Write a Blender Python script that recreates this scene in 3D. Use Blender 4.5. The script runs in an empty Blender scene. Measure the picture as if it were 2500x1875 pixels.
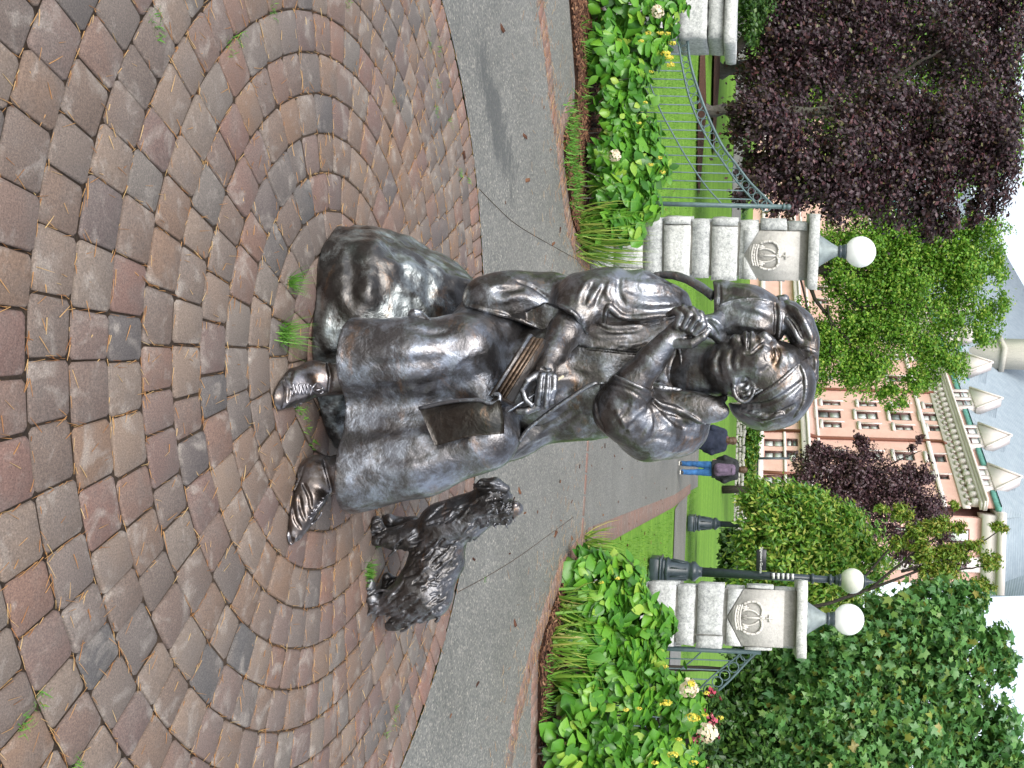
import bpy, math, random
import numpy as np
import openvdb
from mathutils import Vector, Matrix

random.seed(7)
RNG = np.random.default_rng(7)
PI = math.pi
SC = bpy.context.scene
COL = SC.collection

# ------------------------------------------------------------------ camera
# the photograph was taken with the phone turned on its side: camera rolled a quarter turn
FPX, PITCH, ROLL, VH = 2475.0, 0.03, 0.031, 1839.0
VP = VH - FPX * math.tan(PITCH)
EYE = np.array([0.0, 0.0, 1.6])
_F = np.array([0, math.cos(PITCH), -math.sin(PITCH)])
_U0 = np.array([0, math.sin(PITCH), math.cos(PITCH)])
_R0 = np.array([1.0, 0, 0])
CR = _R0 * math.cos(ROLL) + _U0 * math.sin(ROLL)
CU = -_R0 * math.sin(ROLL) + _U0 * math.cos(ROLL)

cam_d = bpy.data.cameras.new('camera')
cam = bpy.data.objects.new('camera', cam_d)
COL.objects.link(cam)
m = Matrix.Identity(4)
for i in range(3):
    m[i][0] = CU[i]
    m[i][1] = -CR[i]
    m[i][2] = -_F[i]
    m[i][3] = EYE[i]
cam.matrix_world = m
cam_d.sensor_fit = 'HORIZONTAL'
cam_d.sensor_width = 36.0
cam_d.lens = 36.0 * FPX / 2500.0
cam_d.shift_x = -(VP - 1250.0) / 2500.0
cam_d.clip_start = 0.05
cam_d.clip_end = 2000
SC.camera = cam

# ------------------------------------------------------------------ sky, sun, exposure
world = bpy.data.worlds.new('World')
SC.world = world
world.use_nodes = True
wn, wl = world.node_tree.nodes, world.node_tree.links
wn.clear()
SUN_EL, SUN_ROT = math.radians(47), math.radians(200)
sky = wn.new('ShaderNodeTexSky')
sky.sky_type = 'NISHITA'
sky.sun_disc = False
sky.sun_elevation = SUN_EL
sky.sun_rotation = SUN_ROT
sky.air_density = 1.0
sky.dust_density = 2.5
sky.ozone_density = 1.0
hs = wn.new('ShaderNodeHueSaturation')          # overcast: the blue is mostly washed out, evenly
hs.inputs['Saturation'].default_value = 0.42
hs.inputs['Value'].default_value = 1.0
bg = wn.new('ShaderNodeBackground')
bg.inputs['Strength'].default_value = 0.15
wo = wn.new('ShaderNodeOutputWorld')
wl.new(sky.outputs[0], hs.inputs['Color'])
wl.new(hs.outputs[0], bg.inputs['Color'])
wl.new(bg.outputs[0], wo.inputs['Surface'])

sun_d = bpy.data.lights.new('sun', 'SUN')
sun_d.energy = 1.2
sun_d.angle = math.radians(40)
sun_d.color = (1.0, 0.97, 0.92)
sun = bpy.data.objects.new('sun', sun_d)
COL.objects.link(sun)
# sky's sun_rotation turns clockwise from +Y seen from above
sdir = Vector((math.sin(SUN_ROT) * math.cos(SUN_EL), math.cos(SUN_ROT) * math.cos(SUN_EL), math.sin(SUN_EL)))
sun.rotation_euler = sdir.to_track_quat('Z', 'Y').to_euler()

SC.view_settings.view_transform = 'Standard'
SC.view_settings.look = 'None'
SC.view_settings.exposure = 1.08
SC.view_settings.gamma = 1.0
SC.view_settings.use_curve_mapping = False

# ------------------------------------------------------------------ small helpers


def ray(tx, ty):
    return _F + (ty - 937.5) / FPX * CR + (tx - VP) / FPX * CU


def P(tx, ty, Y):
    "the point at depth Y seen at photograph pixel (tx, ty)"
    d = ray(tx, ty)
    return EYE + d * (Y / d[1])


def G(tx, ty, z=0.0):
    "the ground point (height z) seen at photograph pixel (tx, ty)"
    d = ray(tx, ty)
    return EYE + d * ((z - EYE[2]) / d[2])


def G2(pts, z=0.0):
    return [tuple(G(a, b, z)[:2]) for a, b in pts]


def pxm(Y):
    return Y / FPX


ORG = {}


def org(o):
    return ORG.get(o.name, np.zeros(3)) if o is not None else np.zeros(3)


def tag(o, label=None, cat=None, group=None, kind=None):
    if label:
        o['label'] = label
    if cat:
        o['category'] = cat
    if group:
        o['group'] = group
    if kind:
        o['kind'] = kind
    return o


def thing(name, loc, label, cat, group=None):
    o = bpy.data.objects.new(name, None)
    o.empty_display_size = 0.1
    COL.objects.link(o)
    o.location = tuple(loc)
    ORG[o.name] = np.array(loc, float)
    return tag(o, label, cat, group)


def make_mesh(name, V, loops, starts, totals, smooth=False):
    me = bpy.data.meshes.new(name)
    V = np.asarray(V, np.float32)
    me.vertices.add(len(V))
    me.vertices.foreach_set('co', V.ravel())
    me.loops.add(len(loops))
    me.loops.foreach_set('vertex_index', np.asarray(loops, np.int32))
    me.polygons.add(len(starts))
    me.polygons.foreach_set('loop_start', np.asarray(starts, np.int32))
    try:
        me.polygons.foreach_set('loop_total', np.asarray(totals, np.int32))
    except Exception:
        pass
    me.update(calc_edges=True)
    me.validate()
    if smooth:
        me.polygons.foreach_set('use_smooth', np.ones(len(me.polygons), bool))
    return me


def mesh_from(name, V, F, smooth=False):
    loops, starts, totals = [], [], []
    for f in F:
        starts.append(len(loops))
        totals.append(len(f))
        loops.extend(f)
    return make_mesh(name, V, loops, starts, totals, smooth)


def place(name, me, mat=None, parent=None, loc=None):
    "link mesh ME as an object; its vertices are in the parent's frame unless loc is given"
    o = bpy.data.objects.new(name, me)
    COL.objects.link(o)
    if mat is not None and not me.materials:
        me.materials.append(mat)
    if parent is not None:
        o.parent = parent
    if loc is not None:
        o.location = tuple(loc)
    ORG[o.name] = org(parent) + (np.array(loc, float) if loc is not None else 0)
    return o


def build(name, V, F, mat, parent=None, smooth=False):
    "mesh given in WORLD coordinates, linked under parent"
    V = np.asarray(V, float) - org(parent)
    return place(name, mesh_from(name, V, F, smooth), mat, parent)


class MB:
    "collects solid shapes in world coordinates and links them as one mesh"

    def __init__(s):
        s.V, s.F, s.n = [], [], 0

    def add(s, V, F):
        V = np.asarray(V, float)
        s.V.append(V)
        s.F += [[i + s.n for i in f] for f in F]
        s.n += len(V)
        return s

    def box(s, lo, hi, M=None, jit=0.0, bev=0.0):
        lo, hi = np.minimum(lo, hi), np.maximum(lo, hi)
        if bev <= 0:
            V = np.array([[(lo, hi)[a][0], (lo, hi)[b][1], (lo, hi)[c][2]] for a in (0, 1) for b in (0, 1) for c in (0, 1)])
            F = [(0, 1, 3, 2), (4, 6, 7, 5), (0, 4, 5, 1), (2, 3, 7, 6), (0, 2, 6, 4), (1, 5, 7, 3)]
        else:
            V, F = bevel_box(lo, hi, bev)
        if jit:
            V = V + RNG.uniform(-jit, jit, V.shape)
        if M is not None:
            V = V @ np.array(M)[:3, :3].T + np.array(M)[:3, 3]
        return s.add(V, F)

    def tube(s, pts, r, n=8, cap=True, closed=False):
        V, F = tube_geo(pts, r, n, cap, closed)
        return s.add(V, F)

    def lathe(s, prof, c, n=20, axis=None, cap=True):
        V, F = lathe_geo(prof, n, cap)
        if axis is not None:
            z = np.array(axis, float)
            z /= np.linalg.norm(z)
            x = np.cross([0, 1, 0.1], z)
            x /= np.linalg.norm(x)
            y = np.cross(z, x)
            V = V @ np.array([x, y, z])
        return s.add(V + np.array(c), F)

    def prism(s, poly, vec):
        "extrude planar 3D polygon by vec"
        p = np.asarray(poly, float)
        n = len(p)
        V = np.vstack([p, p + np.asarray(vec, float)])
        F = [list(range(n))[::-1], list(range(n, 2 * n))]
        F += [(i, (i + 1) % n, (i + 1) % n + n, i + n) for i in range(n)]
        return s.add(V, F)

    def build(s, name, mat, parent=None, smooth=False):
        return build(name, np.vstack(s.V), s.F, mat, parent, smooth)


def bevel_box(lo, hi, b):
    V, F, idx = [], [], {}
    for sx in (0, 1):
        for sy in (0, 1):
            for sz in (0, 1):
                c = np.array([(lo, hi)[sx][0], (lo, hi)[sy][1], (lo, hi)[sz][2]])
                sg = np.array([1 if sx == 0 else -1, 1 if sy == 0 else -1, 1 if sz == 0 else -1])
                for ax in range(3):
                    o = np.ones(3)
                    o[ax] = 0
                    idx[(sx, sy, sz, ax)] = len(V)
                    V.append(c + sg * b * o)
    S = [(a, c) for a, c in ((0, 0), (1, 0), (1, 1), (0, 1))]
    for ax in range(3):
        for s0 in (0, 1):
            q = []
            for a, c in S:
                k = [0, 0, 0]
                k[ax] = s0
                k[(ax + 1) % 3] = a
                k[(ax + 2) % 3] = c
                q.append(idx[(k[0], k[1], k[2], ax)])
            F.append(q if s0 else q[::-1])
    for ax in range(3):
        a1, a2 = (ax + 1) % 3, (ax + 2) % 3
        for s1 in (0, 1):
            for s2 in (0, 1):
                k0 = [0, 0, 0]
                k0[a1], k0[a2] = s1, s2
                k1 = list(k0)
                k1[ax] = 1
                q = [idx[(*k0, a1)], idx[(*k1, a1)], idx[(*k1, a2)], idx[(*k0, a2)]]
                F.append(q if (s1 != s2) else q[::-1])
    for sx in (0, 1):
        for sy in (0, 1):
            for sz in (0, 1):
                q = [idx[(sx, sy, sz, a)] for a in range(3)]
                F.append(q if (sx + sy + sz) % 2 else q[::-1])
    return np.array(V), F


def tube_geo(pts, r, n=8, cap=True, closed=False):
    pts = np.asarray(pts, float)
    m_ = len(pts)
    r = np.broadcast_to(np.asarray(r, float), (m_,))
    if closed:
        T = np.roll(pts, -1, 0) - np.roll(pts, 1, 0)
    else:
        T = np.gradient(pts, axis=0)
    T /= np.linalg.norm(T, axis=1)[:, None] + 1e-12
    ref = np.array([0.31, 0.12, 0.94])
    if abs(T.mean(0) @ ref) > 0.85:
        ref = np.array([1.0, 0.1, 0])
    V = []
    a = np.arange(n) * 2 * PI / n
    for i in range(m_):
        x = np.cross(T[i], ref)
        x /= np.linalg.norm(x) + 1e-12
        y = np.cross(T[i], x)
        V.append(pts[i] + r[i] * (np.cos(a)[:, None] * x + np.sin(a)[:, None] * y))
    V = np.vstack(V)
    F = []
    rng_ = range(m_) if closed else range(m_ - 1)
    for i in rng_:
        j = (i + 1) % m_
        for k in range(n):
            k2 = (k + 1) % n
            F.append((i * n + k, i * n + k2, j * n + k2, j * n + k))
    if cap and not closed:
        F.append(list(range(n))[::-1])
        F.append([(m_ - 1) * n + k for k in range(n)])
    return V, F


def lathe_geo(prof, n=20, cap=True):
    V, F = [], []
    a = np.arange(n) * 2 * PI / n
    for r, z in prof:
        V.append(np.stack([r * np.cos(a), r * np.sin(a), np.full(n, z)], 1))
    V = np.vstack(V)
    m_ = len(prof)
    for i in range(m_ - 1):
        for k in range(n):
            k2 = (k + 1) % n
            F.append((i * n + k, i * n + k2, (i + 1) * n + k2, (i + 1) * n + k))
    if cap:
        F.append(list(range(n))[::-1])
        F.append([(m_ - 1) * n + k for k in range(n)])
    return V, F


def sphere_prof(r, z0, a0=-90, a1=90, n=12):
    return [(max(r * math.cos(math.radians(a)), 1e-4), z0 + r * math.sin(math.radians(a))) for a in np.linspace(a0, a1, n)]


def scatter_mesh(name, TV, TF, M, pos, smooth=False):
    "many copies of one small template (TV verts, TF faces of equal size) as one mesh; M: (N,3,3) column frames, pos: (N,3)"
    TV = np.asarray(TV, float)
    N, k = len(pos), len(TV)
    V = np.einsum('nij,kj->nki', M, TV) + pos[:, None, :]
    off = (np.arange(N) * k)[:, None]
    sizes = sorted({len(f) for f in TF})
    loops, totals = [], []
    for sz in sizes:
        fa = np.array([f for f in TF if len(f) == sz])
        l = (fa.reshape(1, -1) + off).reshape(-1)
        loops.append(l)
        totals.append(np.full(N * len(fa), sz))
    loops = np.concatenate(loops)
    totals = np.concatenate(totals)
    starts = np.concatenate([[0], np.cumsum(totals)[:-1]])
    return make_mesh(name, V.reshape(-1, 3), loops, starts, totals, smooth)


def frames(nrm, dirs, size):
    "column frames: x across, y along dirs, z along nrm, scaled"
    n = nrm / (np.linalg.norm(nrm, axis=1)[:, None] + 1e-9)
    y = dirs - n * np.sum(dirs * n, 1)[:, None]
    y /= np.linalg.norm(y, axis=1)[:, None] + 1e-9
    x = np.cross(y, n)
    return np.stack([x, y, n], 2) * np.asarray(size).reshape(-1, 1, 1)


def smooth_path(pts, n=40):
    "Catmull-Rom resample"
    p = np.asarray(pts, float)
    q = np.vstack([2 * p[0] - p[1], p, 2 * p[-1] - p[-2]])
    out = []
    m_ = len(p) - 1
    for t in np.linspace(0, m_ - 1e-6, n):
        i = int(t)
        f = t - i
        a, b, c, d = q[i], q[i + 1], q[i + 2], q[i + 3]
        out.append(0.5 * ((2 * b) + (c - a) * f + (2 * a - 5 * b + 4 * c - d) * f * f + (3 * b - a - 3 * c + d) * f ** 3))
    return np.array(out)


# ------------------------------------------------------------------ materials


class NT:
    def __init__(s, name):
        s.m = bpy.data.materials.new(name)
        s.m.use_nodes = True
        s.t = s.m.node_tree
        s.b = s.t.nodes['Principled BSDF']
        s.out = s.t.nodes['Material Output']

    def n(s, typ, **kw):
        nd = s.t.nodes.new(typ)
        for k, v in kw.items():
            if k in nd.inputs:
                nd.inputs[k].default_value = v
            else:
                setattr(nd, k, v)
        return nd

    def l(s, a, b):
        s.t.links.new(a, b)

    def coords(s, kind='Object'):
        return s.n('ShaderNodeTexCoord').outputs[kind]

    def noise(s, scale, detail=4, rough=0.6, vec=None, dist=0.0):
        nd = s.n('ShaderNodeTexNoise', Scale=scale, Detail=detail, Roughness=rough, Distortion=dist)
        if vec is not None:
            s.l(vec, nd.inputs['Vector'])
        return nd.outputs['Fac']

    def ramp(s, fac, stops, interp='LINEAR'):
        nd = s.n('ShaderNodeValToRGB')
        cr = nd.color_ramp
        cr.interpolation = interp
        while len(cr.elements) < len(stops):
            cr.elements.new(0.5)
        for e, (p, c) in zip(cr.elements, stops):
            e.position = p
            e.color = (*c, 1) if len(c) == 3 else c
        s.l(fac, nd.inputs['Fac'])
        return nd.outputs['Color']

    def mix(s, fac, a, b, blend='MIX'):
        nd = s.n('ShaderNodeMix', data_type='RGBA', blend_type=blend)
        for i, v in ((0, fac), (6, a), (7, b)):
            if hasattr(v, 'is_linked'):
                s.l(v, nd.inputs[i])
            elif i == 0:
                nd.inputs[0].default_value = v
            else:
                nd.inputs[i].default_value = (*v, 1) if len(v) == 3 else v
        return nd.outputs[2]

    def math(s, op, a, b=0.5):
        nd = s.n('ShaderNodeMath', operation=op)
        for i, v in ((0, a), (1, b)):
            if hasattr(v, 'is_linked'):
                s.l(v, nd.inputs[i])
            else:
                nd.inputs[i].default_value = v
        return nd.outputs[0]

    def bump(s, h, strength=0.5, dist=0.01, prev=None):
        nd = s.n('ShaderNodeBump', Strength=strength, Distance=dist)
        s.l(h, nd.inputs['Height'])
        if prev is not None:
            s.l(prev, nd.inputs['Normal'])
        return nd.outputs['Normal']

    def fin(s, color=None, rough=0.6, normal=None, metal=0.0, spec=0.5):
        for k, v in (('Base Color', color), ('Roughness', rough), ('Metallic', metal), ('Specular IOR Level', spec)):
            if v is None:
                continue
            if hasattr(v, 'is_linked'):
                s.l(v, s.b.inputs[k])
            elif k == 'Base Color':
                s.b.inputs[k].default_value = (*v, 1)
            else:
                s.b.inputs[k].default_value = v
        if normal is not None:
            s.l(normal, s.b.inputs['Normal'])
        return s.m


def scaled(t, vec, sc):
    mp = t.n('ShaderNodeMapping')
    mp.inputs['Scale'].default_value = sc
    t.l(vec, mp.inputs['Vector'])
    return mp.outputs[0]


MAT = {}


def mat_plain(name, c, rough=0.6, metal=0.0, spec=0.5, var=0.0, scale=8.0, bump=0.0, bscale=40.0):
    t = NT(name)
    col = c
    co = t.coords()
    if var:
        f = t.noise(scale, 5, 0.65, co)
        col = t.ramp(f, [(0.3, tuple(x * (1 - var) for x in c)), (0.7, tuple(min(1, x * (1 + var)) for x in c))])
    nrm = None
    if bump:
        nrm = t.bump(t.noise(bscale, 4, 0.6, co), bump, 0.01)
    MAT[name] = t.fin(col, rough, nrm, metal, spec)
    return MAT[name]


def mat_leaf(name, stops, rough=0.45, spec=0.4, trans=0.25, obj_random=False):
    "leaf colour varies from leaf to leaf; light passes through"
    t = NT(name)
    if obj_random:
        r = t.n('ShaderNodeObjectInfo').outputs['Random']
    else:
        r = t.n('ShaderNodeNewGeometry').outputs['Random Per Island']
    c = t.ramp(r, stops)
    f = t.noise(9.0, 3, 0.6, t.coords())
    c = t.mix(t.math('MULTIPLY', f, 0.5), c, (0.02, 0.03, 0.01), 'SOFT_LIGHT')
    t.fin(c, rough, None, 0.0, spec)
    tr = t.n('ShaderNodeBsdfTranslucent')
    t.l(c, tr.inputs['Color'])
    mx = t.n('ShaderNodeMixShader')
    mx.inputs[0].default_value = trans
    t.l(t.b.outputs[0], mx.inputs[1])
    t.l(tr.outputs[0], mx.inputs[2])
    t.l(mx.outputs[0], t.out.inputs['Surface'])
    MAT[name] = t.m
    return t.m


def mat_bronze(name, dark, mid, worn_sheen=(0.52, 0.53, 0.56), sheen=0.5, rough=(0.2, 0.48), pit=0.35, scale=1.0, green=0.3, relief=1.0):
    "bronze whose dark patina breaks into mottled paler metal, sky highlights put into the colour"
    t = NT(name)
    co = t.coords()
    f1 = t.noise(5.5 * scale, 8, 0.72, co, 0.1)
    f2 = t.noise(26 * scale, 5, 0.7, co)
    c = t.ramp(f1, [(0.34, dark), (0.47, mid), (0.56, tuple(0.7 * x for x in mid)), (0.70, mid)])
    f3 = t.noise(8 * scale, 8, 0.70, co, 0.2)
    w = t.ramp(f3, [(0.50 - 0.06 * sheen, (0, 0, 0)), (0.64 - 0.06 * sheen, (1, 1, 1))])
    c = t.mix(t.math('MULTIPLY', w, min(1.0, 0.2 + sheen)), c, worn_sheen)  # bluish-white sky sheen coloured into the mottled pale metal
    g = t.ramp(t.noise(3.3 * scale, 4, 0.6, co), [(0.52, (0, 0, 0)), (0.70, (1, 1, 1))])
    c = t.mix(t.math('MULTIPLY', g, green), c, (0.12, 0.17, 0.155))
    wr = t.ramp(t.noise(4.2 * scale, 6, 0.75, scaled(t, co, (1, 1, 2.2)), 0.5), [(0.57, (0, 0, 0)), (0.70, (1, 1, 1))])
    c = t.mix(t.math('MULTIPLY', wr, 0.55), c, (0.27, 0.15, 0.075))
    vo = t.n('ShaderNodeTexVoronoi', Scale=110 * scale)
    t.l(co, vo.inputs['Vector'])
    pits = t.ramp(vo.outputs['Distance'], [(0.08, (0, 0, 0)), (0.26, (1, 1, 1))])
    pm = t.ramp(t.noise(7 * scale, 3, 0.6, co), [(0.48, (0, 0, 0)), (0.6, (1, 1, 1))])
    c = t.mix(t.math('MULTIPLY', pm, pit), c, t.mix(pits, (0.04, 0.04, 0.05), c))
    pt = t.ramp(t.n('ShaderNodeNewGeometry').outputs['Pointiness'], [(0.52, (0, 0, 0)), (0.60, (1, 1, 1))])
    c = t.mix(t.math('MULTIPLY', pt, 0.55), c, worn_sheen)          # handled edges are rubbed bright
    r = t.math('ADD', t.math('MULTIPLY', f2, rough[1] - rough[0]), rough[0])
    nb = t.bump(t.noise(60 * scale, 5, 0.6, co, 0.3), 0.22 * relief, 0.006)
    nb = t.bump(pits, pit * 0.5, 0.002, nb)
    nb = t.bump(t.noise(17 * scale, 4, 0.55, co, 0.3), 0.62 * relief, 0.02, nb)
    t.b.inputs['Coat Weight'].default_value = 0.35
    t.b.inputs['Coat Roughness'].default_value = 0.12
    MAT[name] = t.fin(c, r, nb, 0.9, 0.5)
    return MAT[name]
# ------------------------------------------------------------------ the materials of the place
mat_bronze('bronze', (0.046, 0.040, 0.037), (0.112, 0.102, 0.098), worn_sheen=(0.31, 0.335, 0.38), sheen=0.42, rough=(0.25, 0.46), green=0.08, relief=0.7)
mat_bronze('bronze_skirt', (0.055, 0.05, 0.05), (0.135, 0.13, 0.135), worn_sheen=(0.34, 0.375, 0.44), sheen=0.5, rough=(0.26, 0.48), pit=0.45, green=0.05, relief=0.7)
mat_bronze('bronze_fur', (0.028, 0.025, 0.025), (0.10, 0.095, 0.093), worn_sheen=(0.26, 0.27, 0.30), sheen=0.4, rough=(0.34, 0.58), green=0.05)
mat_bronze('bronze_rock', (0.030, 0.026, 0.024), (0.075, 0.07, 0.066), worn_sheen=(0.46, 0.51, 0.51), sheen=0.45, rough=(0.26, 0.52), scale=0.7, green=0.5)
mat_bronze('bronze_boot', (0.035, 0.027, 0.024), (0.12, 0.10, 0.09), worn_sheen=(0.34, 0.34, 0.37), sheen=0.35, rough=(0.2, 0.4), pit=0.1, green=0.0, relief=0.3)
mat_bronze('bronze_book', (0.032, 0.027, 0.024), (0.062, 0.053, 0.046), worn_sheen=(0.13, 0.125, 0.12), sheen=0.2, rough=(0.32, 0.55), pit=0.15, green=0.1)
mat_bronze('bronze_pages', (0.07, 0.048, 0.034), (0.12, 0.082, 0.056), worn_sheen=(0.18, 0.14, 0.11), sheen=0.2, rough=(0.35, 0.6), pit=0.3, green=0.0)


def mat_paver(name, stops, obj_random=True):
    t = NT(name)
    co = t.coords('Object')
    if obj_random:
        r = t.n('ShaderNodeObjectInfo').outputs['Random']
    else:
        r = t.n('ShaderNodeNewGeometry').outputs['Random Per Island']
    pos = t.n('ShaderNodeNewGeometry').outputs['Position']
    base = t.ramp(r, stops)
    blot = t.noise(7.0, 4, 0.6, pos)
    c = t.mix(t.ramp(blot, [(0.45, (0, 0, 0)), (0.85, (1, 1, 1))]), base, (0.145, 0.124, 0.112))
    blot2 = t.noise(11.0, 4, 0.6, pos, 0.5)
    c = t.mix(t.math('MULTIPLY', t.ramp(blot2, [(0.54, (0, 0, 0)), (0.70, (1, 1, 1))]), 0.6), c, (0.31, 0.28, 0.25))
    grit = t.noise(210.0, 4, 0.85, pos)
    c = t.mix(0.75, c, t.ramp(grit, [(0.34, (0.2, 0.2, 0.2)), (0.58, (0.6, 0.59, 0.57)), (0.70, (1.0, 0.97, 0.92))]), 'OVERLAY')
    nb = t.bump(grit, 0.5, 0.003)
    nb = t.bump(t.noise(60, 3, 0.6, pos), 0.3, 0.004, nb)
    MAT[name] = t.fin(c, 0.72, nb, 0, 0.35)
    return MAT[name]


PAV = [(0.0, (0.185, 0.110, 0.084)), (0.16, (0.132, 0.104, 0.090)), (0.32, (0.185, 0.122, 0.086)), (0.46, (0.092, 0.088, 0.087)),
       (0.58, (0.165, 0.101, 0.084)), (0.72, (0.142, 0.126, 0.113)), (0.86, (0.198, 0.147, 0.114)), (1.0, (0.108, 0.096, 0.091))]
mat_paver('paver', PAV)
mat_paver('paver_many', PAV, False)
RED = [(0.0, (0.21, 0.115, 0.09)), (0.4, (0.17, 0.12, 0.098)), (0.7, (0.225, 0.13, 0.10)), (1.0, (0.155, 0.122, 0.105))]
mat_paver('red_brick', RED)
mat_paver('red_brick_many', RED, False)


_s1, _s2, _s3 = G(1215, 300), G(1255, 440), G(1180, 130)
STREAKS = [(_s1[0], _s1[1], math.atan2(_s2[1] - _s3[1], _s2[0] - _s3[0]), 0.95, 0.26)]


def mat_concrete(name, tint):
    t = NT(name)
    pos = t.n('ShaderNodeNewGeometry').outputs['Position']
    vo = t.n('ShaderNodeTexVoronoi', Scale=95.0)
    t.l(pos, vo.inputs['Vector'])
    st = t.ramp(vo.outputs['Color'], [(0.1, (0.055, 0.058, 0.054)), (0.45, (0.13, 0.13, 0.12)), (0.75, (0.21, 0.20, 0.18)), (0.93, (0.44, 0.41, 0.35))])
    big = t.ramp(t.noise(0.9, 5, 0.6, pos), [(0.3, (0.38, 0.38, 0.37)), (0.7, (0.62, 0.62, 0.62))])
    c = t.mix(0.7, t.mix(0.35, st, tint), big, 'OVERLAY')
    # the dark damp streaks either side of the paved circle
    for (sx, sy, ang, rl, rs) in STREAKS:
        mp = t.n('ShaderNodeMapping', vector_type='TEXTURE')
        mp.inputs['Location'].default_value = (sx, sy, 0)
        mp.inputs['Rotation'].default_value = (0, 0, ang)
        mp.inputs['Scale'].default_value = (rl, rs, 1)
        t.l(pos, mp.inputs['Vector'])
        ln = t.n('ShaderNodeVectorMath', operation='LENGTH')
        t.l(mp.outputs[0], ln.inputs[0])
        nz = t.noise(5.0, 8, 0.8, scaled(t, pos, (0.6, 1.4, 1)), 0.5)
        msk = t.math('SUBTRACT', t.math('MULTIPLY', nz, 2.2), t.math('ADD', t.math('MULTIPLY', ln.outputs['Value'], 0.75), 0.25))
        c = t.mix(t.math('MULTIPLY', t.ramp(msk, [(0.30, (0, 0, 0)), (0.55, (1, 1, 1))]), 0.75), c, (0.06, 0.062, 0.06))
    # water stains: dark, long patches
    stn = t.ramp(t.noise(1.5, 6, 0.75, scaled(t, pos, (1.3, 0.55, 1)), 0.6), [(0.62, (0, 0, 0)), (0.74, (1, 1, 1))])
    c = t.mix(t.math('MULTIPLY', stn, 0.45), c, (0.075, 0.075, 0.07))
    nb = t.bump(vo.outputs['Distance'], 0.35, 0.004)
    MAT[name] = t.fin(c, 0.6, nb, 0, 0.4)


mat_concrete('aggregate', (0.14, 0.14, 0.128))


def mat_ground(name, a, b, c_, scale, bump=0.6, bd=0.02, rough=0.9, stripes=None):
    t = NT(name)
    pos = t.n('ShaderNodeNewGeometry').outputs['Position']
    f = t.noise(scale, 8, 0.75, pos)
    c = t.ramp(f, [(0.3, a), (0.52, b), (0.72, c_)])
    if stripes:
        g = t.noise(stripes, 4, 0.6, scaled(t, pos, (0.25, 1.6, 1)))
        c = t.mix(0.55, c, t.ramp(g, [(0.35, (0.34, 0.36, 0.3)), (0.65, (0.68, 0.66, 0.6))]), 'OVERLAY')
    nb = t.bump(t.noise(scale * 2, 6, 0.7, pos), bump, bd)
    MAT[name] = t.fin(c, rough, nb, 0, 0.2)


mat_ground('lawn', (0.075, 0.17, 0.018), (0.115, 0.235, 0.026), (0.17, 0.29, 0.042), 7.0, 0.6, 0.02, stripes=0.8)
mat_ground('mulch', (0.035, 0.018, 0.012), (0.095, 0.045, 0.028), (0.19, 0.095, 0.055), 30.0, 1.0, 0.03)
mat_ground('joint_sand', (0.035, 0.026, 0.02), (0.075, 0.053, 0.037), (0.15, 0.095, 0.055), 60.0, 0.8, 0.01)
mat_ground('far_ground', (0.10, 0.19, 0.04), (0.12, 0.22, 0.05), (0.16, 0.25, 0.07), 0.5)


def mat_granite(name, base, dark, light, streak=0.3):
    t = NT(name)
    pos = t.n('ShaderNodeNewGeometry').outputs['Position']
    r = t.n('ShaderNodeObjectInfo').outputs['Random']
    vo = t.n('ShaderNodeTexNoise', Scale=34.0, Detail=7.0, Roughness=0.88)
    t.l(pos, vo.inputs['Vector'])
    c = t.ramp(vo.outputs['Fac'], [(0.32, dark), (0.46, base), (0.6, light)])
    bl = t.ramp(r, [(0, (0.42, 0.42, 0.42)), (1, (0.58, 0.57, 0.55))])
    c = t.mix(0.9, c, bl, 'OVERLAY')
    st = t.ramp(t.noise(2.2, 6, 0.7, scaled(t, pos, (3, 3, 0.7))), [(0.5, (0, 0, 0)), (0.75, (1, 1, 1))])
    c = t.mix(t.math('MULTIPLY', st, streak), c, (0.10, 0.105, 0.09))
    nb = t.bump(t.noise(28, 6, 0.7, pos), 0.6, 0.012)
    MAT[name] = t.fin(c, 0.8, nb, 0, 0.3)


mat_granite('granite', (0.40, 0.415, 0.41), (0.13, 0.14, 0.15), (0.62, 0.63, 0.615))
mat_granite('mortar', (0.33, 0.32, 0.29), (0.25, 0.25, 0.23), (0.4, 0.39, 0.36))
mat_granite('sandstone', (0.50, 0.485, 0.46), (0.40, 0.39, 0.365), (0.56, 0.55, 0.52), 0.2)
mat_granite('fieldstone', (0.36, 0.35, 0.32), (0.2, 0.2, 0.18), (0.52, 0.5, 0.46))
mat_plain('iron_green', (0.085, 0.135, 0.14), 0.45, 0.0, 0.5, 0.25, 20)
mat_plain('lamp_iron', (0.035, 0.05, 0.06), 0.35, 0.0, 0.5, 0.25, 14)
mat_plain('lamp_metal', (0.20, 0.235, 0.235), 0.55, 0.3, 0.5, 0.3, 12, 0.2)
t_ = NT('globe_glass')
t_.b.inputs['Subsurface Weight'].default_value = 0.6
t_.b.inputs['Subsurface Radius'].default_value = (0.2, 0.2, 0.2)
MAT['globe_glass'] = t_.fin((0.93, 0.93, 0.92), 0.12, None, 0, 0.5)
t_ = NT('globe_old')
MAT['globe_old'] = t_.fin((0.72, 0.73, 0.66), 0.3, None, 0, 0.5)
mat_plain('sign_black', (0.02, 0.022, 0.028), 0.4)
mat_plain('sign_white', (0.8, 0.8, 0.78), 0.5)


def mat_bark(name, a, b):
    t = NT(name)
    co = t.coords()
    f = t.noise(9, 8, 0.7, scaled(t, co, (2.5, 2.5, 0.5)), 0.8)
    MAT[name] = t.fin(t.ramp(f, [(0.3, a), (0.7, b)]), 0.85, t.bump(f, 0.9, 0.04), 0, 0.2)


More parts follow.
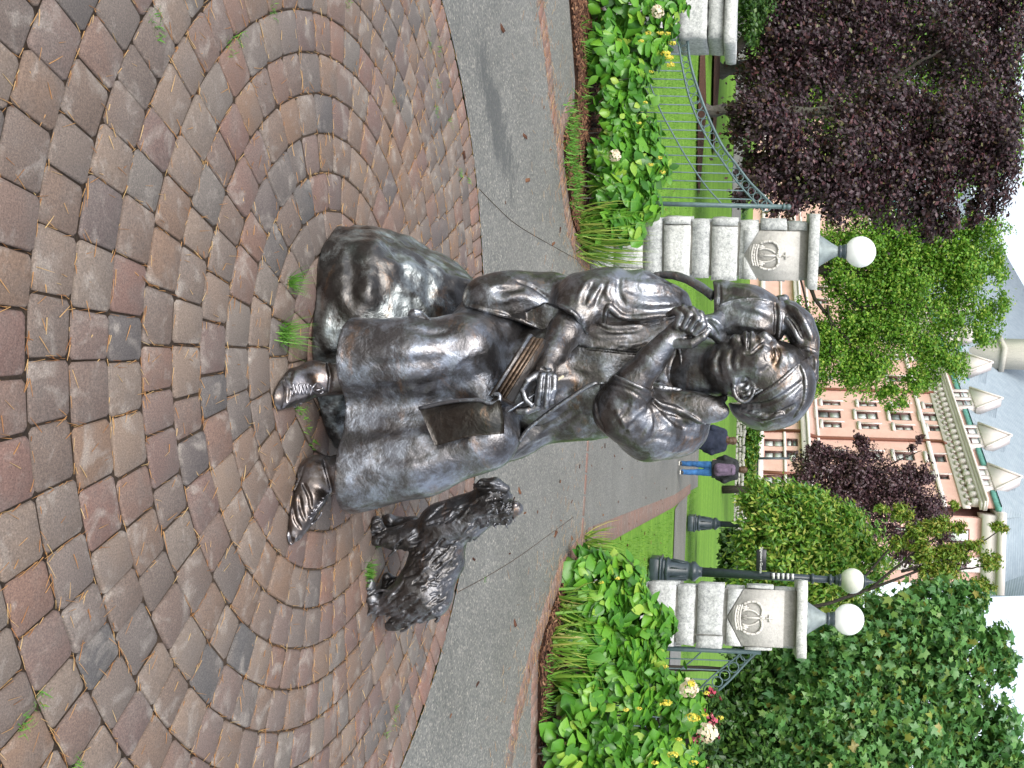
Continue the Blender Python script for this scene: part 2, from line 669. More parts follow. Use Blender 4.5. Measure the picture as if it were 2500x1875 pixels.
mat_bark('bark_grey', (0.05, 0.048, 0.042), (0.17, 0.16, 0.135))
mat_bark('bark_dark', (0.018, 0.016, 0.014), (0.06, 0.05, 0.042))
mat_leaf('leaf_hydrangea', [(0, (0.055, 0.19, 0.022)), (0.5, (0.115, 0.32, 0.032)), (0.85, (0.19, 0.42, 0.04)), (1, (0.36, 0.50, 0.08))], 0.35, 0.5, 0.3, True)
mat_leaf('leaf_hydrangea_many', [(0, (0.04, 0.15, 0.015)), (0.5, (0.085, 0.27, 0.025)), (1, (0.17, 0.37, 0.04))], 0.4, 0.5, 0.3)
mat_leaf('leaf_blade', [(0, (0.12, 0.29, 0.04)), (0.5, (0.24, 0.42, 0.06)), (0.85, (0.42, 0.50, 0.12)), (1, (0.55, 0.46, 0.18))], 0.4, 0.4, 0.3)
mat_leaf('leaf_weed', [(0, (0.07, 0.23, 0.025)), (1, (0.2, 0.42, 0.06))], 0.5, 0.3, 0.3)
mat_leaf('leaf_purple', [(0, (0.028, 0.014, 0.018)), (0.4, (0.05, 0.026, 0.034)), (0.75, (0.115, 0.07, 0.085)), (0.92, (0.135, 0.045, 0.05)), (1, (0.15, 0.16, 0.06))], 0.42, 0.4, 0.2)
mat_leaf('leaf_plum', [(0, (0.05, 0.024, 0.034)), (0.5, (0.095, 0.048, 0.06)), (0.9, (0.12, 0.06, 0.07)), (1, (0.16, 0.08, 0.07))], 0.4, 0.5, 0.15)
mat_leaf('leaf_green', [(0, (0.09, 0.23, 0.025)), (0.4, (0.17, 0.37, 0.04)), (0.8, (0.31, 0.49, 0.07)), (1, (0.48, 0.55, 0.12))], 0.45, 0.4, 0.42)
mat_leaf('leaf_maple', [(0, (0.075, 0.20, 0.06)), (0.5, (0.135, 0.31, 0.09)), (0.85, (0.21, 0.38, 0.10)), (0.95, (0.22, 0.29, 0.05)), (1, (0.36, 0.30, 0.07))], 0.4, 0.5, 0.35)
mat_leaf('leaf_maple_object', [(0, (0.085, 0.22, 0.085)), (0.5, (0.14, 0.32, 0.115)), (0.9, (0.21, 0.38, 0.12)), (1, (0.32, 0.38, 0.09))], 0.4, 0.5, 0.35, True)
mat_leaf('leaf_laurel', [(0, (0.065, 0.20, 0.03)), (0.35, (0.15, 0.335, 0.04)), (0.75, (0.32, 0.47, 0.07)), (1, (0.52, 0.54, 0.13))], 0.38, 0.5, 0.35)
mat_leaf('leaf_dark', [(0, (0.025, 0.075, 0.015)), (0.6, (0.055, 0.135, 0.025)), (1, (0.12, 0.21, 0.04))], 0.4, 0.4, 0.2)
mat_leaf('leaf_oak', [(0, (0.12, 0.25, 0.03)), (0.6, (0.25, 0.36, 0.05)), (1, (0.42, 0.36, 0.08))], 0.45, 0.4, 0.3)
mat_leaf('leaf_hedge', [(0, (0.05, 0.17, 0.02)), (0.6, (0.11, 0.27, 0.03)), (1, (0.35, 0.4, 0.05))], 0.45, 0.4, 0.25)
mat_leaf('grass_blade', [(0, (0.085, 0.22, 0.02)), (0.6, (0.15, 0.33, 0.035)), (1, (0.25, 0.42, 0.06))], 0.5, 0.3, 0.3)
mat_leaf('flower_yellow', [(0, (0.75, 0.62, 0.06)), (1, (0.82, 0.78, 0.22))], 0.5, 0.3, 0.3)
mat_leaf('flower_cream', [(0, (0.80, 0.68, 0.50)), (1, (0.85, 0.80, 0.68))], 0.5, 0.3, 0.3)
mat_leaf('flower_pink', [(0, (0.55, 0.08, 0.14)), (1, (0.75, 0.22, 0.30))], 0.5, 0.3, 0.3)
mat_leaf('needle', [(0, (0.34, 0.15, 0.055)), (0.6, (0.50, 0.29, 0.12)), (1, (0.62, 0.46, 0.23))], 0.6, 0.3, 0.1)


def mat_wall(name, a, b, scale=0.6):
    t = NT(name)
    pos = t.n('ShaderNodeNewGeometry').outputs['Position']
    f = t.noise(scale, 7, 0.7, pos)
    c = t.ramp(f, [(0.3, a), (0.7, b)])
    f2 = t.noise(9, 4, 0.7, scaled(t, pos, (1, 1, 4)))
    c = t.mix(0.35, c, t.ramp(f2, [(0.35, (0.4, 0.4, 0.4)), (0.65, (0.6, 0.6, 0.6))]), 'OVERLAY')
    MAT[name] = t.fin(c, 0.85, t.bump(f2, 0.4, 0.03), 0, 0.25)


mat_wall('facade_brick', (0.62, 0.37, 0.315), (0.71, 0.46, 0.40))
mat_wall('facade_stone', (0.57, 0.515, 0.50), (0.67, 0.61, 0.59))
t_ = NT('slate')
_pos = t_.n('ShaderNodeNewGeometry').outputs['Position']
_wv = t_.n('ShaderNodeTexWave', wave_type='BANDS', bands_direction='Z', Scale=1.3, Distortion=0.4, Detail=2.0)
t_.l(_pos, _wv.inputs['Vector'])
_c = t_.ramp(t_.noise(1.2, 6, 0.7, _pos), [(0.3, (0.20, 0.25, 0.29)), (0.7, (0.28, 0.33, 0.37))])
_c = t_.mix(0.35, _c, t_.ramp(_wv.outputs['Fac'], [(0.0, (0.33, 0.33, 0.33)), (0.3, (0.52, 0.52, 0.52))]), 'OVERLAY')
MAT['slate'] = t_.fin(_c, 0.5, t_.bump(_wv.outputs['Fac'], 0.5, 0.05), 0, 0.4)
mat_plain('copper_green', (0.10, 0.29, 0.25), 0.6, 0, 0.4, 0.3, 3)
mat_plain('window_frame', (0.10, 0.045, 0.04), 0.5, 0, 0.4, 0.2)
t_ = NT('window_pane')
_r = t_.n('ShaderNodeObjectInfo').outputs['Random']
MAT['window_pane'] = t_.fin(t_.ramp(_r, [(0.0, (0.10, 0.11, 0.11)), (0.22, (0.2, 0.22, 0.22)), (0.4, (0.62, 0.64, 0.63)), (1.0, (0.82, 0.83, 0.82))]), 0.06, None, 0, 0.9)
mat_plain('drainpipe', (0.20, 0.075, 0.05), 0.6)
mat_plain('coat_navy', (0.016, 0.021, 0.04), 0.8, 0, 0.3, 0.3, 10, 0.3, 30)
mat_plain('jacket_black', (0.016, 0.018, 0.02), 0.7, 0, 0.3, 0.4, 12, 0.3, 30)
mat_plain('denim', (0.035, 0.115, 0.27), 0.85, 0, 0.2, 0.45, 9, 0.3, 60)
mat_plain('backpack_purple', (0.115, 0.082, 0.125), 0.75, 0, 0.3, 0.35, 14, 0.3, 40)
mat_plain('hair_brown', (0.075, 0.04, 0.02), 0.55, 0, 0.4, 0.4, 30, 0.4, 80)
mat_plain('skin', (0.5, 0.29, 0.21), 0.55)
mat_plain('scarf', (0.13, 0.06, 0.075), 0.8)
mat_plain('shoe_dark', (0.03, 0.03, 0.03), 0.6)
mat_plain('shoe_sole', (0.62, 0.6, 0.54), 0.7)
mat_plain('pale_wood', (0.5, 0.43, 0.3), 0.6)
mat_plain('railing_iron', (0.02, 0.03, 0.032), 0.5)
# ------------------------------------------------------------------ ground, lawn, paths


def lawn_z(Y):
    return -0.03 + 0.036 * max(0.0, min(Y, 56.0) - 33.0)


xs = [-400, -120, -60, -30, -15, -8, -4, 0, 4, 8, 15, 30, 60, 120, 400]
ys = [-60, -10, 0, 5, 10, 15, 20, 26, 30, 33, 36, 40, 45, 50, 56, 57, 70, 100, 200, 900]
V = [(x, y, lawn_z(y)) for y in ys for x in xs]
nx = len(xs)
F = [(j * nx + i, j * nx + i + 1, (j + 1) * nx + i + 1, (j + 1) * nx + i) for j in range(len(ys) - 1) for i in range(nx - 1)]
tag(build('lawn', V, F, MAT['lawn']), kind='structure')

CX, CY = -0.073, 3.848                                # centre of the paved circle
R0, RW, RB0, RB1 = 0.68, 0.14, 1.94, 2.11


def project(p):
    d = np.asarray(p, float) - EYE
    z = d @ _F
    return np.array([VP + FPX * (d @ CU) / z, 937.5 + FPX * (d @ CR) / z, z])


# concrete forecourt: a ring round the paved circle
V, F = [], []
rad = [RB1 + 0.004, 2.6, 3.6, 5.0, 6.0, 9.0]
NA = 72
for r in rad:
    for k in range(NA):
        a = 2 * PI * k / NA
        q = min(r, (10.4 - CY) / math.sin(a)) if r > 8 and math.sin(a) > 0.1 else r
        V.append((CX + q * math.cos(a), CY + q * math.sin(a), 0.0))
for i in range(len(rad) - 1):
    for k in range(NA):
        k2 = (k + 1) % NA
        F.append(((i + 1) * NA + k, (i + 1) * NA + k2, i * NA + k2, i * NA + k))
tag(build('forecourt', V, F, MAT['aggregate']), kind='structure')
# sunk bed of sand that the pavers stand in
V = [(CX + RB1 * math.cos(2 * PI * k / NA), CY + RB1 * math.sin(2 * PI * k / NA), -0.007) for k in range(NA)]
V += [(x, y, -0.08) for x, y, _ in V]
paving = build('paving', V, [list(range(NA))] + [(k, (k + 1) % NA, (k + 1) % NA + NA, k + NA) for k in range(NA)], MAT['joint_sand'])
tag(paving, kind='structure')


def wedge(a, b, half, gap=0.0032, bev=0.0045, cut=0.010, depth=0.05):
    "one paver of a ring: inner radius a, outer b, half angle; frame: ring centre at origin, paver on +X"
    a, b = a + gap, b - gap

    def loop(ins):
        pts = []
        a2, b2 = a + ins, b - ins
        for (r, s, c1) in ((a2, -1, 0), (b2, -1, 1), (b2, 1, 0), (a2, 1, 1)):
            th = s * (half - (gap + ins) / r)
            c, t = np.array([math.cos(th), math.sin(th)]), np.array([-math.sin(th), math.cos(th)])
            p = r * c
            rs = 1 if r == a2 else -1
            q1, q2 = p + rs * cut * c, p - s * cut * t
            pts += [q1, q2] if not c1 else [q2, q1]
        # order: (a,-) radial then tangential ... fixed by angle sort about the middle
        m_ = np.mean(pts, 0)
        pts.sort(key=lambda q: math.atan2(q[1] - m_[1], q[0] - m_[0]))
        return pts
    L0, L1 = loop(0), loop(bev)
    V = [(x, y, -depth) for x, y in L0] + [(x, y, -bev * 0.8) for x, y in L0] + [(x, y, 0) for x, y in L1]
    F = [list(range(16, 24))]
    for l in (0, 8):
        F += [(l + k, l + (k + 1) % 8, l + 8 + (k + 1) % 8, l + 8 + k) for k in range(8)]
    return np.array(V, float), F


def put_ring(a, b, pitch, lst, kind, phase):
    rm = 0.5 * (a + b)
    n = max(3, int(round(2 * PI * rm / pitch)))
    # two or three tangential widths per ring, as laid
    w = RNG.uniform(0.82, 1.18, n)
    w *= 2 * PI / w.sum()
    th = np.cumsum(w) - w / 2 + phase
    for k in range(n):
        lst.append((kind, a, b, w[k] / 2, th[k]))


slots = []
for i in range(-4, 9):
    put_ring(R0 + RW * i, R0 + RW * (i + 1), 0.137, slots, 'paver', RNG.uniform(0, 6))
put_ring(RB0 + 0.003, RB1 - 0.003, 0.105, slots, 'red_brick', 0.3)
SHARE = {}
near, rest = [], []
for s in slots:
    kind, a, b, half, th = s
    r = 0.5 * (a + b)
    c = np.array([CX + r * math.cos(th), CY + r * math.sin(th), 0])
    pr = project(c)
    inside = pr[2] > 0.3 and -40 < pr[0] < 2540 and -60 < pr[1] < 1935
    hid = (r < 0.34) or (c[1] > 3.95 and abs(c[0] + 0.1) < 0.5 and r < 0.9)
    (near if inside and not hid else rest).append((pr[2], s, c))
near.sort(key=lambda q: q[0])
single = [q for q in near if q[1][0] == 'paver'][:298]
single += [q for q in near if q[1][0] == 'red_brick'][:250]
ids = {id(q) for q in single}
many = {'paver': MB(), 'red_brick': MB()}
for q in single:
    kind, a, b, half, th = q[1]
    hq = round(half * 0.5 * (a + b) / 0.004) * 0.004 / (0.5 * (a + b))
    key = (kind, round(a, 3), round(hq, 4))
    if key not in SHARE:
        V, F = wedge(a, b, hq)
        r = 0.5 * (a + b)
        V[:, 0] -= r
        me = mesh_from(kind, V, F)
        me.materials.append(MAT[kind])
        SHARE[key] = (me, r)
    me, r = SHARE[key]
    o = bpy.data.objects.new(kind, me)
    COL.objects.link(o)
    o.parent = paving
    o.location = (CX + r * math.cos(th), CY + r * math.sin(th), RNG.normal(0, 0.0022))
    o.rotation_euler = (RNG.normal(0, 0.007), RNG.normal(0, 0.007), th + RNG.normal(0, 0.008))
for q in [x for x in near + rest if id(x) not in ids]:
    kind, a, b, half, th = q[1]
    V, F = wedge(a, b, half)
    c, s_ = math.cos(th), math.sin(th)
    V2 = np.stack([CX + V[:, 0] * c - V[:, 1] * s_, CY + V[:, 0] * s_ + V[:, 1] * c, V[:, 2] + RNG.normal(0, 0.002)], 1)
    many[kind].add(V2, F)
for kind, mb in many.items():
    if mb.n:
        tag(mb.build(kind + '_rows', MAT[kind + '_many'], paving), kind='stuff')

# ------------------------------------------------------------------ the path through the gate
rin = G2([(1417, 1310), (1481, 1280), (1571, 1240), (1650, 1207), (1689, 1186)])
rout = G2([(1404, 1346), (1451, 1330), (1511, 1303), (1571, 1275), (1641, 1240), (1682, 1200)])
left = [(-1.0, 10.4), (-0.8, 14), (-0.4, 20), (0.5, 26), (1.9, 31)]
poly = [(1.9, 10.4)] + rout[1:] + [(3.2, 31.5)]
_ys = np.linspace(10.4, 31.0, 24)
_pl, _pr = smooth_path([(x, y, 0) for x, y in left], 60), np.array(poly)
L_ = [(np.interp(y, _pl[:, 1], _pl[:, 0]), y) for y in _ys]
R_ = [(np.interp(y, _pr[:, 1], _pr[:, 0]), y) for y in _ys]
V = [(a[0], a[1], 0.0) for a in L_] + [(b[0], b[1], 0.0) for b in R_]
F = [(i, 24 + i, 24 + i + 1, i + 1) for i in range(23)]
path = tag(build('path', V, F, MAT['aggregate']), kind='structure')
V, F = [], []
for i, x in enumerate(np.linspace(2.75, 14, 12)):
    y0, y1 = 22.0 - 0.06 * i, 26.2 - 0.17 * i
    V += [(x, y0, -0.012), (x, y1, -0.012)]
F = [(2 * i, 2 * i + 2, 2 * i + 3, 2 * i + 1) for i in range(11)]
tag(build('path_side', V, F, MAT['aggregate']), kind='structure')
V, F = [], []
for i, x in enumerate(np.linspace(-22, -6.5, 14)):
    y0, y1 = 45.0 + 0.2 * math.sin(i), 52.5
    V += [(x, y0, lawn_z(y0) + 0.02), (x, y1, lawn_z(y1) + 0.02)]
F = [(2 * i, 2 * i + 2, 2 * i + 3, 2 * i + 1) for i in range(13)]
tag(build('path_far', V, F, MAT['aggregate']), kind='structure')


def brick_mesh(l, w, h, name='red_brick'):
    V, F = bevel_box(np.array([-l / 2, -w / 2, -h]), np.array([l / 2, w / 2, 0]), 0.006)
    me = mesh_from(name, V, F)
    me.materials.append(MAT['red_brick'])
    return me


BR = [brick_mesh(0.092 * k, 0.20, 0.06) for k in (0.96, 1.0, 1.03)]


def brick_band(pts, z, parent, singles=True, w=0.2, pitch=0.1, limit=1e9):
    p = np.array([(x, y) for x, y in pts], float)
    d = np.concatenate([[0], np.cumsum(np.linalg.norm(np.diff(p, axis=0), axis=1))])
    mb = MB()
    t = pitch / 2
    k = 0
    while t < d[-1]:
        x, y = np.interp(t, d, p[:, 0]), np.interp(t, d, p[:, 1])
        t2 = min(t + 0.05, d[-1])
        ang = math.atan2(np.interp(t2, d, p[:, 1]) - np.interp(t2 - 0.1, d, p[:, 1]), np.interp(t2, d, p[:, 0]) - np.interp(t2 - 0.1, d, p[:, 0]))
        if singles and k < limit:
            o = bpy.data.objects.new('red_brick', random.choice(BR))
            COL.objects.link(o)
            o.parent = parent
            o.location = (x, y, z + RNG.normal(0, 0.002))
            o.rotation_euler = (RNG.normal(0, 0.01), RNG.normal(0, 0.01), ang)
        else:
            V, F = bevel_box(np.array([-pitch * 0.46, -w / 2, -0.06]), np.array([pitch * 0.46, w / 2, 0]), 0.006)
            c, s_ = math.cos(ang), math.sin(ang)
            mb.add(np.stack([x + V[:, 0] * c - V[:, 1] * s_, y + V[:, 0] * s_ + V[:, 1] * c, V[:, 2] + z], 1), F)
        k += 1
        t += pitch
    if mb.n:
        tag(mb.build('red_brick_row', MAT['red_brick_many'], parent), kind='stuff')


kerb = tag(place('kerb', mesh_from('kerb', [(0, 0, -.05), (.01, 0, -.05), (0, .01, -.05)], [(0, 1, 2)]), MAT['joint_sand']), kind='structure')
band_l = G2([(1314, -60), (1317, 0), (1330, 83), (1340, 166), (1350, 265), (1363, 331), (1371, 414), (1381, 497), (1389, 550), (1412, 612), (1440, 650)])
brick_band(band_l, 0.006, kerb)
brick_band(G2([(1398, 245), (1391, 270), (1370, 322)]), 0.008, kerb)
band_r = G2([(1432, 1318), (1402, 1349), (1369, 1396), (1345, 1462), (1324, 1524), (1304, 1580), (1280, 1680), (1258, 1760), (1244, 1850), (1236, 1940)])
brick_band(band_r, 0.006, kerb)
brick_band(G2([(1306, 1590), (1304, 1680), (1303, 1780), (1303, 1900)]), 0.008, kerb)
mid = [((a[0] + b[0]) / 2, (a[1] + b[1]) / 2) for a, b in zip(rin, rout[1:])]
brick_band(mid, 0.006, path, False, 0.26, 0.1)
brick_band(G2([(1437, 1000), (1436, 1069), (1428, 1200), (1421, 1300)]), 0.005, path, False, 0.1, 0.21)

# joints sawn into the concrete: thin dark recessed strips
mbj = MB()
for pts in ([(1170, 462), (1212, 505), (1260, 548), (1330, 590), (1420, 640)], [(1118, 1445), (1180, 1412), (1262, 1362), (1345, 1302), (1400, 1262)]):
    g = smooth_path([(x, y, 0.0015) for x, y in G2(pts)], 12)
    mbj.tube(g, 0.0022, 4)
tag(mbj.build('joint_line', MAT['joint_sand']), kind='structure')

# ------------------------------------------------------------------ planting beds of bark mulch


def bed(name, edge, back, z=0.025):
    pts = [tuple(p) for p in edge] + [tuple(p) for p in back]
    n = len(pts)
    V = [(x, y, z) for x, y in pts] + [(x, y, -0.06) for x, y in pts]
    F = [list(range(n))] + [(i, (i + 1) % n, (i + 1) % n + n, i + n) for i in range(n)]
    o = tag(build(name, V, F, MAT['mulch']), kind='structure')
    return pts


bed_l = bed('bed', G2([(1388, -120), (1389, 0), (1397, 100), (1404, 199), (1402, 255), (1374, 331), (1379, 414), (1390, 500), (1397, 550), (1419, 606), (1445, 640)]),
            [(-0.95, 10.35), (-7.0, 10.35), (-7.0, 8.6)])
bed_r = bed('bed_right', G2([(1442, 1330), (1408, 1356), (1376, 1404), (1352, 1471), (1332, 1528), (1314, 1600), (1312, 1700), (1311, 1800), (1311, 1990)]),
            [(5.6, 10.4), (1.75, 10.4)])


def in_poly(x, y, poly):
    c = np.zeros(x.shape, bool)
    n = len(poly)
    for i in range(n):
        x1, y1 = poly[i]
        x2, y2 = poly[(i + 1) % n]
        c ^= ((y1 > y) != (y2 > y)) & (x < (x2 - x1) * (y - y1) / (y2 - y1 + 1e-12) + x1)
    return c


chip_V = [(-.5, -.5, 0), (.5, -.5, 0), (.5, .5, 0), (-.5, .5, 0), (-.4, -.45, .25), (.4, -.45, .3), (.4, .45, .22), (-.4, .45, .3)]
chip_F = [(4, 5, 6, 7), (0, 1, 5, 4), (1, 2, 6, 5), (2, 3, 7, 6), (3, 0, 4, 7)]


def chips(name, poly, n, size, mat, z, box):
    x, y = RNG.uniform(box[0], box[1], n), RNG.uniform(box[2], box[3], n)
    k = in_poly(x, y, poly)
    x, y = x[k], y[k]
    m_ = len(x)
    nr = RNG.normal(0, 0.35, (m_, 3))
    nr[:, 2] = 1
    M = frames(nr, RNG.normal(0, 1, (m_, 3)), RNG.uniform(0.5, 1.3, m_) * size)
    M[:, :, 0] *= 0.35
    M[:, :, 2] *= 0.4
    return tag(place(name, scatter_mesh(name, chip_V, chip_F, M, np.stack([x, y, np.full(m_, z)], 1)), mat), kind='stuff')


mat_leaf('mulch_chip', [(0, (0.05, 0.022, 0.014)), (0.5, (0.12, 0.055, 0.033)), (0.9, (0.22, 0.11, 0.06)), (1, (0.32, 0.19, 0.11))], 0.85, 0.2, 0.0)
chips('bark_mulch', bed_l, 16000, 0.05, MAT['mulch_chip'], 0.022, (-4.4, -0.9, 7.6, 9.8))
chips('bark_mulch', bed_r, 9000, 0.05, MAT['mulch_chip'], 0.022, (1.4, 3.8, 7.4, 10.2))

# ------------------------------------------------------------------ fallen pine needles
nd_V = [(-.5, 0, 0), (.5, 0, 0), (0, 0, .8), (-.4, .5, .15), (.4, .5, .15), (0, .5, .9), (-.2, 1, 0), (.2, 1, 0), (0, 1, .4)]
nd_F = [(0, 1, 4, 3), (1, 2, 5, 4), (2, 0, 3, 5), (3, 4, 7, 6), (4, 5, 8, 7), (5, 3, 6, 8)]


def needles(name, xy, ang, z, L):
    n = len(xy)
    d = np.stack([np.cos(ang), np.sin(ang), RNG.normal(0, 0.04, n)], 1)
    nr = RNG.normal(0, 0.15, (n, 3))
    nr[:, 2] = 1
    M = frames(nr, d, np.ones(n))
    M[:, :, 1] *= L[:, None]
    w = RNG.uniform(0.0012, 0.0024, n)[:, None]
    M[:, :, 0] *= w
    M[:, :, 2] *= w
    pos = np.column_stack([xy, z])
    return tag(place(name, scatter_mesh(name, nd_V, nd_F, M, pos), MAT['needle']), kind='stuff')


XY, AN, ZZ = [], [], []
vis = [s for s in slots if s[1] > 0.3]
for _ in range(5200):
    kind, a, b, half, th = vis[RNG.integers(len(vis))]
    if RNG.random() < 0.5:
        r, t_a = b + RNG.normal(0, 0.003), th + RNG.uniform(-half, half)
        an = t_a + PI / 2 + RNG.normal(0, 0.25)
    else:
        r, t_a = RNG.uniform(a, b), th + half + RNG.normal(0, 0.003) / b
        an = t_a + RNG.normal(0, 0.25)
    XY.append((CX + r * math.cos(t_a), CY + r * math.sin(t_a)))
    AN.append(an)
    ZZ.append(RNG.uniform(-0.005, 0.002))
for _ in range(1500):
    r, t_a = 2.1 * math.sqrt(RNG.random()), RNG.uniform(0, 2 * PI)
    XY.append((CX + r * math.cos(t_a), CY + r * math.sin(t_a)))
    AN.append(RNG.uniform(0, 6.3))
    ZZ.append(0.003)
needles('pine_needles', np.array(XY) - 0.0, np.array(AN), np.array(ZZ), RNG.uniform(0.018, 0.05, len(XY)))
XY, AN = [], []
for band, n in ((band_l, 900), (band_r, 900)):
    p = np.array(band)
    d = np.concatenate([[0], np.cumsum(np.linalg.norm(np.diff(p, axis=0), axis=1))])
    for _ in range(n):
        t = RNG.uniform(0, d[-1])
        sp = 0.10 if RNG.random() < 0.6 else 0.5
        XY.append((np.interp(t, d, p[:, 0]) + RNG.normal(0, sp), np.interp(t, d, p[:, 1]) + RNG.normal(0, sp)))
        AN.append(RNG.uniform(0, 6.3))
needles('pine_needles', np.array(XY), np.array(AN), np.full(len(XY), 0.009), RNG.uniform(0.04, 0.09, len(XY)))
# bits of cone and bark on the concrete
x, y = RNG.uniform(-4, 3.5, 260), RNG.uniform(5.2, 20, 260)
k = np.abs(x - 0.5 * 0) < 0.23 * y + 0.8
x, y = x[k], y[k]
nr = RNG.normal(0, 0.3, (len(x), 3))
nr[:, 2] = 1
M = frames(nr, RNG.normal(0, 1, (len(x), 3)), RNG.uniform(0.02, 0.07, len(x)))
M[:, :, 0] *= 0.4
M[:, :, 2] *= 0.5
tag(place('bark_litter', scatter_mesh('bark_litter', chip_V, chip_F, M, np.stack([x, y, np.full(len(x), 0.002)], 1)), MAT['mulch_chip']), kind='stuff')

# ------------------------------------------------------------------ grass growing in the joints
bl_V = [(-.5, 0, 0), (.5, 0, 0), (-.42, .35, .0), (.42, .35, .0), (-.3, .7, -.1), (.3, .7, -.1), (0, 1, -.28)]
bl_F = [(0, 1, 3, 2), (2, 3, 5, 4), (4, 5, 6)]


def blades(name, c, n, spread, L, W, mat, parent=None, lean=0.6, label=None, cat=None, group=None, kind=None):
    c = np.asarray(c, float)
    pos = np.column_stack([RNG.normal(0, spread, n), RNG.normal(0, spread, n), np.zeros(n)]) + c
    a = RNG.uniform(0, 2 * PI, n)
    ln = np.abs(RNG.normal(lean, 0.3, n))
    d = np.stack([np.cos(a) * ln, np.sin(a) * ln, np.ones(n)], 1)
    nr = np.stack([-np.cos(a), -np.sin(a), ln], 1)
    M = frames(nr, d, np.ones(n))
    l = RNG.uniform(0.55, 1.2, n) * L
    M[:, :, 1] *= l[:, None]
    M[:, :, 2] *= -l[:, None]
    M[:, :, 0] *= (RNG.uniform(0.6, 1.3, n) * W)[:, None]
    o = place(name, scatter_mesh(name, bl_V, bl_F, M, pos - org(parent), True), mat, parent)
    return tag(o, label, cat, group, kind)


blades('grass_tuft', G(705, 690), 75, 0.011, 0.085, 0.0026, MAT['leaf_weed'], lean=1.1, label='green grass tuft between the pavers at the outer foot of the bronze boulder', cat='grass tuft')
blades('grass_tuft', G(688, 815), 110, 0.016, 0.10, 0.0026, MAT['leaf_weed'], lean=1.2, label='larger green grass tuft in the pavers beside the bronze lace-up boot toe', cat='grass tuft')
blades('moss_clump', G(898, 1397), 160, 0.022, 0.035, 0.003, MAT['leaf_weed'], label='bright green moss clump at the hind paw of the bronze dog', cat='moss', lean=1.0, kind='stuff')
mo = [(380, 80), (373, 55), (558, 118), (580, 85), (663, 30), (845, 5), (953, 245), (1045, 105), (1070, 122), (1060, 270), (1097, 298), (1120, 425), (1140, 440), (95, 1710), (50, 1778), (180, 1865),
      (725, 1000), (745, 1040), (760, 1080), (735, 1010), (962, 1730), (940, 1790), (960, 1760), (1180, 1415), (905, 1480), (920, 1330), (1065, 205)]
mp_ = np.vstack([G(a, b, -0.006) + np.column_stack([RNG.normal(0, 0.016, 26), RNG.normal(0, 0.016, 26), np.zeros(26)]) for a, b in mo])
a = RNG.uniform(0, 6.3, len(mp_))
M = frames(np.stack([-np.cos(a), -np.sin(a), np.full(len(a), .7)], 1), np.stack([np.cos(a), np.sin(a), np.ones(len(a))], 1), RNG.uniform(0.012, 0.032, len(a)))
M[:, :, 0] *= 0.12
tag(place('moss', scatter_mesh('moss', bl_V, bl_F, M, mp_), MAT['leaf_weed']), kind='stuff')

# mown grass: short blades where the lawn is near enough to read
n = 60000
yy = 10.4 + (30 - 10.4) * RNG.random(n) ** 1.6
xx = RNG.uniform(-0.42, 0.36, n) * yy
xr = np.interp(yy, [10, 14, 18, 22, 26.5, 31], [1.75, 2.15, 2.5, 2.75, 2.95, 3.2])
xl = np.interp(yy, [10, 14, 20, 26, 31], [-1.05, -0.85, -0.45, 0.45, 1.85])
k = ((xx > xr) | (xx < xl)) & ~((xx > 2.7) & (yy > 21.3) & (yy < 26.4))
xx, yy = xx[k], yy[k]
a = RNG.uniform(0, 6.3, len(xx))
M = frames(np.stack([-np.cos(a), -np.sin(a), np.full(len(a), .5)], 1), np.stack([np.cos(a) * .5, np.sin(a) * .5, np.ones(len(a))], 1), RNG.uniform(0.03, 0.06, len(a)))
M[:, :, 0] *= 0.22
tag(place('grass', scatter_mesh('grass', [(-.5, 0, 0), (.5, 0, 0), (0, 1, .1)], [(0, 1, 2)], M, np.stack([xx, yy, np.full(len(xx), -0.035)], 1)), MAT['grass_blade']), kind='stuff')
# ------------------------------------------------------------------ sculpting with distance fields


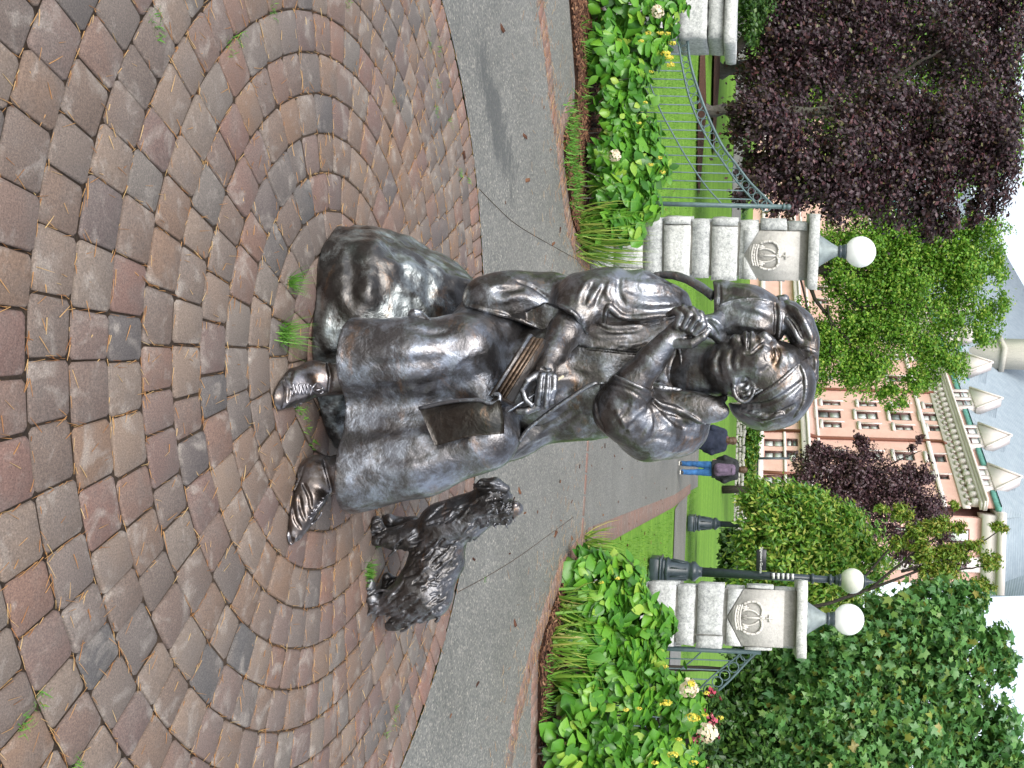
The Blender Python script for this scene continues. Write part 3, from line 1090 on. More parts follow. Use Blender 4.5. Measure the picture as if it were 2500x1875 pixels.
class Clay:
    "a block of clay: a distance field on a grid, modelled with smooth unions, cuts and strokes, then skinned as one continuous mesh"

    def __init__(s, lo, hi, h):
        s.h = h
        s.lo = np.asarray(lo, float)
        s.n = np.ceil((np.asarray(hi, float) - s.lo) / h).astype(int) + 1
        s.ax = [s.lo[i] + h * np.arange(s.n[i]) for i in range(3)]
        s.F = np.full(s.n, 0.25, np.float32)

    def win(s, lo, hi):
        a = np.clip(np.floor((np.asarray(lo) - s.lo) / s.h).astype(int), 0, s.n)
        b = np.clip(np.ceil((np.asarray(hi) - s.lo) / s.h).astype(int) + 1, 0, s.n)
        if np.any(b <= a):
            return None, None
        sl = tuple(slice(a[i], b[i]) for i in range(3))
        X = [s.ax[i][sl[i]].astype(np.float32) for i in range(3)]
        return sl, (X[0][:, None, None], X[1][None, :, None], X[2][None, None, :])

    def comb(s, sl, d, k, op):
        f = s.F[sl]
        if op == 'u':
            if k > 0:
                h = np.maximum(k - np.abs(f - d), 0) / k
                s.F[sl] = np.minimum(f, d) - h * h * k * 0.25
            else:
                s.F[sl] = np.minimum(f, d)
        elif op == 's':
            d = -d
            if k > 0:
                h = np.maximum(k - np.abs(f - d), 0) / k
                s.F[sl] = np.maximum(f, d) + h * h * k * 0.25
            else:
                s.F[sl] = np.maximum(f, d)

    def seg(s, a, ra, b, rb, k=0.02, op='u'):
        a, b = np.asarray(a, float), np.asarray(b, float)
        m_ = max(ra, rb) + k + 3 * s.h
        sl, X = s.win(np.minimum(a, b) - m_, np.maximum(a, b) + m_)
        if sl is None:
            return
        ba = b - a
        L = float(ba @ ba) + 1e-12
        t = np.clip(((X[0] - a[0]) * ba[0] + (X[1] - a[1]) * ba[1] + (X[2] - a[2]) * ba[2]) / L, 0, 1)
        d = np.sqrt((X[0] - a[0] - t * ba[0]) ** 2 + (X[1] - a[1] - t * ba[1]) ** 2 + (X[2] - a[2] - t * ba[2]) ** 2) - (ra + (rb - ra) * t)
        s.comb(sl, d, k, op)

    def cone(s, pts, k=20, op='u'):
        "pts: (tx, ty, depth, radius in photo pixels); k in photo pixels"
        q = [(P(*p[:3]), p[3] * pxm(p[2])) for p in pts]
        kk = k * pxm(pts[0][2])
        if len(q) == 1:
            q = q * 2
        for (a, ra), (b, rb) in zip(q[:-1], q[1:]):
            s.seg(a, ra, b, rb, kk, op)

    def ell(s, tx, ty, Y, r, ang=0.0, k=20, op='u', yaw=0.0):
        "r: (along, across, depth) in photo pixels; ang: degrees that 'along' turns from up towards the right"
        c = P(tx, ty, Y)
        u = pxm(Y)
        r = np.array(r, float) * u
        a = math.radians(ang)
        A = np.array([math.sin(a), 0, math.cos(a)])
        B = np.array([math.cos(a), 0, -math.sin(a)])
        D = np.array([0, 1.0, 0])
        if yaw:
            y = math.radians(yaw)
            B, D = B * math.cos(y) + D * math.sin(y), D * math.cos(y) - B * math.sin(y)
        kk = k * u
        m_ = r.max() + kk + 3 * s.h
        sl, X = s.win(c - m_, c + m_)
        if sl is None:
            return
        k0 = k1 = 0
        for ax_, rr in zip((A, B, D), r):
            q = (X[0] - c[0]) * ax_[0] + (X[1] - c[1]) * ax_[1] + (X[2] - c[2]) * ax_[2]
            k0 = k0 + (q / rr) ** 2
            k1 = k1 + (q / rr ** 2) ** 2
        k0, k1 = np.sqrt(k0), np.sqrt(k1) + 1e-9
        s.comb(sl, (k0 * (k0 - 1) / k1).astype(np.float32), kk, op)

    def surf(s, tx, ty, y0=None, y1=None):
        "depth at which the sight line through (tx, ty) first meets the clay"
        y0 = s.ax[1][0] if y0 is None else y0
        y1 = s.ax[1][-1] if y1 is None else y1
        Y = np.arange(y0, y1, s.h * 0.5)
        d = ray(tx, ty)
        p = EYE + np.outer(Y / d[1], d)
        i = np.round((p - s.lo) / s.h).astype(int)
        ok = np.all((i >= 0) & (i < s.n), 1)
        i = np.clip(i, 0, s.n - 1)
        f = np.where(ok, s.F[i[:, 0], i[:, 1], i[:, 2]], 1)
        w = np.nonzero(f < 0)[0]
        return Y[w[0]] if len(w) else None

    def stroke(s, pts, r=5, lift=0.3, k=4, op='u', n=None, taper=True, y0=None):
        "a ridge (op u) or groove (op s) drawn on the surface along photo points; r in photo pixels; lift: how far its centre stands out, in radii"
        pts = [p if len(p) > 2 else (*p, 1.0) for p in pts]
        n = n or max(6, 5 * len(pts))
        q = smooth_path(np.array(pts, float), n)
        last, path_ = None, []
        for tx, ty, w in q:
            Y = s.surf(tx, ty, y0)
            if Y is None:
                Y = last
            if Y is None:
                continue
            if last is not None and abs(Y - last) > 0.06:
                Y = last
            last = Y
            path_.append((tx, ty, Y, w))
        if len(path_) < 2:
            return
        yy = np.array([p[2] for p in path_])
        if len(yy) > 4:
            yy = np.convolve(np.pad(yy, 1, 'edge'), [.25, .5, .25], 'valid')
        m_ = len(path_)
        prev = None
        for i, (tx, ty, _, w) in enumerate(path_):
            e = 1.0
            if taper:
                t = i / (m_ - 1)
                e = min(1.0, 0.35 + 4 * t, 0.35 + 4 * (1 - t))
            rr = r * w * e * pxm(yy[i])
            c = P(tx, ty, yy[i] - lift * rr)
            if prev is not None:
                s.seg(prev[0], prev[1], c, rr, k * pxm(yy[i]), op)
            prev = (c, rr)

    def fold(s, pts, r=14, amp=6, y0=None):
        "a soft fold: lifts (amp > 0) or presses in (amp < 0) the surface along photo points; r, amp in photo pixels"
        pts = [p if len(p) > 2 else (*p, 1.0) for p in pts]
        q = smooth_path(np.array(pts, float), 4 * len(pts))
        c, last = [], None
        for tx, ty, w in q:
            Y = s.surf(tx, ty, y0)
            if Y is None or (last is not None and abs(Y - last) > 0.08):
                Y = last
            if Y is None:
                continue
            last = Y
            c.append((*P(tx, ty, Y), w))
        if len(c) < 2:
            return
        c = np.array(c)
        u = pxm(last)
        R = r * u
        lo, hi = c[:, :3].min(0) - 2.2 * R, c[:, :3].max(0) + 2.2 * R
        sl, X = s.win(lo, hi)
        if sl is None:
            return
        D = np.full(s.F[sl].shape, 9.0, np.float32)
        W = np.zeros_like(D)
        m_ = len(c) - 1
        for i in range(m_):
            a, b = c[i, :3], c[i + 1, :3]
            e = b - a
            t = np.clip(((X[0] - a[0]) * e[0] + (X[1] - a[1]) * e[1] + (X[2] - a[2]) * e[2]) / (e @ e + 1e-12), 0, 1)
            d = (X[0] - a[0] - t * e[0]) ** 2 + (X[1] - a[1] - t * e[1]) ** 2 + (X[2] - a[2] - t * e[2]) ** 2
            tt = (i + t) / m_
            w = np.clip(np.minimum(tt, 1 - tt) * 3.5, 0, 1)
            k = d < D
            D = np.where(k, d, D)
            W = np.where(k, w, W)
        W = W * W * (3 - 2 * W)
        s.F[sl] -= (amp * u) * W * np.exp(-D / (0.5 * R * R))

    def noise(s, amp, cell, seed=1, stretch=(1, 1, 1)):
        rg = np.random.default_rng(seed)
        c = np.array(cell) * np.array(stretch, float)
        m_ = np.ceil(s.n * s.h / c).astype(int) + 4
        L = rg.normal(0, 1, m_)
        W = []
        for i in range(3):
            x = np.arange(s.n[i]) * s.h / c[i] + 1
            b = np.floor(x).astype(int)
            f = x - b
            w = np.zeros((s.n[i], m_[i]))
            for j, wt in ((-1, (1 - f) ** 3 / 6), (0, (3 * f ** 3 - 6 * f ** 2 + 4) / 6), (1, (-3 * f ** 3 + 3 * f ** 2 + 3 * f + 1) / 6), (2, f ** 3 / 6)):
                w[np.arange(s.n[i]), np.clip(b + j, 0, m_[i] - 1)] += wt
            W.append(w.astype(np.float32))
        t = np.tensordot(W[0], L.astype(np.float32), (1, 0))
        t = np.einsum('ajk,bj->abk', t, W[1], optimize=True)
        t = np.einsum('abk,ck->abc', t, W[2], optimize=True)
        s.F += (amp * 1.7) * t

    def mask(s, poly):
        "signed pixel distance of every grid point's photo position to a polygon (negative inside), limited to +-40"
        X = np.stack(np.meshgrid(*s.ax, indexing='ij'), -1).reshape(-1, 3).astype(np.float32) - EYE.astype(np.float32)
        z = X @ _F.astype(np.float32)
        tx = VP + FPX * (X @ CU.astype(np.float32)) / z
        ty = 937.5 + FPX * (X @ CR.astype(np.float32)) / z
        p = np.array(poly, float)
        x0, y0 = p.min(0) - 44
        x1, y1 = p.max(0) + 44
        st = 2.0
        gx, gy = np.arange(x0, x1, st), np.arange(y0, y1, st)
        A, B = np.meshgrid(gx, gy, indexing='ij')
        D = np.full(A.shape, 1e9)
        for i in range(len(p)):
            a, b = p[i], p[(i + 1) % len(p)]
            e = b - a
            t = np.clip(((A - a[0]) * e[0] + (B - a[1]) * e[1]) / (e @ e + 1e-9), 0, 1)
            D = np.minimum(D, np.hypot(A - a[0] - t * e[0], B - a[1] - t * e[1]))
        D = np.where(in_poly(A, B, [tuple(q) for q in p]), -D, D)
        D = np.clip(D, -40, 40)
        i = np.clip(((tx - x0) / st).astype(int), 0, len(gx) - 1)
        j = np.clip(((ty - y0) / st).astype(int), 0, len(gy) - 1)
        out = D[i, j]
        out[(tx < x0) | (tx > x1) | (ty < y0) | (ty > y1)] = 40
        return out.reshape(s.n).astype(np.float32)

    def carve(s, poly, y1=9, y0=-9, k=3):
        "cut away the clay seen inside the photo polygon, between depths y0 and y1"
        d = s.mask(poly) * np.float32(pxm(3.7))
        Y = s.ax[1][None, :, None].astype(np.float32)
        d = np.maximum(d, np.maximum(Y - y1, y0 - Y))
        s.comb((slice(None),) * 3, d, k * pxm(3.7), 's')

    def keep(s, poly, k=3):
        d = s.mask(poly) * np.float32(pxm(3.7))
        f = s.F
        kk = k * pxm(3.7)
        h = np.maximum(kk - np.abs(f - d), 0) / kk
        s.F = np.maximum(f, d) + h * h * kk * 0.25

    def swell(s, poly, amp, soft=4):
        "raise the surface inside the polygon by amp metres (a layer of cloth with an edge)"
        m_ = s.mask(poly)
        t = np.clip(0.5 - m_ / (2 * soft), 0, 1)
        s.F -= amp * t * t * (3 - 2 * t)

    def facet(s, tx, ty, n, depth, k=8):
        "shave a flat facet: plane with outward normal n, depth metres under the surface at the photo point"
        Y = s.surf(tx, ty)
        if Y is None:
            return
        n = np.array(n, float)
        n /= np.linalg.norm(n)
        p = P(tx, ty, Y) - n * depth
        d = ((s.ax[0] - p[0])[:, None, None] * n[0] + (s.ax[1] - p[1])[None, :, None] * n[1] + (s.ax[2] - p[2])[None, None, :] * n[2]).astype(np.float32)
        kk = k * pxm(3.7)
        h = np.maximum(kk - np.abs(s.F - d), 0) / kk
        s.F = np.maximum(s.F, d) + h * h * kk * 0.25

    def cut_below(s, z, k=0.0):
        d = (s.ax[2] - z)[None, None, :].astype(np.float32)
        s.F = np.maximum(s.F, -d)

    def skin(s, name, mat, parent=None):
        F = s.F.copy()
        for i in range(3):                      # close at the block's faces
            sl = [slice(None)] * 3
            sl[i] = slice(0, 1)
            F[tuple(sl)] = np.maximum(F[tuple(sl)], s.h * 0.5)
            sl[i] = slice(-1, None)
            F[tuple(sl)] = np.maximum(F[tuple(sl)], s.h * 0.5)
        g = openvdb.FloatGrid(0.25)
        g.copyFromArray(np.ascontiguousarray(F))
        pts, quads = g.convertToQuads(0.0)
        V = pts * s.h + s.lo
        quads = np.asarray(quads)
        a, b, c = V[quads[:, 0]], V[quads[:, 1]], V[quads[:, 2]]
        vol = np.sum(a * np.cross(b, c))
        if vol < 0:
            quads = quads[:, ::-1]
        nq = len(quads)
        me = make_mesh(name, V - org(parent), quads.reshape(-1), np.arange(nq) * 4, np.full(nq, 4), True)
        return place(name, me, mat, parent)


def block(tx0, ty0, tx1, ty1, y0, y1, h):
    "clay block that covers a photo rectangle between two depths"
    c = np.array([P(a, b, y) for a in (tx0, tx1) for b in (ty0, ty1) for y in (y0, y1)])
    lo, hi = c.min(0), c.max(0)
    return Clay(lo, hi, h)
# ------------------------------------------------------------------ the bronze boulder
c = block(700, 530, 1200, 1130, 3.5, 4.45, 0.007)
c.ell(905, 745, 3.98, (235, 190, 245), 0, 60)
c.ell(830, 800, 3.98, (150, 238, 240), 0, 60)
c.ell(850, 960, 4.02, (130, 150, 200), 0, 80)
c.ell(1010, 740, 4.02, (140, 125, 170), 0, 60)
c.ell(1075, 780, 4.02, (95, 120, 150), 0, 50)
c.noise(0.016, 0.13, 3)
c.noise(0.006, 0.05, 4)
for tx, ty, n_, dp in ((900, 640, (-.35, -.8, .5), .018), (830, 640, (-.5, -.85, .1), .022), (980, 640, (-.5, -.45, .75), .02), (860, 740, (.1, -.95, .15), .016), (960, 730, (.15, -.75, .65), .02), (1060, 700, (-.1, -.5, .85), .018), (800, 720, (-.1, -.95, -.2), .015), (1080, 650, (-.8, -.2, .55), .014)):
    c.facet(tx, ty, n_, dp, 7)
c.noise(0.005, 0.04, 45)
for p, r, a in (([(880, 575), (905, 650), (900, 720), (930, 770)], 26, 12), ([(930, 570), (985, 610), (1040, 640), (1100, 690)], 24, 9), ([(900, 640), (1000, 650), (1080, 700)], 22, 9), ([(960, 700), (1010, 720), (1050, 770)], 18, 8),
                ([(860, 590), (855, 690), (870, 770)], 22, -8), ([(950, 600), (985, 650), (990, 700)], 20, -10), ([(1030, 640), (1050, 690), (1040, 740)], 18, -8), ([(780, 640), (800, 760), (790, 860)], 20, 5)):
    c.fold(p, r, a)
c.noise(0.003, 0.022, 44)
c.cut_below(0.002)
rock = c.skin('boulder', MAT['bronze_rock'])
tag(rock, 'dark bronze boulder with pale highlight patches in its colour that the bronze woman sits on', 'boulder')

# ------------------------------------------------------------------ the seated woman
woman = thing('woman_statue', (-0.05, 3.75, 0), 'bronze statue of a seated woman in a long skirt, hand at her collar, looking aside', 'statue')

# body: core, neck, head, forearms and hands as one continuous figure
c = block(1230, 680, 2000, 1075, 3.44, 4.08, 0.0032)
c.cone([(1300, 900, 3.96, 55), (1470, 895, 3.97, 60), (1640, 890, 3.96, 62)], 30)
c.cone([(1640, 890, 3.96, 55), (1635, 770, 3.94, 48), (1540, 738, 3.9, 46), (1425, 740, 3.84, 44), (1400, 785, 3.77, 42)], 20)
c.cone([(1640, 890, 3.96, 55), (1635, 1010, 3.93, 52), (1560, 1020, 3.82, 50), (1512, 990, 3.74, 46), (1530, 950, 3.69, 45)], 20)
# right forearm and hand
c.cone([(1400, 785, 3.77, 44), (1380, 810, 3.73, 42), (1352, 860, 3.66, 34), (1334, 893, 3.61, 27)], 12)
c.ell(1330, 912, 3.592, (26, 26, 18), 30, 12)
c.ell(1333, 930, 3.58, (27, 22, 16), 0, 10)
hand = [[(1351, 922, 3.578, 11.5), (1351, 952, 3.567, 10.5), (1346, 980, 3.573, 8.5)],
        [(1338, 922, 3.57, 12.5), (1337, 957, 3.556, 11.5), (1333, 990, 3.563, 9)],
        [(1324, 920, 3.566, 12.5), (1319, 955, 3.552, 11.5), (1313, 982, 3.562, 9)],
        [(1310, 916, 3.57, 12), (1288, 930, 3.552, 10), (1275, 952, 3.55, 8.5), (1283, 975, 3.555, 7.5), (1297, 988, 3.56, 6.5)],
        [(1318, 948, 3.60, 13), (1310, 992, 3.585, 12), (1285, 1004, 3.575, 10), (1261, 1003, 3.572, 8.5)]]
for f in hand:
    c.cone(f, 2.5)
for p in ([(1345, 915), (1344, 945), (1340, 975)], [(1331, 915), (1328, 945), (1324, 978)], [(1322, 900), (1335, 905), (1347, 903)]):
    c.stroke(p, 3, 0.2, 3, 's')
# left forearm and hand at the collar
c.cone([(1530, 950, 3.69, 47), (1548, 930, 3.66, 43), (1590, 880, 3.645, 35), (1627, 836, 3.635, 29)], 12)
c.ell(1655, 812, 3.632, (36, 30, 20), -35, 12)
c.ell(1682, 790, 3.63, (34, 32, 20), -35, 12)
hand = [[(1695, 812, 3.612, 13), (1716, 793, 3.602, 12), (1710, 768, 3.607, 11), (1690, 757, 3.625, 9)],
        [(1683, 802, 3.606, 13), (1702, 778, 3.594, 12), (1690, 758, 3.603, 11), (1668, 756, 3.62, 9)],
        [(1668, 797, 3.606, 13), (1683, 770, 3.595, 12), (1668, 755, 3.605, 10.5), (1648, 760, 3.62, 8.5)],
        [(1652, 796, 3.61, 12), (1663, 770, 3.602, 10.5), (1648, 760, 3.61, 9), (1632, 768, 3.625, 7.5)],
        [(1650, 838, 3.618, 14), (1688, 838, 3.606, 12.5), (1716, 822, 3.608, 10), (1730, 806, 3.62, 8)]]
for f in hand:
    c.cone(f, 2.5)
for p in ([(1690, 808), (1705, 785)], [(1676, 800), (1691, 774)], [(1660, 797), (1672, 770)], [(1665, 828), (1695, 822)]):
    c.stroke(p, 2.5, 0.15, 3, 's')
# neck and chin folds
c.cone([(1660, 905, 3.92, 78), (1710, 902, 3.87, 72), (1790, 905, 3.82, 62)], 25)
c.cone([(1775, 852, 3.76, 34), (1765, 890, 3.745, 40), (1780, 925, 3.76, 36)], 24)
# skull, jaw and cheeks
c.ell(1885, 925, 3.79, (96, 96, 88), 0, 20)
c.ell(1822, 880, 3.755, (56, 62, 62), 12, 26)
c.ell(1848, 880, 3.70, (44, 46, 38), 14, 22)
c.ell(1800, 905, 3.715, (36, 44, 36), 30, 24)
c.ell(1920, 880, 3.755, (38, 34, 62), 20, 20)
c.cone([(1799, 836, 3.705, 17), (1796, 830, 3.70, 15)], 12)
# mouth: a soft muzzle, lips pressed together
c.ell(1840, 838, 3.70, (34, 24, 24), 12, 18)
c.cone([(1836, 815, 3.690, 6.5), (1834, 830, 3.676, 6.5), (1829, 850, 3.668, 3.5)], 8)
c.cone([(1820, 815, 3.690, 7), (1820, 830, 3.676, 7), (1825, 849, 3.668, 3.5)], 8)
c.stroke([(1828, 808), (1828, 826), (1826, 850)], 2.2, 0.3, 2, 's', n=14)
c.fold([(1811, 818), (1809, 834), (1814, 848)], 6, -3)
c.fold([(1862, 846), (1848, 856), (1832, 858), (1820, 856)], 6, -3.5)
# nose
c.cone([(1902, 848, 3.705, 7), (1882, 834, 3.69, 9), (1867, 819, 3.676, 10.5)], 14)
c.ell(1864, 820, 3.673, (9, 9, 9), 0, 6)
c.ell(1858, 834, 3.668, (8, 8, 8), 0, 6)
c.ell(1855, 823, 3.676, (6, 9, 9), 0, 6)
c.fold([(1853, 826), (1851, 832)], 3, -3)
# eye sockets, lids, brows
c.ell(1891, 870, 3.640, (13, 21, 14), 12, 14, 's')
c.ell(1892, 842, 3.668, (8, 8, 10), 10, 10, 's')
c.ell(1890, 868, 3.686, (11, 16, 16), 10, 6)
c.fold([(1889, 852), (1895, 866), (1892, 886)], 3.2, 2.6)
c.stroke([(1886, 853), (1885, 868), (1888, 884)], 1.4, 0.2, 2, 's', n=12)
c.fold([(1882, 854), (1878, 868), (1882, 884)], 4, 2)
c.fold([(1876, 852), (1868, 866), (1872, 886)], 5, -2)
c.fold([(1902, 848), (1909, 864), (1906, 886), (1898, 902)], 8, 4)
c.fold([(1860, 866), (1846, 884), (1842, 902)], 14, 3)
c.fold([(1812, 862), (1806, 882), (1808, 902)], 10, -3)
c.fold([(1838, 800), (1836, 812)], 6, 2)
c.fold([(1910, 858), (1922, 872), (1926, 890)], 7, -2)
c.fold([(1880, 888), (1868, 902), (1850, 906)], 8, -3)
c.fold([(1790, 850), (1784, 880), (1790, 910)], 9, -5)
c.fold([(1765, 850), (1752, 885), (1760, 920)], 9, -5)
# ear
c.ell(1816, 946, 3.69, (27, 33, 16), 10, 10)
c.ell(1817, 943, 3.665, (18, 21, 8), 10, 8, 's')
for i in range(22):
    a0, a1 = [math.radians(-45 + 240 * (i + j) / 22) for j in (0, 1)]
    q = [(1816 + 25 * math.cos(a), 948 + 32 * math.sin(a) * (1.0 if math.sin(a) > 0 else 0.7), 3.677 - 0.010 * (math.sin(a) > 0), 3.0 + 1.8 * max(0, -math.cos(a))) for a in (a0, a1)]
    c.cone(q, 5)
c.cone([(1832, 950, 3.676, 3.5), (1826, 962, 3.672, 4.5), (1814, 966, 3.672, 4.5), (1803, 957, 3.675, 4)], 4)
c.cone([(1828, 936, 3.678, 4), (1820, 948, 3.676, 5), (1810, 950, 3.678, 4)], 4)
c.ell(1817, 937, 3.667, (9, 7, 9), 10, 4, 's')
c.cone([(1818, 926, 3.674, 6), (1812, 928, 3.675, 5)], 4)
c.cone([(1794, 928, 3.678, 10), (1802, 923, 3.683, 8)], 7)
# sharp lines of the face
c.stroke([(1886, 849), (1890, 862), (1889, 874), (1884, 887)], 2.4, 0.5, 1.5, 's', n=20)
c.stroke([(1896, 848), (1903, 862), (1900, 880), (1892, 893)], 2.2, 0.3, 2, 's', n=20)
c.stroke([(1829, 806), (1829, 826), (1827, 852)], 3.0, 0.4, 2, 's', n=16)
c.stroke([(1864, 840), (1850, 850), (1836, 862), (1818, 862)], 2.6, 0.1, 5, 's', n=18)
c.ell(1848, 807, 3.685, (5, 9, 14), 0, 4, 's')
c.ell(1828, 804, 3.690, (3.5, 8, 14), 0, 3, 's')
c.ell(1810, 808, 3.695, (4, 8, 14), 0, 4, 's')
c.noise(0.0011, 0.03, 5)
body = c.skin('body', MAT['bronze'], woman)

# hair under its band, sideburn curls
c = block(1765, 800, 1985, 1065, 3.55, 4.1, 0.0034)
c.ell(1893, 935, 3.79, (99, 101, 93), 0, 10)
c.ell(1868, 975, 3.83, (88, 75, 85), 0, 30)
c.ell(1905, 955, 3.80, (72, 80, 92), 0, 20)
c.carve([(1700, 1000), (1784, 985), (1815, 985), (1847, 963), (1900, 928), (1952, 880), (1990, 860), (1990, 700), (1700, 700)], 9, -9, 4)
c.noise(0.0035, 0.05, 8)
c.stroke([(1850, 967), (1900, 934), (1950, 888)], 4, 0.1, 4)
c.stroke([(1790, 992), (1869, 986), (1919, 962), (1960, 930)], 4.5, 0.1, 6, 's')
c.stroke([(1951, 884), (1966, 925), (1962, 980), (1938, 1022)], 5, 0.4, 4)
c.stroke([(1800, 1010), (1850, 1020), (1900, 1012), (1940, 990)], 5, 0.1, 8, 's')
for a in range(6):
    c.stroke([(1800 + 14 * a, 995 + 6 * a), (1830 + 14 * a, 1012), (1860 + 10 * a, 1030 - 4 * a)], 4, 0.0, 6)
hair = c.skin('hair', MAT['bronze'], woman)
mbh = MB()
for p in ([(1832, 950), (1846, 938), (1862, 940), (1876, 930), (1892, 922)], [(1836, 955), (1852, 948), (1868, 945), (1884, 936)], [(1862, 928), (1876, 922), (1890, 926), (1897, 918)], [(1842, 962), (1860, 952), (1880, 945)]):
    pp = smooth_path(np.array([P(a, b, 3.672 + 0.0004 * (950 - b)) for a, b in p]), 14)
    mbh.tube(pp, np.interp(np.linspace(0, 1, 14), [0, .5, 1], [0.004, 0.008, 0.003]), 7)
mbh.build('hair_curl', MAT['bronze'], woman, True)

# blouse: chest and belly with the waistcoat's loose edge over it
TORSO = [(1560, 880, 3.96, (175, 150, 115)), (1400, 905, 3.95, (150, 135, 118))]
c = block(1190, 690, 1790, 1100, 3.6, 4.12, 0.0045)
for tx, ty, Y, r in TORSO:
    c.ell(tx, ty, Y, r, 0, 60)
c.ell(1300, 930, 3.87, (110, 120, 110), 0, 60)
c.ell(1470, 850, 3.86, (80, 70, 60), 0, 50)
c.ell(1470, 960, 3.86, (80, 62, 60), 0, 50)
c.cone([(1650, 880, 3.93, 92), (1690, 905, 3.92, 88)], 30)
c.swell([(1405, 842), (1475, 848), (1559, 856), (1620, 830), (1660, 800), (1680, 740), (1480, 700), (1380, 700)], 0.016, 3)
c.noise(0.004, 0.055, 12)
for p, r, a in (([(1415, 800), (1470, 822), (1560, 815)], 10, 6), ([(1430, 770), (1490, 797), (1580, 792)], 9, 6), ([(1480, 836), (1540, 842), (1600, 826)], 7, 4), ([(1440, 785), (1500, 810), (1580, 803)], 7, -5), ([(1390, 890), (1440, 905), (1500, 890)], 12, 4), ([(1300, 960), (1350, 930), (1420, 920)], 16, 5), ([(1320, 990), (1370, 960), (1430, 935)], 12, -4)):
    c.fold(p, r, a)
c.stroke([(1410, 843), (1475, 849), (1559, 857), (1600, 842)], 4, 0.4, 2, n=24)
c.stroke([(1410, 849), (1475, 855), (1559, 863), (1600, 848)], 3.5, 0.2, 2, 's', n=24)
c.stroke([(1655, 830), (1662, 880), (1674, 930), (1697, 964), (1740, 975)], 5.5, 0.35, 3, n=26)
c.stroke([(1650, 860), (1640, 910), (1655, 950)], 6, 0.1, 12, 's')
c.skin('blouse', MAT['bronze'], woman)

# jacket: open in front, sleeves turned back at the elbow, skirts flaring over the hips
c = block(1110, 640, 1800, 1175, 3.52, 4.15, 0.0045)
for tx, ty, Y, r in TORSO:
    c.ell(tx, ty, Y, tuple(np.array(r) + 11), 0, 60)
c.cone([(1608, 765, 3.94, 68), (1650, 1020, 3.92, 78)], 40)
c.cone([(1470, 985, 3.95, 82), (1400, 985, 3.95, 82), (1340, 985, 3.95, 80), (1245, 1050, 3.88, 66), (1190, 1098, 3.80, 46)], 40)
c.cone([(1420, 800, 3.95, 90), (1340, 745, 3.92, 74), (1250, 735, 3.86, 66), (1195, 735, 3.82, 62)], 40)
OPEN = [(1475, 776), (1517, 775), (1605, 771), (1650, 768), (1700, 758), (1770, 790), (1800, 960), (1740, 968), (1690, 960), (1640, 945), (1600, 930), (1545, 905), (1485, 935), (1447, 938), (1407, 960), (1356, 994), (1288, 1048), (1254, 1100), (1190, 1138), (1100, 1138), (1100, 800), (1203, 762), (1264, 779), (1329, 808), (1380, 800), (1440, 790)]
c.carve(OPEN, 3.96, -9, 4)
# sleeves
c.cone([(1610, 758, 3.93, 68), (1560, 738, 3.89, 73), (1480, 733, 3.86, 74), (1428, 737, 3.82, 72)], 30)
c.cone([(1428, 737, 3.82, 66), (1405, 772, 3.765, 56)], 20)
c.cone([(1640, 1033, 3.90, 88), (1585, 1032, 3.82, 86), (1535, 1010, 3.74, 68), (1513, 998, 3.71, 62)], 30)
c.cone([(1513, 998, 3.71, 60), (1540, 948, 3.672, 56)], 16)
# cuffs cut and rimmed
c.carve([(1359, 748), (1407, 772), (1436, 820), (1400, 900), (1300, 900), (1280, 760), (1330, 735)], 3.80, -9, 2)
c.carve([(1496, 912), (1542, 933), (1592, 953), (1640, 900), (1640, 800), (1480, 800)], 3.70, -9, 2)
c.noise(0.0045, 0.07, 21)
c.noise(0.0022, 0.03, 22)
c.stroke([(1355, 742), (1384, 754), (1410, 774), (1434, 816)], 5, 0.3, 2, n=24)
c.stroke([(1495, 917), (1542, 936), (1590, 957)], 5, 0.3, 2, n=22)
c.stroke([(1478, 936), (1510, 943), (1550, 960), (1582, 982)], 4, 0.2, 2, 's', n=20)
# lapel and front edges
c.stroke([(1473, 776), (1486, 750), (1500, 760), (1520, 774), (1560, 776), (1605, 771), (1642, 768)], 7, 0.4, 4, n=32)
c.stroke([(1480, 765), (1474, 795), (1468, 820)], 4, 0.4, 3)
c.stroke([(1486, 936), (1447, 938), (1407, 961), (1356, 995), (1288, 1049), (1254, 1104), (1217, 1140)], 5, 0.35, 3, n=40)
c.stroke([(1480, 950), (1440, 955), (1400, 980), (1340, 1020), (1280, 1075), (1235, 1128)], 6, 0.1, 5, 's', n=40)
c.ell(1690, 994, 3.765, (92, 40, 24), 6, 14)
c.cone([(1768, 972, 3.78, 9), (1745, 985, 3.775, 16)], 8)
c.stroke([(1588, 965), (1612, 985), (1650, 996), (1690, 1018), (1722, 1036)], 4.5, 0.35, 2, n=26)
c.stroke([(1590, 978), (1615, 1000), (1655, 1014), (1700, 1036)], 5, 0.1, 3, 's', n=26)
c.stroke([(1600, 940), (1680, 955), (1740, 970)], 4, 0.3, 3)
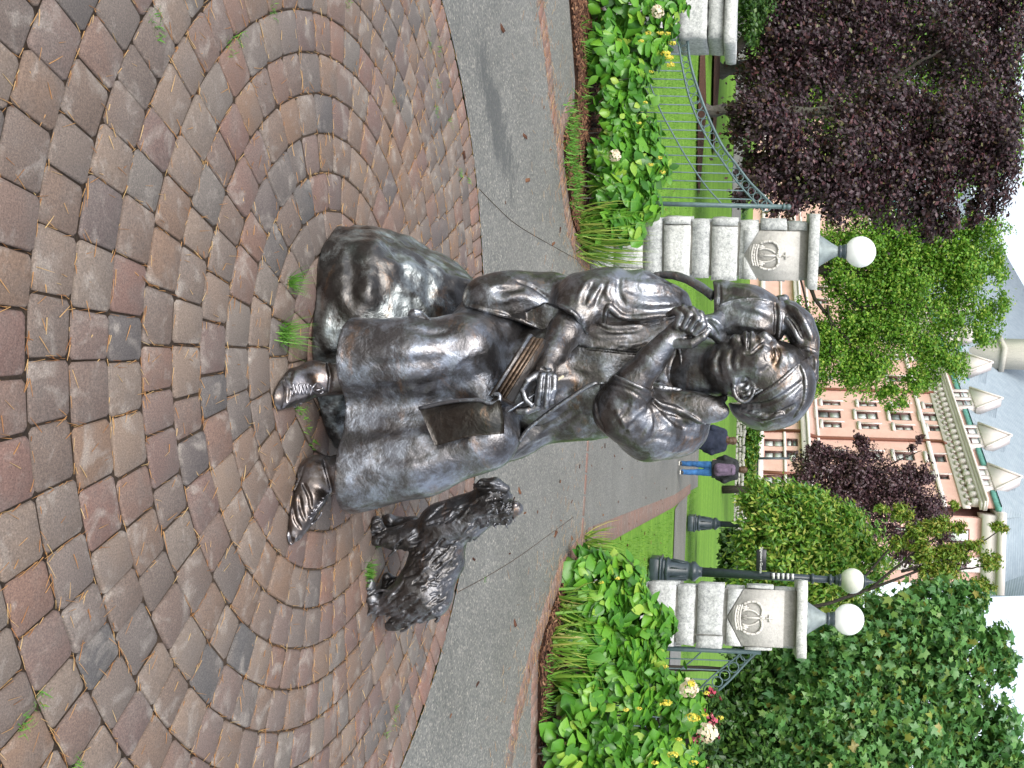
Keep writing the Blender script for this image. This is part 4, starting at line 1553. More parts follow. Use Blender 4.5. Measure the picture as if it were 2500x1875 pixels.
# armhole seam, sleeve folds
c.stroke([(1457, 935), (1455, 975), (1460, 1020), (1478, 1055)], 5, 0.2, 4, 's', n=20)
for p, r, a in (([(1580, 985), (1560, 1010), (1530, 1040)], 9, 6), ([(1582, 990), (1592, 1030), (1562, 1080)], 9, 6), ([(1585, 985), (1622, 1020), (1655, 1065)], 10, 7), ([(1575, 1000), (1547, 1030), (1520, 1060)], 7, -6), ([(1590, 1000), (1600, 1045), (1580, 1090)], 7, -6), ([(1600, 990), (1640, 1025), (1680, 1050)], 8, -7),
                ([(1500, 995), (1520, 1030), (1545, 1060)], 9, 5), ([(1540, 975), (1525, 1008), (1498, 1030)], 8, -5), ([(1605, 1085), (1650, 1102), (1695, 1085)], 12, 5), ([(1560, 1090), (1600, 1070), (1660, 1085)], 8, -4), ([(1600, 985), (1650, 1000), (1700, 1045)], 8, 5), ([(1620, 1050), (1665, 1060), (1700, 1070)], 8, -4),
                ([(1470, 690), (1450, 720), (1430, 760)], 9, 6), ([(1495, 682), (1482, 715), (1500, 745)], 9, 6), ([(1440, 680), (1420, 710), (1410, 745)], 8, 5), ([(1482, 690), (1464, 720), (1450, 760)], 7, -6), ([(1512, 675), (1510, 715), (1530, 750)], 8, -7), ([(1455, 680), (1436, 712), (1424, 750)], 6, -5),
                ([(1500, 680), (1560, 692), (1640, 702), (1700, 730)], 11, 6), ([(1520, 705), (1580, 718), (1660, 722)], 9, -6), ([(1540, 735), (1600, 742), (1680, 738)], 10, 5), ([(1560, 680), (1600, 678), (1650, 690)], 7, -4), ([(1530, 752), (1590, 757), (1650, 752)], 7, -4)):
    c.fold(p, r, a)
# the skirt of the jacket over the boulder, its pleats
c.stroke([(1135, 745), (1203, 763), (1264, 780), (1331, 808)], 5, 0.35, 2, n=24)
c.stroke([(1259, 685), (1300, 700), (1355, 740)], 5, 0.1, 3, 's')
c.fold([(1180, 715), (1220, 732), (1270, 722), (1320, 745)], 14, 7)
c.fold([(1150, 690), (1200, 702), (1250, 692)], 12, 5)
c.fold([(1190, 700), (1240, 708), (1290, 700)], 10, -5)
for p, a in (([(1340, 1060), (1290, 1080), (1240, 1118)], 5), ([(1400, 1010), (1340, 1040), (1290, 1080)], 5), ([(1460, 1000), (1400, 1045), (1340, 1055)], 5), ([(1430, 1000), (1360, 1040), (1310, 1070)], -4)):
    c.fold(p, 11, a)
c.skin('jacket', MAT['bronze'], woman)
# cloth she gathers at her collar
c = block(1690, 745, 1800, 860, 3.55, 3.95, 0.0034)
c.cone([(1712, 782, 3.675, 16), (1738, 795, 3.71, 25), (1765, 832, 3.74, 16)], 12)
c.cone([(1738, 795, 3.71, 22), (1755, 775, 3.74, 18)], 12)
c.stroke([(1720, 780), (1740, 800), (1755, 822)], 4, 0.1, 4, 's')
c.stroke([(1728, 775), (1750, 785), (1770, 810)], 4, 0.2, 4)
c.skin('collar', MAT['bronze'], woman)

# skirt: two legs under heavy cloth, hollow at the hem
c = block(770, 690, 1330, 1270, 3.3, 4.12, 0.0055)
c.ell(1195, 900, 3.92, (105, 190, 130), 0, 50)
c.cone([(1190, 830, 3.90, 85), (1128, 845, 3.66, 84)], 40)
c.cone([(1190, 1020, 3.90, 92), (1178, 1068, 3.66, 84)], 40)
c.cone([(1128, 850, 3.66, 84), (1000, 866, 3.60, 92), (850, 874, 3.575, 104)], 30)
c.cone([(1178, 1072, 3.66, 80), (1020, 1118, 3.62, 92), (850, 1148, 3.60, 106)], 30)
c.cone([(1170, 960, 3.70, 82), (1000, 988, 3.672, 90), (830, 998, 3.645, 98)], 45)
c.noise(0.006, 0.10, 31)
c.noise(0.0016, 0.045, 32)
for p, r, a in (([(1130, 830), (1000, 850), (850, 860)], 40, 5), ([(1110, 900), (1000, 920), (860, 935)], 26, 5), ([(1150, 1110), (1030, 1140), (890, 1170)], 34, 6), ([(1120, 1050), (1000, 1065), (860, 1085)], 26, 5), ([(1160, 1000), (1100, 1030), (1020, 1045)], 22, 6),
                ([(1170, 975), (1080, 985), (960, 992), (790, 992)], 34, -24), ([(1090, 875), (980, 885), (880, 890)], 16, -4), ([(1080, 1105), (980, 1120), (880, 1130)], 18, -4), ([(1115, 800), (1060, 815), (980, 800)], 14, -5),
                ([(1150, 860), (1120, 880), (1100, 920)], 12, 4), ([(1060, 930), (1050, 950), (1035, 965)], 10, 3), ([(1180, 1000), (1150, 1060), (1140, 1110)], 16, 4)):
    c.fold(p, r, a)
hz = 0.170
c.cut_below(hz)
for q in ([(960, 866, 3.62, 50), (780, 874, 3.60, 82)], [(960, 1116, 3.64, 54), (780, 1138, 3.62, 84)], [(960, 990, 3.72, 46), (780, 1000, 3.70, 72)]):
    c.cone([(q[0][0] - 60, *q[0][1:]), q[1]], 20, 's')
c.skin('skirt', MAT['bronze_skirt'], woman)
# folded corner of the petticoat behind the near shin
c = block(980, 740, 1090, 840, 3.45, 3.8, 0.0035)
c.cone([(1010, 768, 3.60, 15), (1050, 800, 3.60, 17), (1075, 818, 3.62, 16)], 8)
c.stroke([(1000, 755), (1030, 765), (1065, 800)], 4, 0.3, 3)
c.skin('petticoat', MAT['bronze_skirt'], woman)


# boots
def boot(blk, pts, welt, folds, laces, y_l):
    c = block(*blk)
    c.cone(pts, 14)
    c.noise(0.0022, 0.04, 41)
    for p in folds:
        c.stroke(p, 3.2, 0.2, 4, 's')
    c.stroke(welt, 3.4, 0.3, 2, n=36, taper=False)
    w2 = [(a + 8, b) for a, b in welt]
    c.stroke(w2, 2.4, 0.2, 2, 's', n=36, taper=False)
    c.cut_below(0.003)
    o = c.skin('boot', MAT['bronze_boot'], woman)
    mb = MB()
    for p in laces:
        pts_ = []
        for tx, ty in p:
            Y = c.surf(tx, ty)
            pts_.append(P(tx, ty, (Y if Y is not None else y_l) - 0.003))
        mb.tube(smooth_path(np.array(pts_), 8), 0.0035, 6)
    mb.build('boot_lace', MAT['bronze_boot'], o, True)
    return o


lc = [[(712 + 9 * i, 938 + 2 * (i % 2)), (716 + 9 * i, 950), (712 + 9 * i, 964)] for i in range(6)]
lc += [[(715 + 9 * i, 936), (722 + 9 * i, 962)] for i in range(5)] + [[(760, 950), (775, 935), (788, 948), (772, 953)], [(760, 952), (778, 962), (790, 956)]]
boot((625, 850, 850, 1035, 3.28, 3.72, 0.004),
     [(674, 972, 3.375, 34), (690, 960, 3.41, 38), (722, 942, 3.46, 41), (770, 925, 3.53, 43), (850, 925, 3.56, 40)],
     [(742, 882), (700, 893), (664, 908), (643, 935), (636, 970), (642, 1000), (662, 1014), (700, 1002), (735, 985)],
     [[(690, 925), (700, 960), (690, 1000)], [(712, 905), (708, 935), (714, 950)], [(700, 915), (703, 950), (700, 985)], [(800, 885), (806, 920), (802, 960)]], lc, 3.45)
lc = [[(752 + 7 * i, 1262 - 9 * i), (760 + 7 * i, 1258 - 9 * i), (768 + 7 * i, 1250 - 9 * i)] for i in range(6)]
lc += [[(756, 1268), (772, 1252), (764, 1245)], [(760, 1280), (776, 1266), (786, 1250)]]
boot((685, 1090, 850, 1345, 3.36, 3.75, 0.004),
     [(716, 1300, 3.50, 24), (728, 1265, 3.52, 34), (748, 1215, 3.555, 43), (775, 1160, 3.595, 47), (850, 1160, 3.60, 45)],
     [(733, 1140), (722, 1175), (704, 1215), (698, 1250), (697, 1290), (703, 1318), (713, 1327), (724, 1310)],
     [[(735, 1290), (722, 1270), (715, 1240)], [(745, 1270), (735, 1240), (730, 1210)], [(790, 1120), (800, 1160), (810, 1200)], [(760, 1240), (755, 1210), (740, 1180)]], lc, 3.55)

# ------------------------------------------------------------------ sketchbook on her lap: one cover hangs over the knee
book = thing('sketchbook', P(1210, 970, 3.56), 'open bronze sketchbook across the seated statue lap, one cover hanging over her knee', 'sketchbook')
a0, a1 = P(1206, 966, 3.47), P(1298, 822, 3.545)
side = np.array([0.035, 0.16, 0.012])
up = np.array([0.006, -0.006, 0.042])
mb = MB()
pg = [a0, a1, a1 + side, a0 + side]
n_pg = 3
for i in range(n_pg):
    o0 = up * (i + 0.12) / n_pg
    j = RNG.normal(0, 0.001, 3)
    mb.prism([p + o0 + j for p in pg], up * 0.84 / n_pg)
mb.build('pages', MAT['bronze_pages'], book)
mb = MB()
mb.prism([p + up * 1.02 for p in pg], up * 0.07)
mb.build('open_page', MAT['bronze_book'], book)
mb = MB()
ex = (a1 - a0) / np.linalg.norm(a1 - a0) * 0.006
fr = np.array([-0.004, -0.012, 0])
cvr = [a0 - ex + fr, a1 + ex + fr, a1 + ex + side * 1.02, a0 - ex + side * 1.02]
mb.prism([p - up * 0.3 for p in cvr], up * 0.28)
mb.build('cover', MAT['bronze'], book)
# hanging cover: a curved sheet of real thickness
top = smooth_path(np.array([P(1213, 962, 3.475), P(1221, 976, 3.45), P(1226, 1000, 3.445), P(1231, 1030, 3.452), P(1231, 1057, 3.47)]), 12)
cols = 14
mid_ = smooth_path(np.array([P(1165, 978, 3.463), P(1160, 1000, 3.430), P(1155, 1035, 3.435), P(1150, 1063, 3.46)]), 12)
bot = smooth_path(np.array([P(1024, 997, 3.505), P(1035, 1020, 3.475), P(1050, 1055, 3.468), P(1064, 1088, 3.478)]), 12)
roll = smooth_path(np.array([P(1197, 984, 3.47), P(1192, 1004, 3.435), P(1195, 1034, 3.437), P(1190, 1060, 3.462)]), 12)
V = []
for j in range(12):
    V.append(smooth_path(np.array([top[j], roll[j], mid_[j], (mid_[j] + bot[j]) / 2 + np.array([0, -0.004, 0]), bot[j]]), cols))
V = np.array(V)
du = np.gradient(V, axis=0)
dv = np.gradient(V, axis=1)
nn = np.cross(du, dv)
nn /= np.linalg.norm(nn, axis=2)[:, :, None]
if nn[:, :, 1].mean() > 0:
    nn = -nn
A_ = (V + nn * 0.005).reshape(-1, 3)
B_ = (V - nn * 0.005).reshape(-1, 3)
N_ = 12 * cols
F = []
for i in range(11):
    for j in range(cols - 1):
        q = (i * cols + j, (i + 1) * cols + j, (i + 1) * cols + j + 1, i * cols + j + 1)
        F += [q, tuple(N_ + k for k in q[::-1])]
rim = [i * cols for i in range(12)] + [11 * cols + j for j in range(1, cols)] + [i * cols + cols - 1 for i in range(10, -1, -1)] + [j for j in range(cols - 2, 0, -1)]
for a, b in zip(rim, rim[1:] + rim[:1]):
    F.append((a, b, b + N_, a + N_))
build('cover', np.vstack([A_, B_]), F, MAT['bronze_book'], book, False)
mb = MB()
mb.tube(smooth_path(np.array([P(1024, 997, 3.50), P(1097, 981, 3.465), P(1165, 977, 3.455), P(1197, 985, 3.452), P(1217, 979, 3.452), P(1219, 964, 3.455), P(1206, 962, 3.458)]), 30), 0.0075, 8)
mb.build('cover_edge', MAT['bronze_skirt'], book, True)
pen = thing('pencil', P(1300, 965, 3.55), 'thin bronze pencil held in the statue right hand above the sketchbook', 'pencil')
mb = MB()
pa, pb = P(1236, 1007, 3.535), P(1376, 918, 3.60)
mb.tube([pa, pa + (pb - pa) * 0.06, pb - (pb - pa) * 0.16], [0.001, 0.0045, 0.0045], 7)
mb.build('shaft', MAT['bronze'], pen)
mb = MB()
mb.tube([pb - (pb - pa) * 0.16, pb], 0.0047, 7)
mb.build('end', MAT['pale_wood'], pen)

# ------------------------------------------------------------------ monkey in a pinafore on her shoulder
monkey = thing('monkey_statue', P(1745, 740, 3.88), 'bronze monkey in a belted pinafore on the seated woman shoulder, arm over her head', 'statue')
c = block(1725, 670, 2010, 985, 3.55, 4.05, 0.0036)
c.cone([(1762, 745, 3.84, 62), (1830, 757, 3.82, 56), (1893, 778, 3.80, 46)], 26)
c.cone([(1775, 780, 3.80, 44), (1850, 790, 3.78, 40)], 26)
c.carve([(1700, 600), (1741, 690), (1744, 750), (1750, 900), (1700, 900)], 9, -9, 3)
c.noise(0.004, 0.05, 51)
for p, r, a in (([(1775, 700), (1830, 712), (1890, 745)], 9, 3), ([(1785, 765), (1840, 768), (1890, 790)], 10, -5), ([(1785, 745), (1830, 750), (1880, 765)], 10, 4), ([(1770, 785), (1840, 797), (1885, 805)], 11, 5), ([(1760, 715), (1800, 720), (1860, 735)], 8, -3)):
    c.fold(p, r, a)
c.stroke([(1730, 762), (1765, 742), (1800, 732), (1850, 729), (1893, 738)], 3.2, 0.6, 1.5, n=30)
c.stroke([(1757, 690), (1758, 720), (1756, 745)], 3, 0.2, 2, 's')
c.stroke([(1893, 740), (1896, 775), (1893, 815)], 5, 0.2, 3, 's', n=18)
c.skin('pinafore', MAT['bronze'], monkey)
c = block(1880, 700, 2010, 985, 3.55, 4.05, 0.0036)
c.cone([(1903, 738, 3.80, 13), (1903, 780, 3.79, 34), (1900, 818, 3.77, 13)], 10)
c.stroke([(1903, 725), (1905, 780), (1900, 826)], 5.5, 0.2, 3, n=18)
c.skin('belt', MAT['bronze'], monkey)
c = block(1890, 700, 2010, 985, 3.55, 4.05, 0.0036)
c.cone([(1926, 768, 3.80, 36), (1950, 795, 3.79, 36), (1966, 832, 3.775, 30), (1976, 862, 3.77, 24)], 20)
c.noise(0.003, 0.04, 52)
c.cone([(1976, 862, 3.77, 20), (1980, 885, 3.77, 19), (1982, 920, 3.78, 16), (1972, 955, 3.79, 12)], 4)
for i in range(3):
    c.cone([(1976 - 5 * i, 945, 3.775 + .01 * i, 7), (1966 - 6 * i, 972, 3.78 + .01 * i, 6)], 3)
c.stroke([(1958, 850), (1972, 852), (1986, 858), (1996, 862)], 5, 0.3, 2, n=16)
for p in ([(1925, 745), (1945, 770), (1965, 810)], [(1915, 775), (1935, 800), (1955, 835)], [(1940, 750), (1965, 790), (1982, 830)]):
    c.stroke(p, 6, 0.0, 8)
for p in ([(1920, 765), (1942, 790), (1960, 825)], [(1975, 875), (1978, 905), (1972, 940)], [(1985, 872), (1986, 905)]):
    c.stroke(p, 3.5, 0.2, 5, 's')
c.cone([(1906, 735, 3.83, 16), (1915, 730, 3.83, 12)], 6)
c.skin('body', MAT['bronze'], monkey)
mb = MB()
tl = smooth_path(np.array([P(1560, 690, 4.02), P(1597, 674, 3.97), P(1640, 672, 3.94), P(1678, 683, 3.91), P(1712, 702, 3.89), P(1742, 724, 3.87)]), 30)
mb.tube(tl, np.interp(np.linspace(0, 1, 30), [0, .3, 1], [0.006, 0.016, 0.019]) + RNG.normal(0, 0.0006, 30), 14)
mb.build('tail', MAT['bronze_fur'], monkey, True)

# ------------------------------------------------------------------ the little shaggy dog
dog = thing('dog_statue', G(915, 1365), 'small shaggy bronze dog statue standing beside the seated woman, head raised', 'statue')
c = block(880, 1150, 1275, 1545, 4.05, 4.6, 0.004)
c.cone([(1085, 1288, 4.32, 59), (1068, 1358, 4.32, 61), (1034, 1443, 4.30, 66)], 24)
c.cone([(1030, 1450, 4.30, 70), (1005, 1470, 4.29, 52)], 20)
c.cone([(1085, 1285, 4.31, 60), (1135, 1265, 4.29, 50), (1180, 1238, 4.27, 46)], 24)
c.ell(1207, 1228, 4.26, (44, 54, 46), -10, 18)
c.cone([(1210, 1240, 4.23, 34), (1240, 1246, 4.215, 24), (1256, 1241, 4.21, 18)], 10)
c.cone([(1185, 1268, 4.23, 20), (1238, 1272, 4.215, 13)], 6)
c.cone([(1010, 1308, 4.30, 38), (960, 1314, 4.285, 26), (925, 1310, 4.28, 19), (921, 1285, 4.265, 15), (919, 1272, 4.26, 13)], 12)
c.cone([(1005, 1290, 4.40, 30), (962, 1280, 4.40, 20), (951, 1272, 4.39, 14), (949, 1264, 4.38, 11)], 10)
c.cone([(1012, 1448, 4.27, 56), (962, 1468, 4.255, 34), (926, 1482, 4.25, 18), (906, 1458, 4.245, 15), (903, 1432, 4.24, 13), (902, 1420, 4.23, 11)], 12)
c.cone([(990, 1440, 4.37, 38), (952, 1438, 4.38, 22), (945, 1416, 4.37, 14), (944, 1408, 4.36, 11)], 10)
c.cone([(990, 1508, 4.30, 24), (966, 1522, 4.30, 16), (952, 1528, 4.30, 11)], 10)
c.noise(0.005, 0.045, 61)
rg = np.random.default_rng(5)
for _ in range(420):
    tx, ty = rg.uniform(900, 1262), rg.uniform(1160, 1525)
    if c.surf(tx, ty) is None:
        continue
    # fur falls from the back line down and backwards
    a = math.radians(rg.normal(28, 16))
    L = rg.uniform(16, 42)
    p = [(tx, ty), (tx - L * .5 * math.cos(a), ty + L * .5 * math.sin(a) + rg.normal(0, 3)), (tx - L * math.cos(a), ty + L * math.sin(a))]
    o = 's' if rg.random() < 0.6 else 'u'
    c.stroke(p, rg.uniform(1.8, 3.4), 0.1 if o == 'u' else 0.25, 3, o, n=7)
c.stroke([(1172, 1264), (1205, 1260), (1250, 1257)], 5.5, 0.3, 3, 's')
c.fold([(1195, 1210), (1215, 1215), (1225, 1225)], 8, -5)
for dy in (0, 10):
    c.stroke([(928, 1262 + dy), (917, 1263 + dy)], 2, 0.3, 2, 's')
c.cut_below(0.002)
c.skin('body', MAT['bronze_fur'], dog)
dsf = c
c = block(1140, 1150, 1265, 1225, 4.1, 4.5, 0.0035)
c.cone([(1233, 1193, 4.225, 12), (1208, 1184, 4.215, 18), (1180, 1184, 4.215, 15), (1163, 1190, 4.22, 8)], 8)
for i in range(9):
    c.stroke([(1228 - 4 * i, 1180 + i % 3 * 6), (1200 - 4 * i, 1176 + i % 3 * 7), (1180 - 3 * i, 1180 + i % 4 * 5)], 2.6, 0.25, 3, 's' if i % 2 else 'u')
c.skin('ear', MAT['bronze_fur'], dog)
mb = MB()
mb.lathe(sphere_prof(0.0085, 0, n=8), P(1208, 1217, (dsf.surf(1208, 1217) or 4.2) + 0.002), 10)
mb.build('eye', MAT['bronze_boot'], dog, True)
mb = MB()
mb.lathe(sphere_prof(0.016, 0, n=8), P(1257, 1234, (dsf.surf(1257, 1234) or 4.2) + 0.006), 12)
mb.build('nose', MAT['bronze_boot'], dog, True)
mb = MB()
for _ in range(90):
    q_ = (rg.uniform(1190, 1262), rg.uniform(1195, 1285))
    ys_ = dsf.surf(*q_)
    if ys_ is None:
        continue
    a0 = P(*q_, ys_ + 0.003)
    d_ = np.array([rg.normal(0, .007), -abs(rg.normal(.004, .004)), rg.normal(.004, .006)])
    mb.tube([a0, a0 + d_ * .6, a0 + d_ * 1.1 + rg.normal(0, .004, 3)], [0.006, 0.004, 0.0012], 5)
mb.build('fur_lock', MAT['bronze_fur'], dog, True)
tag(bpy.data.objects['fur_lock'], kind='stuff')
# ------------------------------------------------------------------ stone gate pillars
YF = 9.62                                              # depth of the pillars' front faces


def pillar(loc_t, courses, cap_t, uL, uR, plaque, label, dz=0.0, YFp=YF):
    "courses: list of (t0, t1, proud); uL, uR photo columns of the front face"
    um = 0.5 * (uL + uR)
    c0 = P(courses[0][0], um, YFp)
    W = (uR - uL) * pxm(YFp)
    t = thing('gate_pillar', (c0[0], YFp + W / 2, 0), label, 'gate pillar')
    cx = lambda tt: P(tt, um, YFp)[0]
    zz = lambda tt: P(tt, um, YFp)[2]
    X0 = c0[0]
    core = MB()
    ztop = zz(cap_t[0])
    core.box((X0 - W / 2 + 0.05, YFp + 0.05, 0), (X0 + W / 2 - 0.05, YFp + W - 0.05, ztop))
    core.build('core', MAT['mortar'], t)
    pz0, pz1 = (zz(plaque[0]), zz(plaque[2])) if plaque else (9, 9)
    pw = (plaque[4] - plaque[3]) * pxm(YFp) / 2 if plaque else 0
    px_ = X0 + (0.5 * (plaque[3] + plaque[4]) - um) * pxm(YFp) if plaque else 0
    rg = np.random.default_rng(int(um))
    for i, (t0, t1, proud) in enumerate(courses):
        z0, z1 = max(zz(t0), 0.0), zz(t1)
        if i == 0:
            z0 = 0
        o = 0.0 if proud else 0.02
        g = 0.006
        xa, xb, ya, yb = X0 - W / 2 + o, X0 + W / 2 - o, YFp + o, YFp + W - o
        dpt = 0.13
        cuts = []
        inpl = plaque and z1 > pz0 + 0.02
        if inpl and z0 > pz0 + 0.11:
            fr = [(xa, px_ - pw - 0.004), (px_ + pw + 0.004, xb)]
        elif inpl and z0 > pz0 - 0.05:
            fr = [(xa, px_ - pw - 0.004), (px_ + pw + 0.004, xb)]
        else:
            s_ = xa + (xb - xa) * (rg.uniform(0.12, 0.22) if rg.random() < 0.5 else rg.uniform(0.78, 0.88))
            fr = [(xa, s_), (s_, xb)] if rg.random() < 0.75 else [(xa, xb)]
        for (p, q) in fr:
            if q - p < 0.03:
                continue
            stone('stone_block', (p + g * .5, ya, z0 + g), (q - g * .5, ya + dpt, z1 - g), t, rg)
        # plaque gable shoulders
        if inpl and z0 < pz0 + 0.02:
            pass
        # sides and back
        k = rg.uniform(0.35, 0.65)
        for xs_ in (xa, xb - dpt):
            ys_ = [ya + dpt, ya + dpt + (yb - ya - dpt) * k, yb]
            for p, q in zip(ys_[:-1], ys_[1:]):
                stone('stone_block', (xs_, p + g * .5, z0 + g), (xs_ + dpt, q - g * .5, z1 - g), t, rg)
    # cap
    cz0, cz1 = zz(cap_t[0]), zz(cap_t[1])
    b = 0.055
    stone('cap_stone', (X0 - W / 2 - b, YFp - b, cz0), (X0 + W / 2 + b, YFp + W + b, cz1), t, rg, 6)
    if plaque:
        # five-sided tablet with a crown in relief
        y = YFp + 0.012
        zs = zz(plaque[1])
        pts = [(px_, pz0), (px_ + pw, zs), (px_ + pw, pz1), (px_ - pw, pz1), (px_ - pw, zs)]
        mb = MB()
        mb.prism([(x, y, z) for x, z in pts], (0, 0.1, 0))
        pl = mb.build('tablet', MAT['sandstone'], t)
        for s_ in (-1, 1):                             # stones cut to the tablet's point
            tri = [(px_ + s_ * 0.012, y - 0.0, pz0 - 0.004), (px_ + s_ * (pw + 0.0), y, zs - 0.012), (px_ + s_ * (pw + 0.0), y, pz0 - 0.004)]
            tri = tri if s_ < 0 else tri[::-1]
            mb = MB()
            mb.prism([(a, b_ - 0.012, c_) for a, b_, c_ in tri], (0, 0.1, 0))
            mb.build('stone_block', MAT['granite'], t)
        crown(px_, y, pz0 + 0.30 * (zs - pz0) + 0.02, pw * 1.28, (pz1 - zs) * 0.92, pl)
    return t, X0, YFp + W / 2, cz1


def stone(name, lo, hi, parent, rg, n=4):
    "a rough-dressed block: bevelled, faces subdivided and knocked about"
    lo, hi = np.array(lo, float), np.array(hi, float)
    V, F = [], []
    idx = {}
    sz = hi - lo
    dv = [max(2, min(7, int(sz[i] / 0.07))) for i in range(3)]

    def vid(i, j, k):
        key = (i, j, k)
        if key not in idx:
            p = np.array([i / dv[0], j / dv[1], k / dv[2]])
            q = lo + sz * p
            # round the arrises
            e = [(-1 if v == 0 else 1 if v == d else 0) for v, d in zip(key, dv)]
            if sum(abs(x) for x in e) >= 2:
                q = q - np.array(e) * 0.003
            idx[key] = len(V)
            V.append(q + rg.normal(0, 0.003, 3))
        return idx[key]
    for ax in range(3):
        a1, a2 = (ax + 1) % 3, (ax + 2) % 3
        for side in (0, dv[ax]):
            for i in range(dv[a1]):
                for j in range(dv[a2]):
                    q = []
                    for di, dj in ((0, 0), (1, 0), (1, 1), (0, 1)):
                        k = [0, 0, 0]
                        k[ax], k[a1], k[a2] = side, i + di, j + dj
                        q.append(vid(*k))
                    F.append(q if side else q[::-1])
    return build(name, V, F, MAT['granite'], parent)


def crown(cx, y, z, w, h, parent):
    "royal crown carved in low relief"
    mb = MB()
    d = np.array
    hw = w / 2 * 0.86
    def arc(z_, bow, hw_, r, y_off=0.0):
        pts = [(cx + hw_ * s_, y - 0.012 + y_off, z_ - bow * (1 - s_ * s_)) for s_ in np.linspace(-1, 1, 13)]
        mb.tube(pts, r, 7)
    arc(z + 0.03, 0.022, hw * 0.80, 0.012)
    arc(z + 0.075, 0.022, hw * 0.84, 0.009)
    arc(z + 0.052, 0.022, hw * 0.82, 0.012, 0.006)
    for s_ in np.linspace(-0.9, 0.9, 7):              # jewels on the rim
        mb.lathe(sphere_prof(0.011, 0, n=5), (cx + hw * 0.82 * s_, y - 0.020, z + 0.052 - 0.022 * (1 - s_ * s_)), 7)
    zb = z + 0.085
    for s_ in (-1, 1):                                # outer arches
        pts = [(cx + s_ * hw * a, y - 0.012, zb + h * b) for a, b in ((0.86, 0.0), (1.0, 0.12), (1.04, 0.28), (0.9, 0.42), (0.6, 0.5), (0.25, 0.5), (0.03, 0.45))]
        mb.tube(smooth_path(d(pts), 18), 0.013, 7)
        for k in range(1, 7):
            q = smooth_path(d(pts), 8)[k]
            mb.lathe(sphere_prof(0.012, 0, n=5), q - d([0, 0.008, 0]), 6)
        pts = [(cx + s_ * hw * a, y - 0.010, zb + h * b) for a, b in ((0.4, -0.03), (0.5, 0.1), (0.42, 0.28), (0.2, 0.42))]
        mb.tube(smooth_path(d(pts), 10), 0.009, 6)
        for a in (0.0, 0.62):                         # fleurs on the rim
            for off in (-0.12, 0, 0.12):
                mb.tube([(cx + s_ * hw * (a + off * .3), y - 0.008, zb - 0.02), (cx + s_ * hw * (a + off), y - 0.012, zb + h * (0.14 - abs(off) * .4))], [0.006, 0.009], 6)
    mb.tube([(cx, y - 0.012, zb + h * 0.0), (cx, y - 0.012, zb + h * 0.45)], 0.010, 7)
    mb.lathe(sphere_prof(0.022, 0, n=7), (cx, y - 0.006, zb + h * 0.52), 10)
    mb.tube([(cx, y - 0.008, zb + h * 0.56), (cx, y - 0.008, zb + h * 0.82)], 0.009, 6)
    mb.tube([(cx - 0.034, y - 0.008, zb + h * 0.70), (cx + 0.034, y - 0.008, zb + h * 0.70)], 0.009, 6)
    # thin oval slab inside the open rim
    mb.prism([(cx + hw * 0.76 * math.cos(a), y - 0.004, z + 0.012 + 0.022 * math.sin(a) - 0.01) for a in np.linspace(0, 2 * PI, 15)[:-1]], (0, 0.004, 0))
    return mb.build('crown_relief', MAT['sandstone'], parent, False)


cl = [(1440, 1498, 1), (1500, 1571, 0), (1571, 1618, 0), (1619, 1687, 1), (1688, 1734, 0), (1736, 1803, 1), (1804, 1853, 0), (1854, 1922, 1), (1923, 1972, 0)]
pl_l = pillar(0, cl, (1974, 2000), 510, 664, (1818, 1854, 1953, 539, 662 - 4), 'left gate pillar of grey granite blocks with crown tablet, behind the monkey tail')
cr_ = [(1405, 1470, 1), (1471, 1530, 0), (1531, 1578, 0), (1579, 1649, 1), (1650, 1697, 0), (1699, 1767, 1), (1768, 1818, 0), (1819, 1889, 1), (1890, 1944, 0)]
pl_r = pillar(0, cr_, (1945, 1971), 1426, 1584, (1776, 1815, 1914, 1438, 1574), 'right gate pillar of grey granite blocks with crown tablet, behind the hydrangeas')


def globe_lamp(X, Yc, z0, label):
    t = thing('pillar_lamp', (X, Yc, z0), label, 'lamp', 'globe lamps on the gate pillars')
    mb = MB()
    mb.lathe([(0.16, z0), (0.158, z0 + 0.02), (0.145, z0 + 0.035), (0.11, z0 + 0.09), (0.078, z0 + 0.14), (0.055, z0 + 0.185), (0.045, z0 + 0.21)], (X, Yc, 0), 24)
    mb.build('pedestal', MAT['lamp_metal'], t, False)
    mb = MB()
    mb.lathe([(0.05, z0 + 0.205), (0.062, z0 + 0.215), (0.062, z0 + 0.23), (0.052, z0 + 0.238), (0.066, z0 + 0.25), (0.072, z0 + 0.275), (0.066, z0 + 0.29)], (X, Yc, 0), 20)
    mb.build('collar', MAT['lamp_iron'], t)
    mb = MB()
    mb.lathe(sphere_prof(0.152, z0 + 0.275 + 0.146, n=20), (X, Yc, 0), 32)
    mb.build('globe', MAT['globe_glass'], t, True)
    return t


pl_l[0].rotation_euler = (0, 0, math.radians(10))
pl_r[0].rotation_euler = (0, 0, math.radians(-10))
globe_lamp(pl_l[1], pl_l[2], pl_l[3], 'white globe lamp on the left gate pillar above the monkey')
globe_lamp(pl_r[1], pl_r[2], pl_r[3], 'white globe lamp on the right gate pillar in front of the maple')

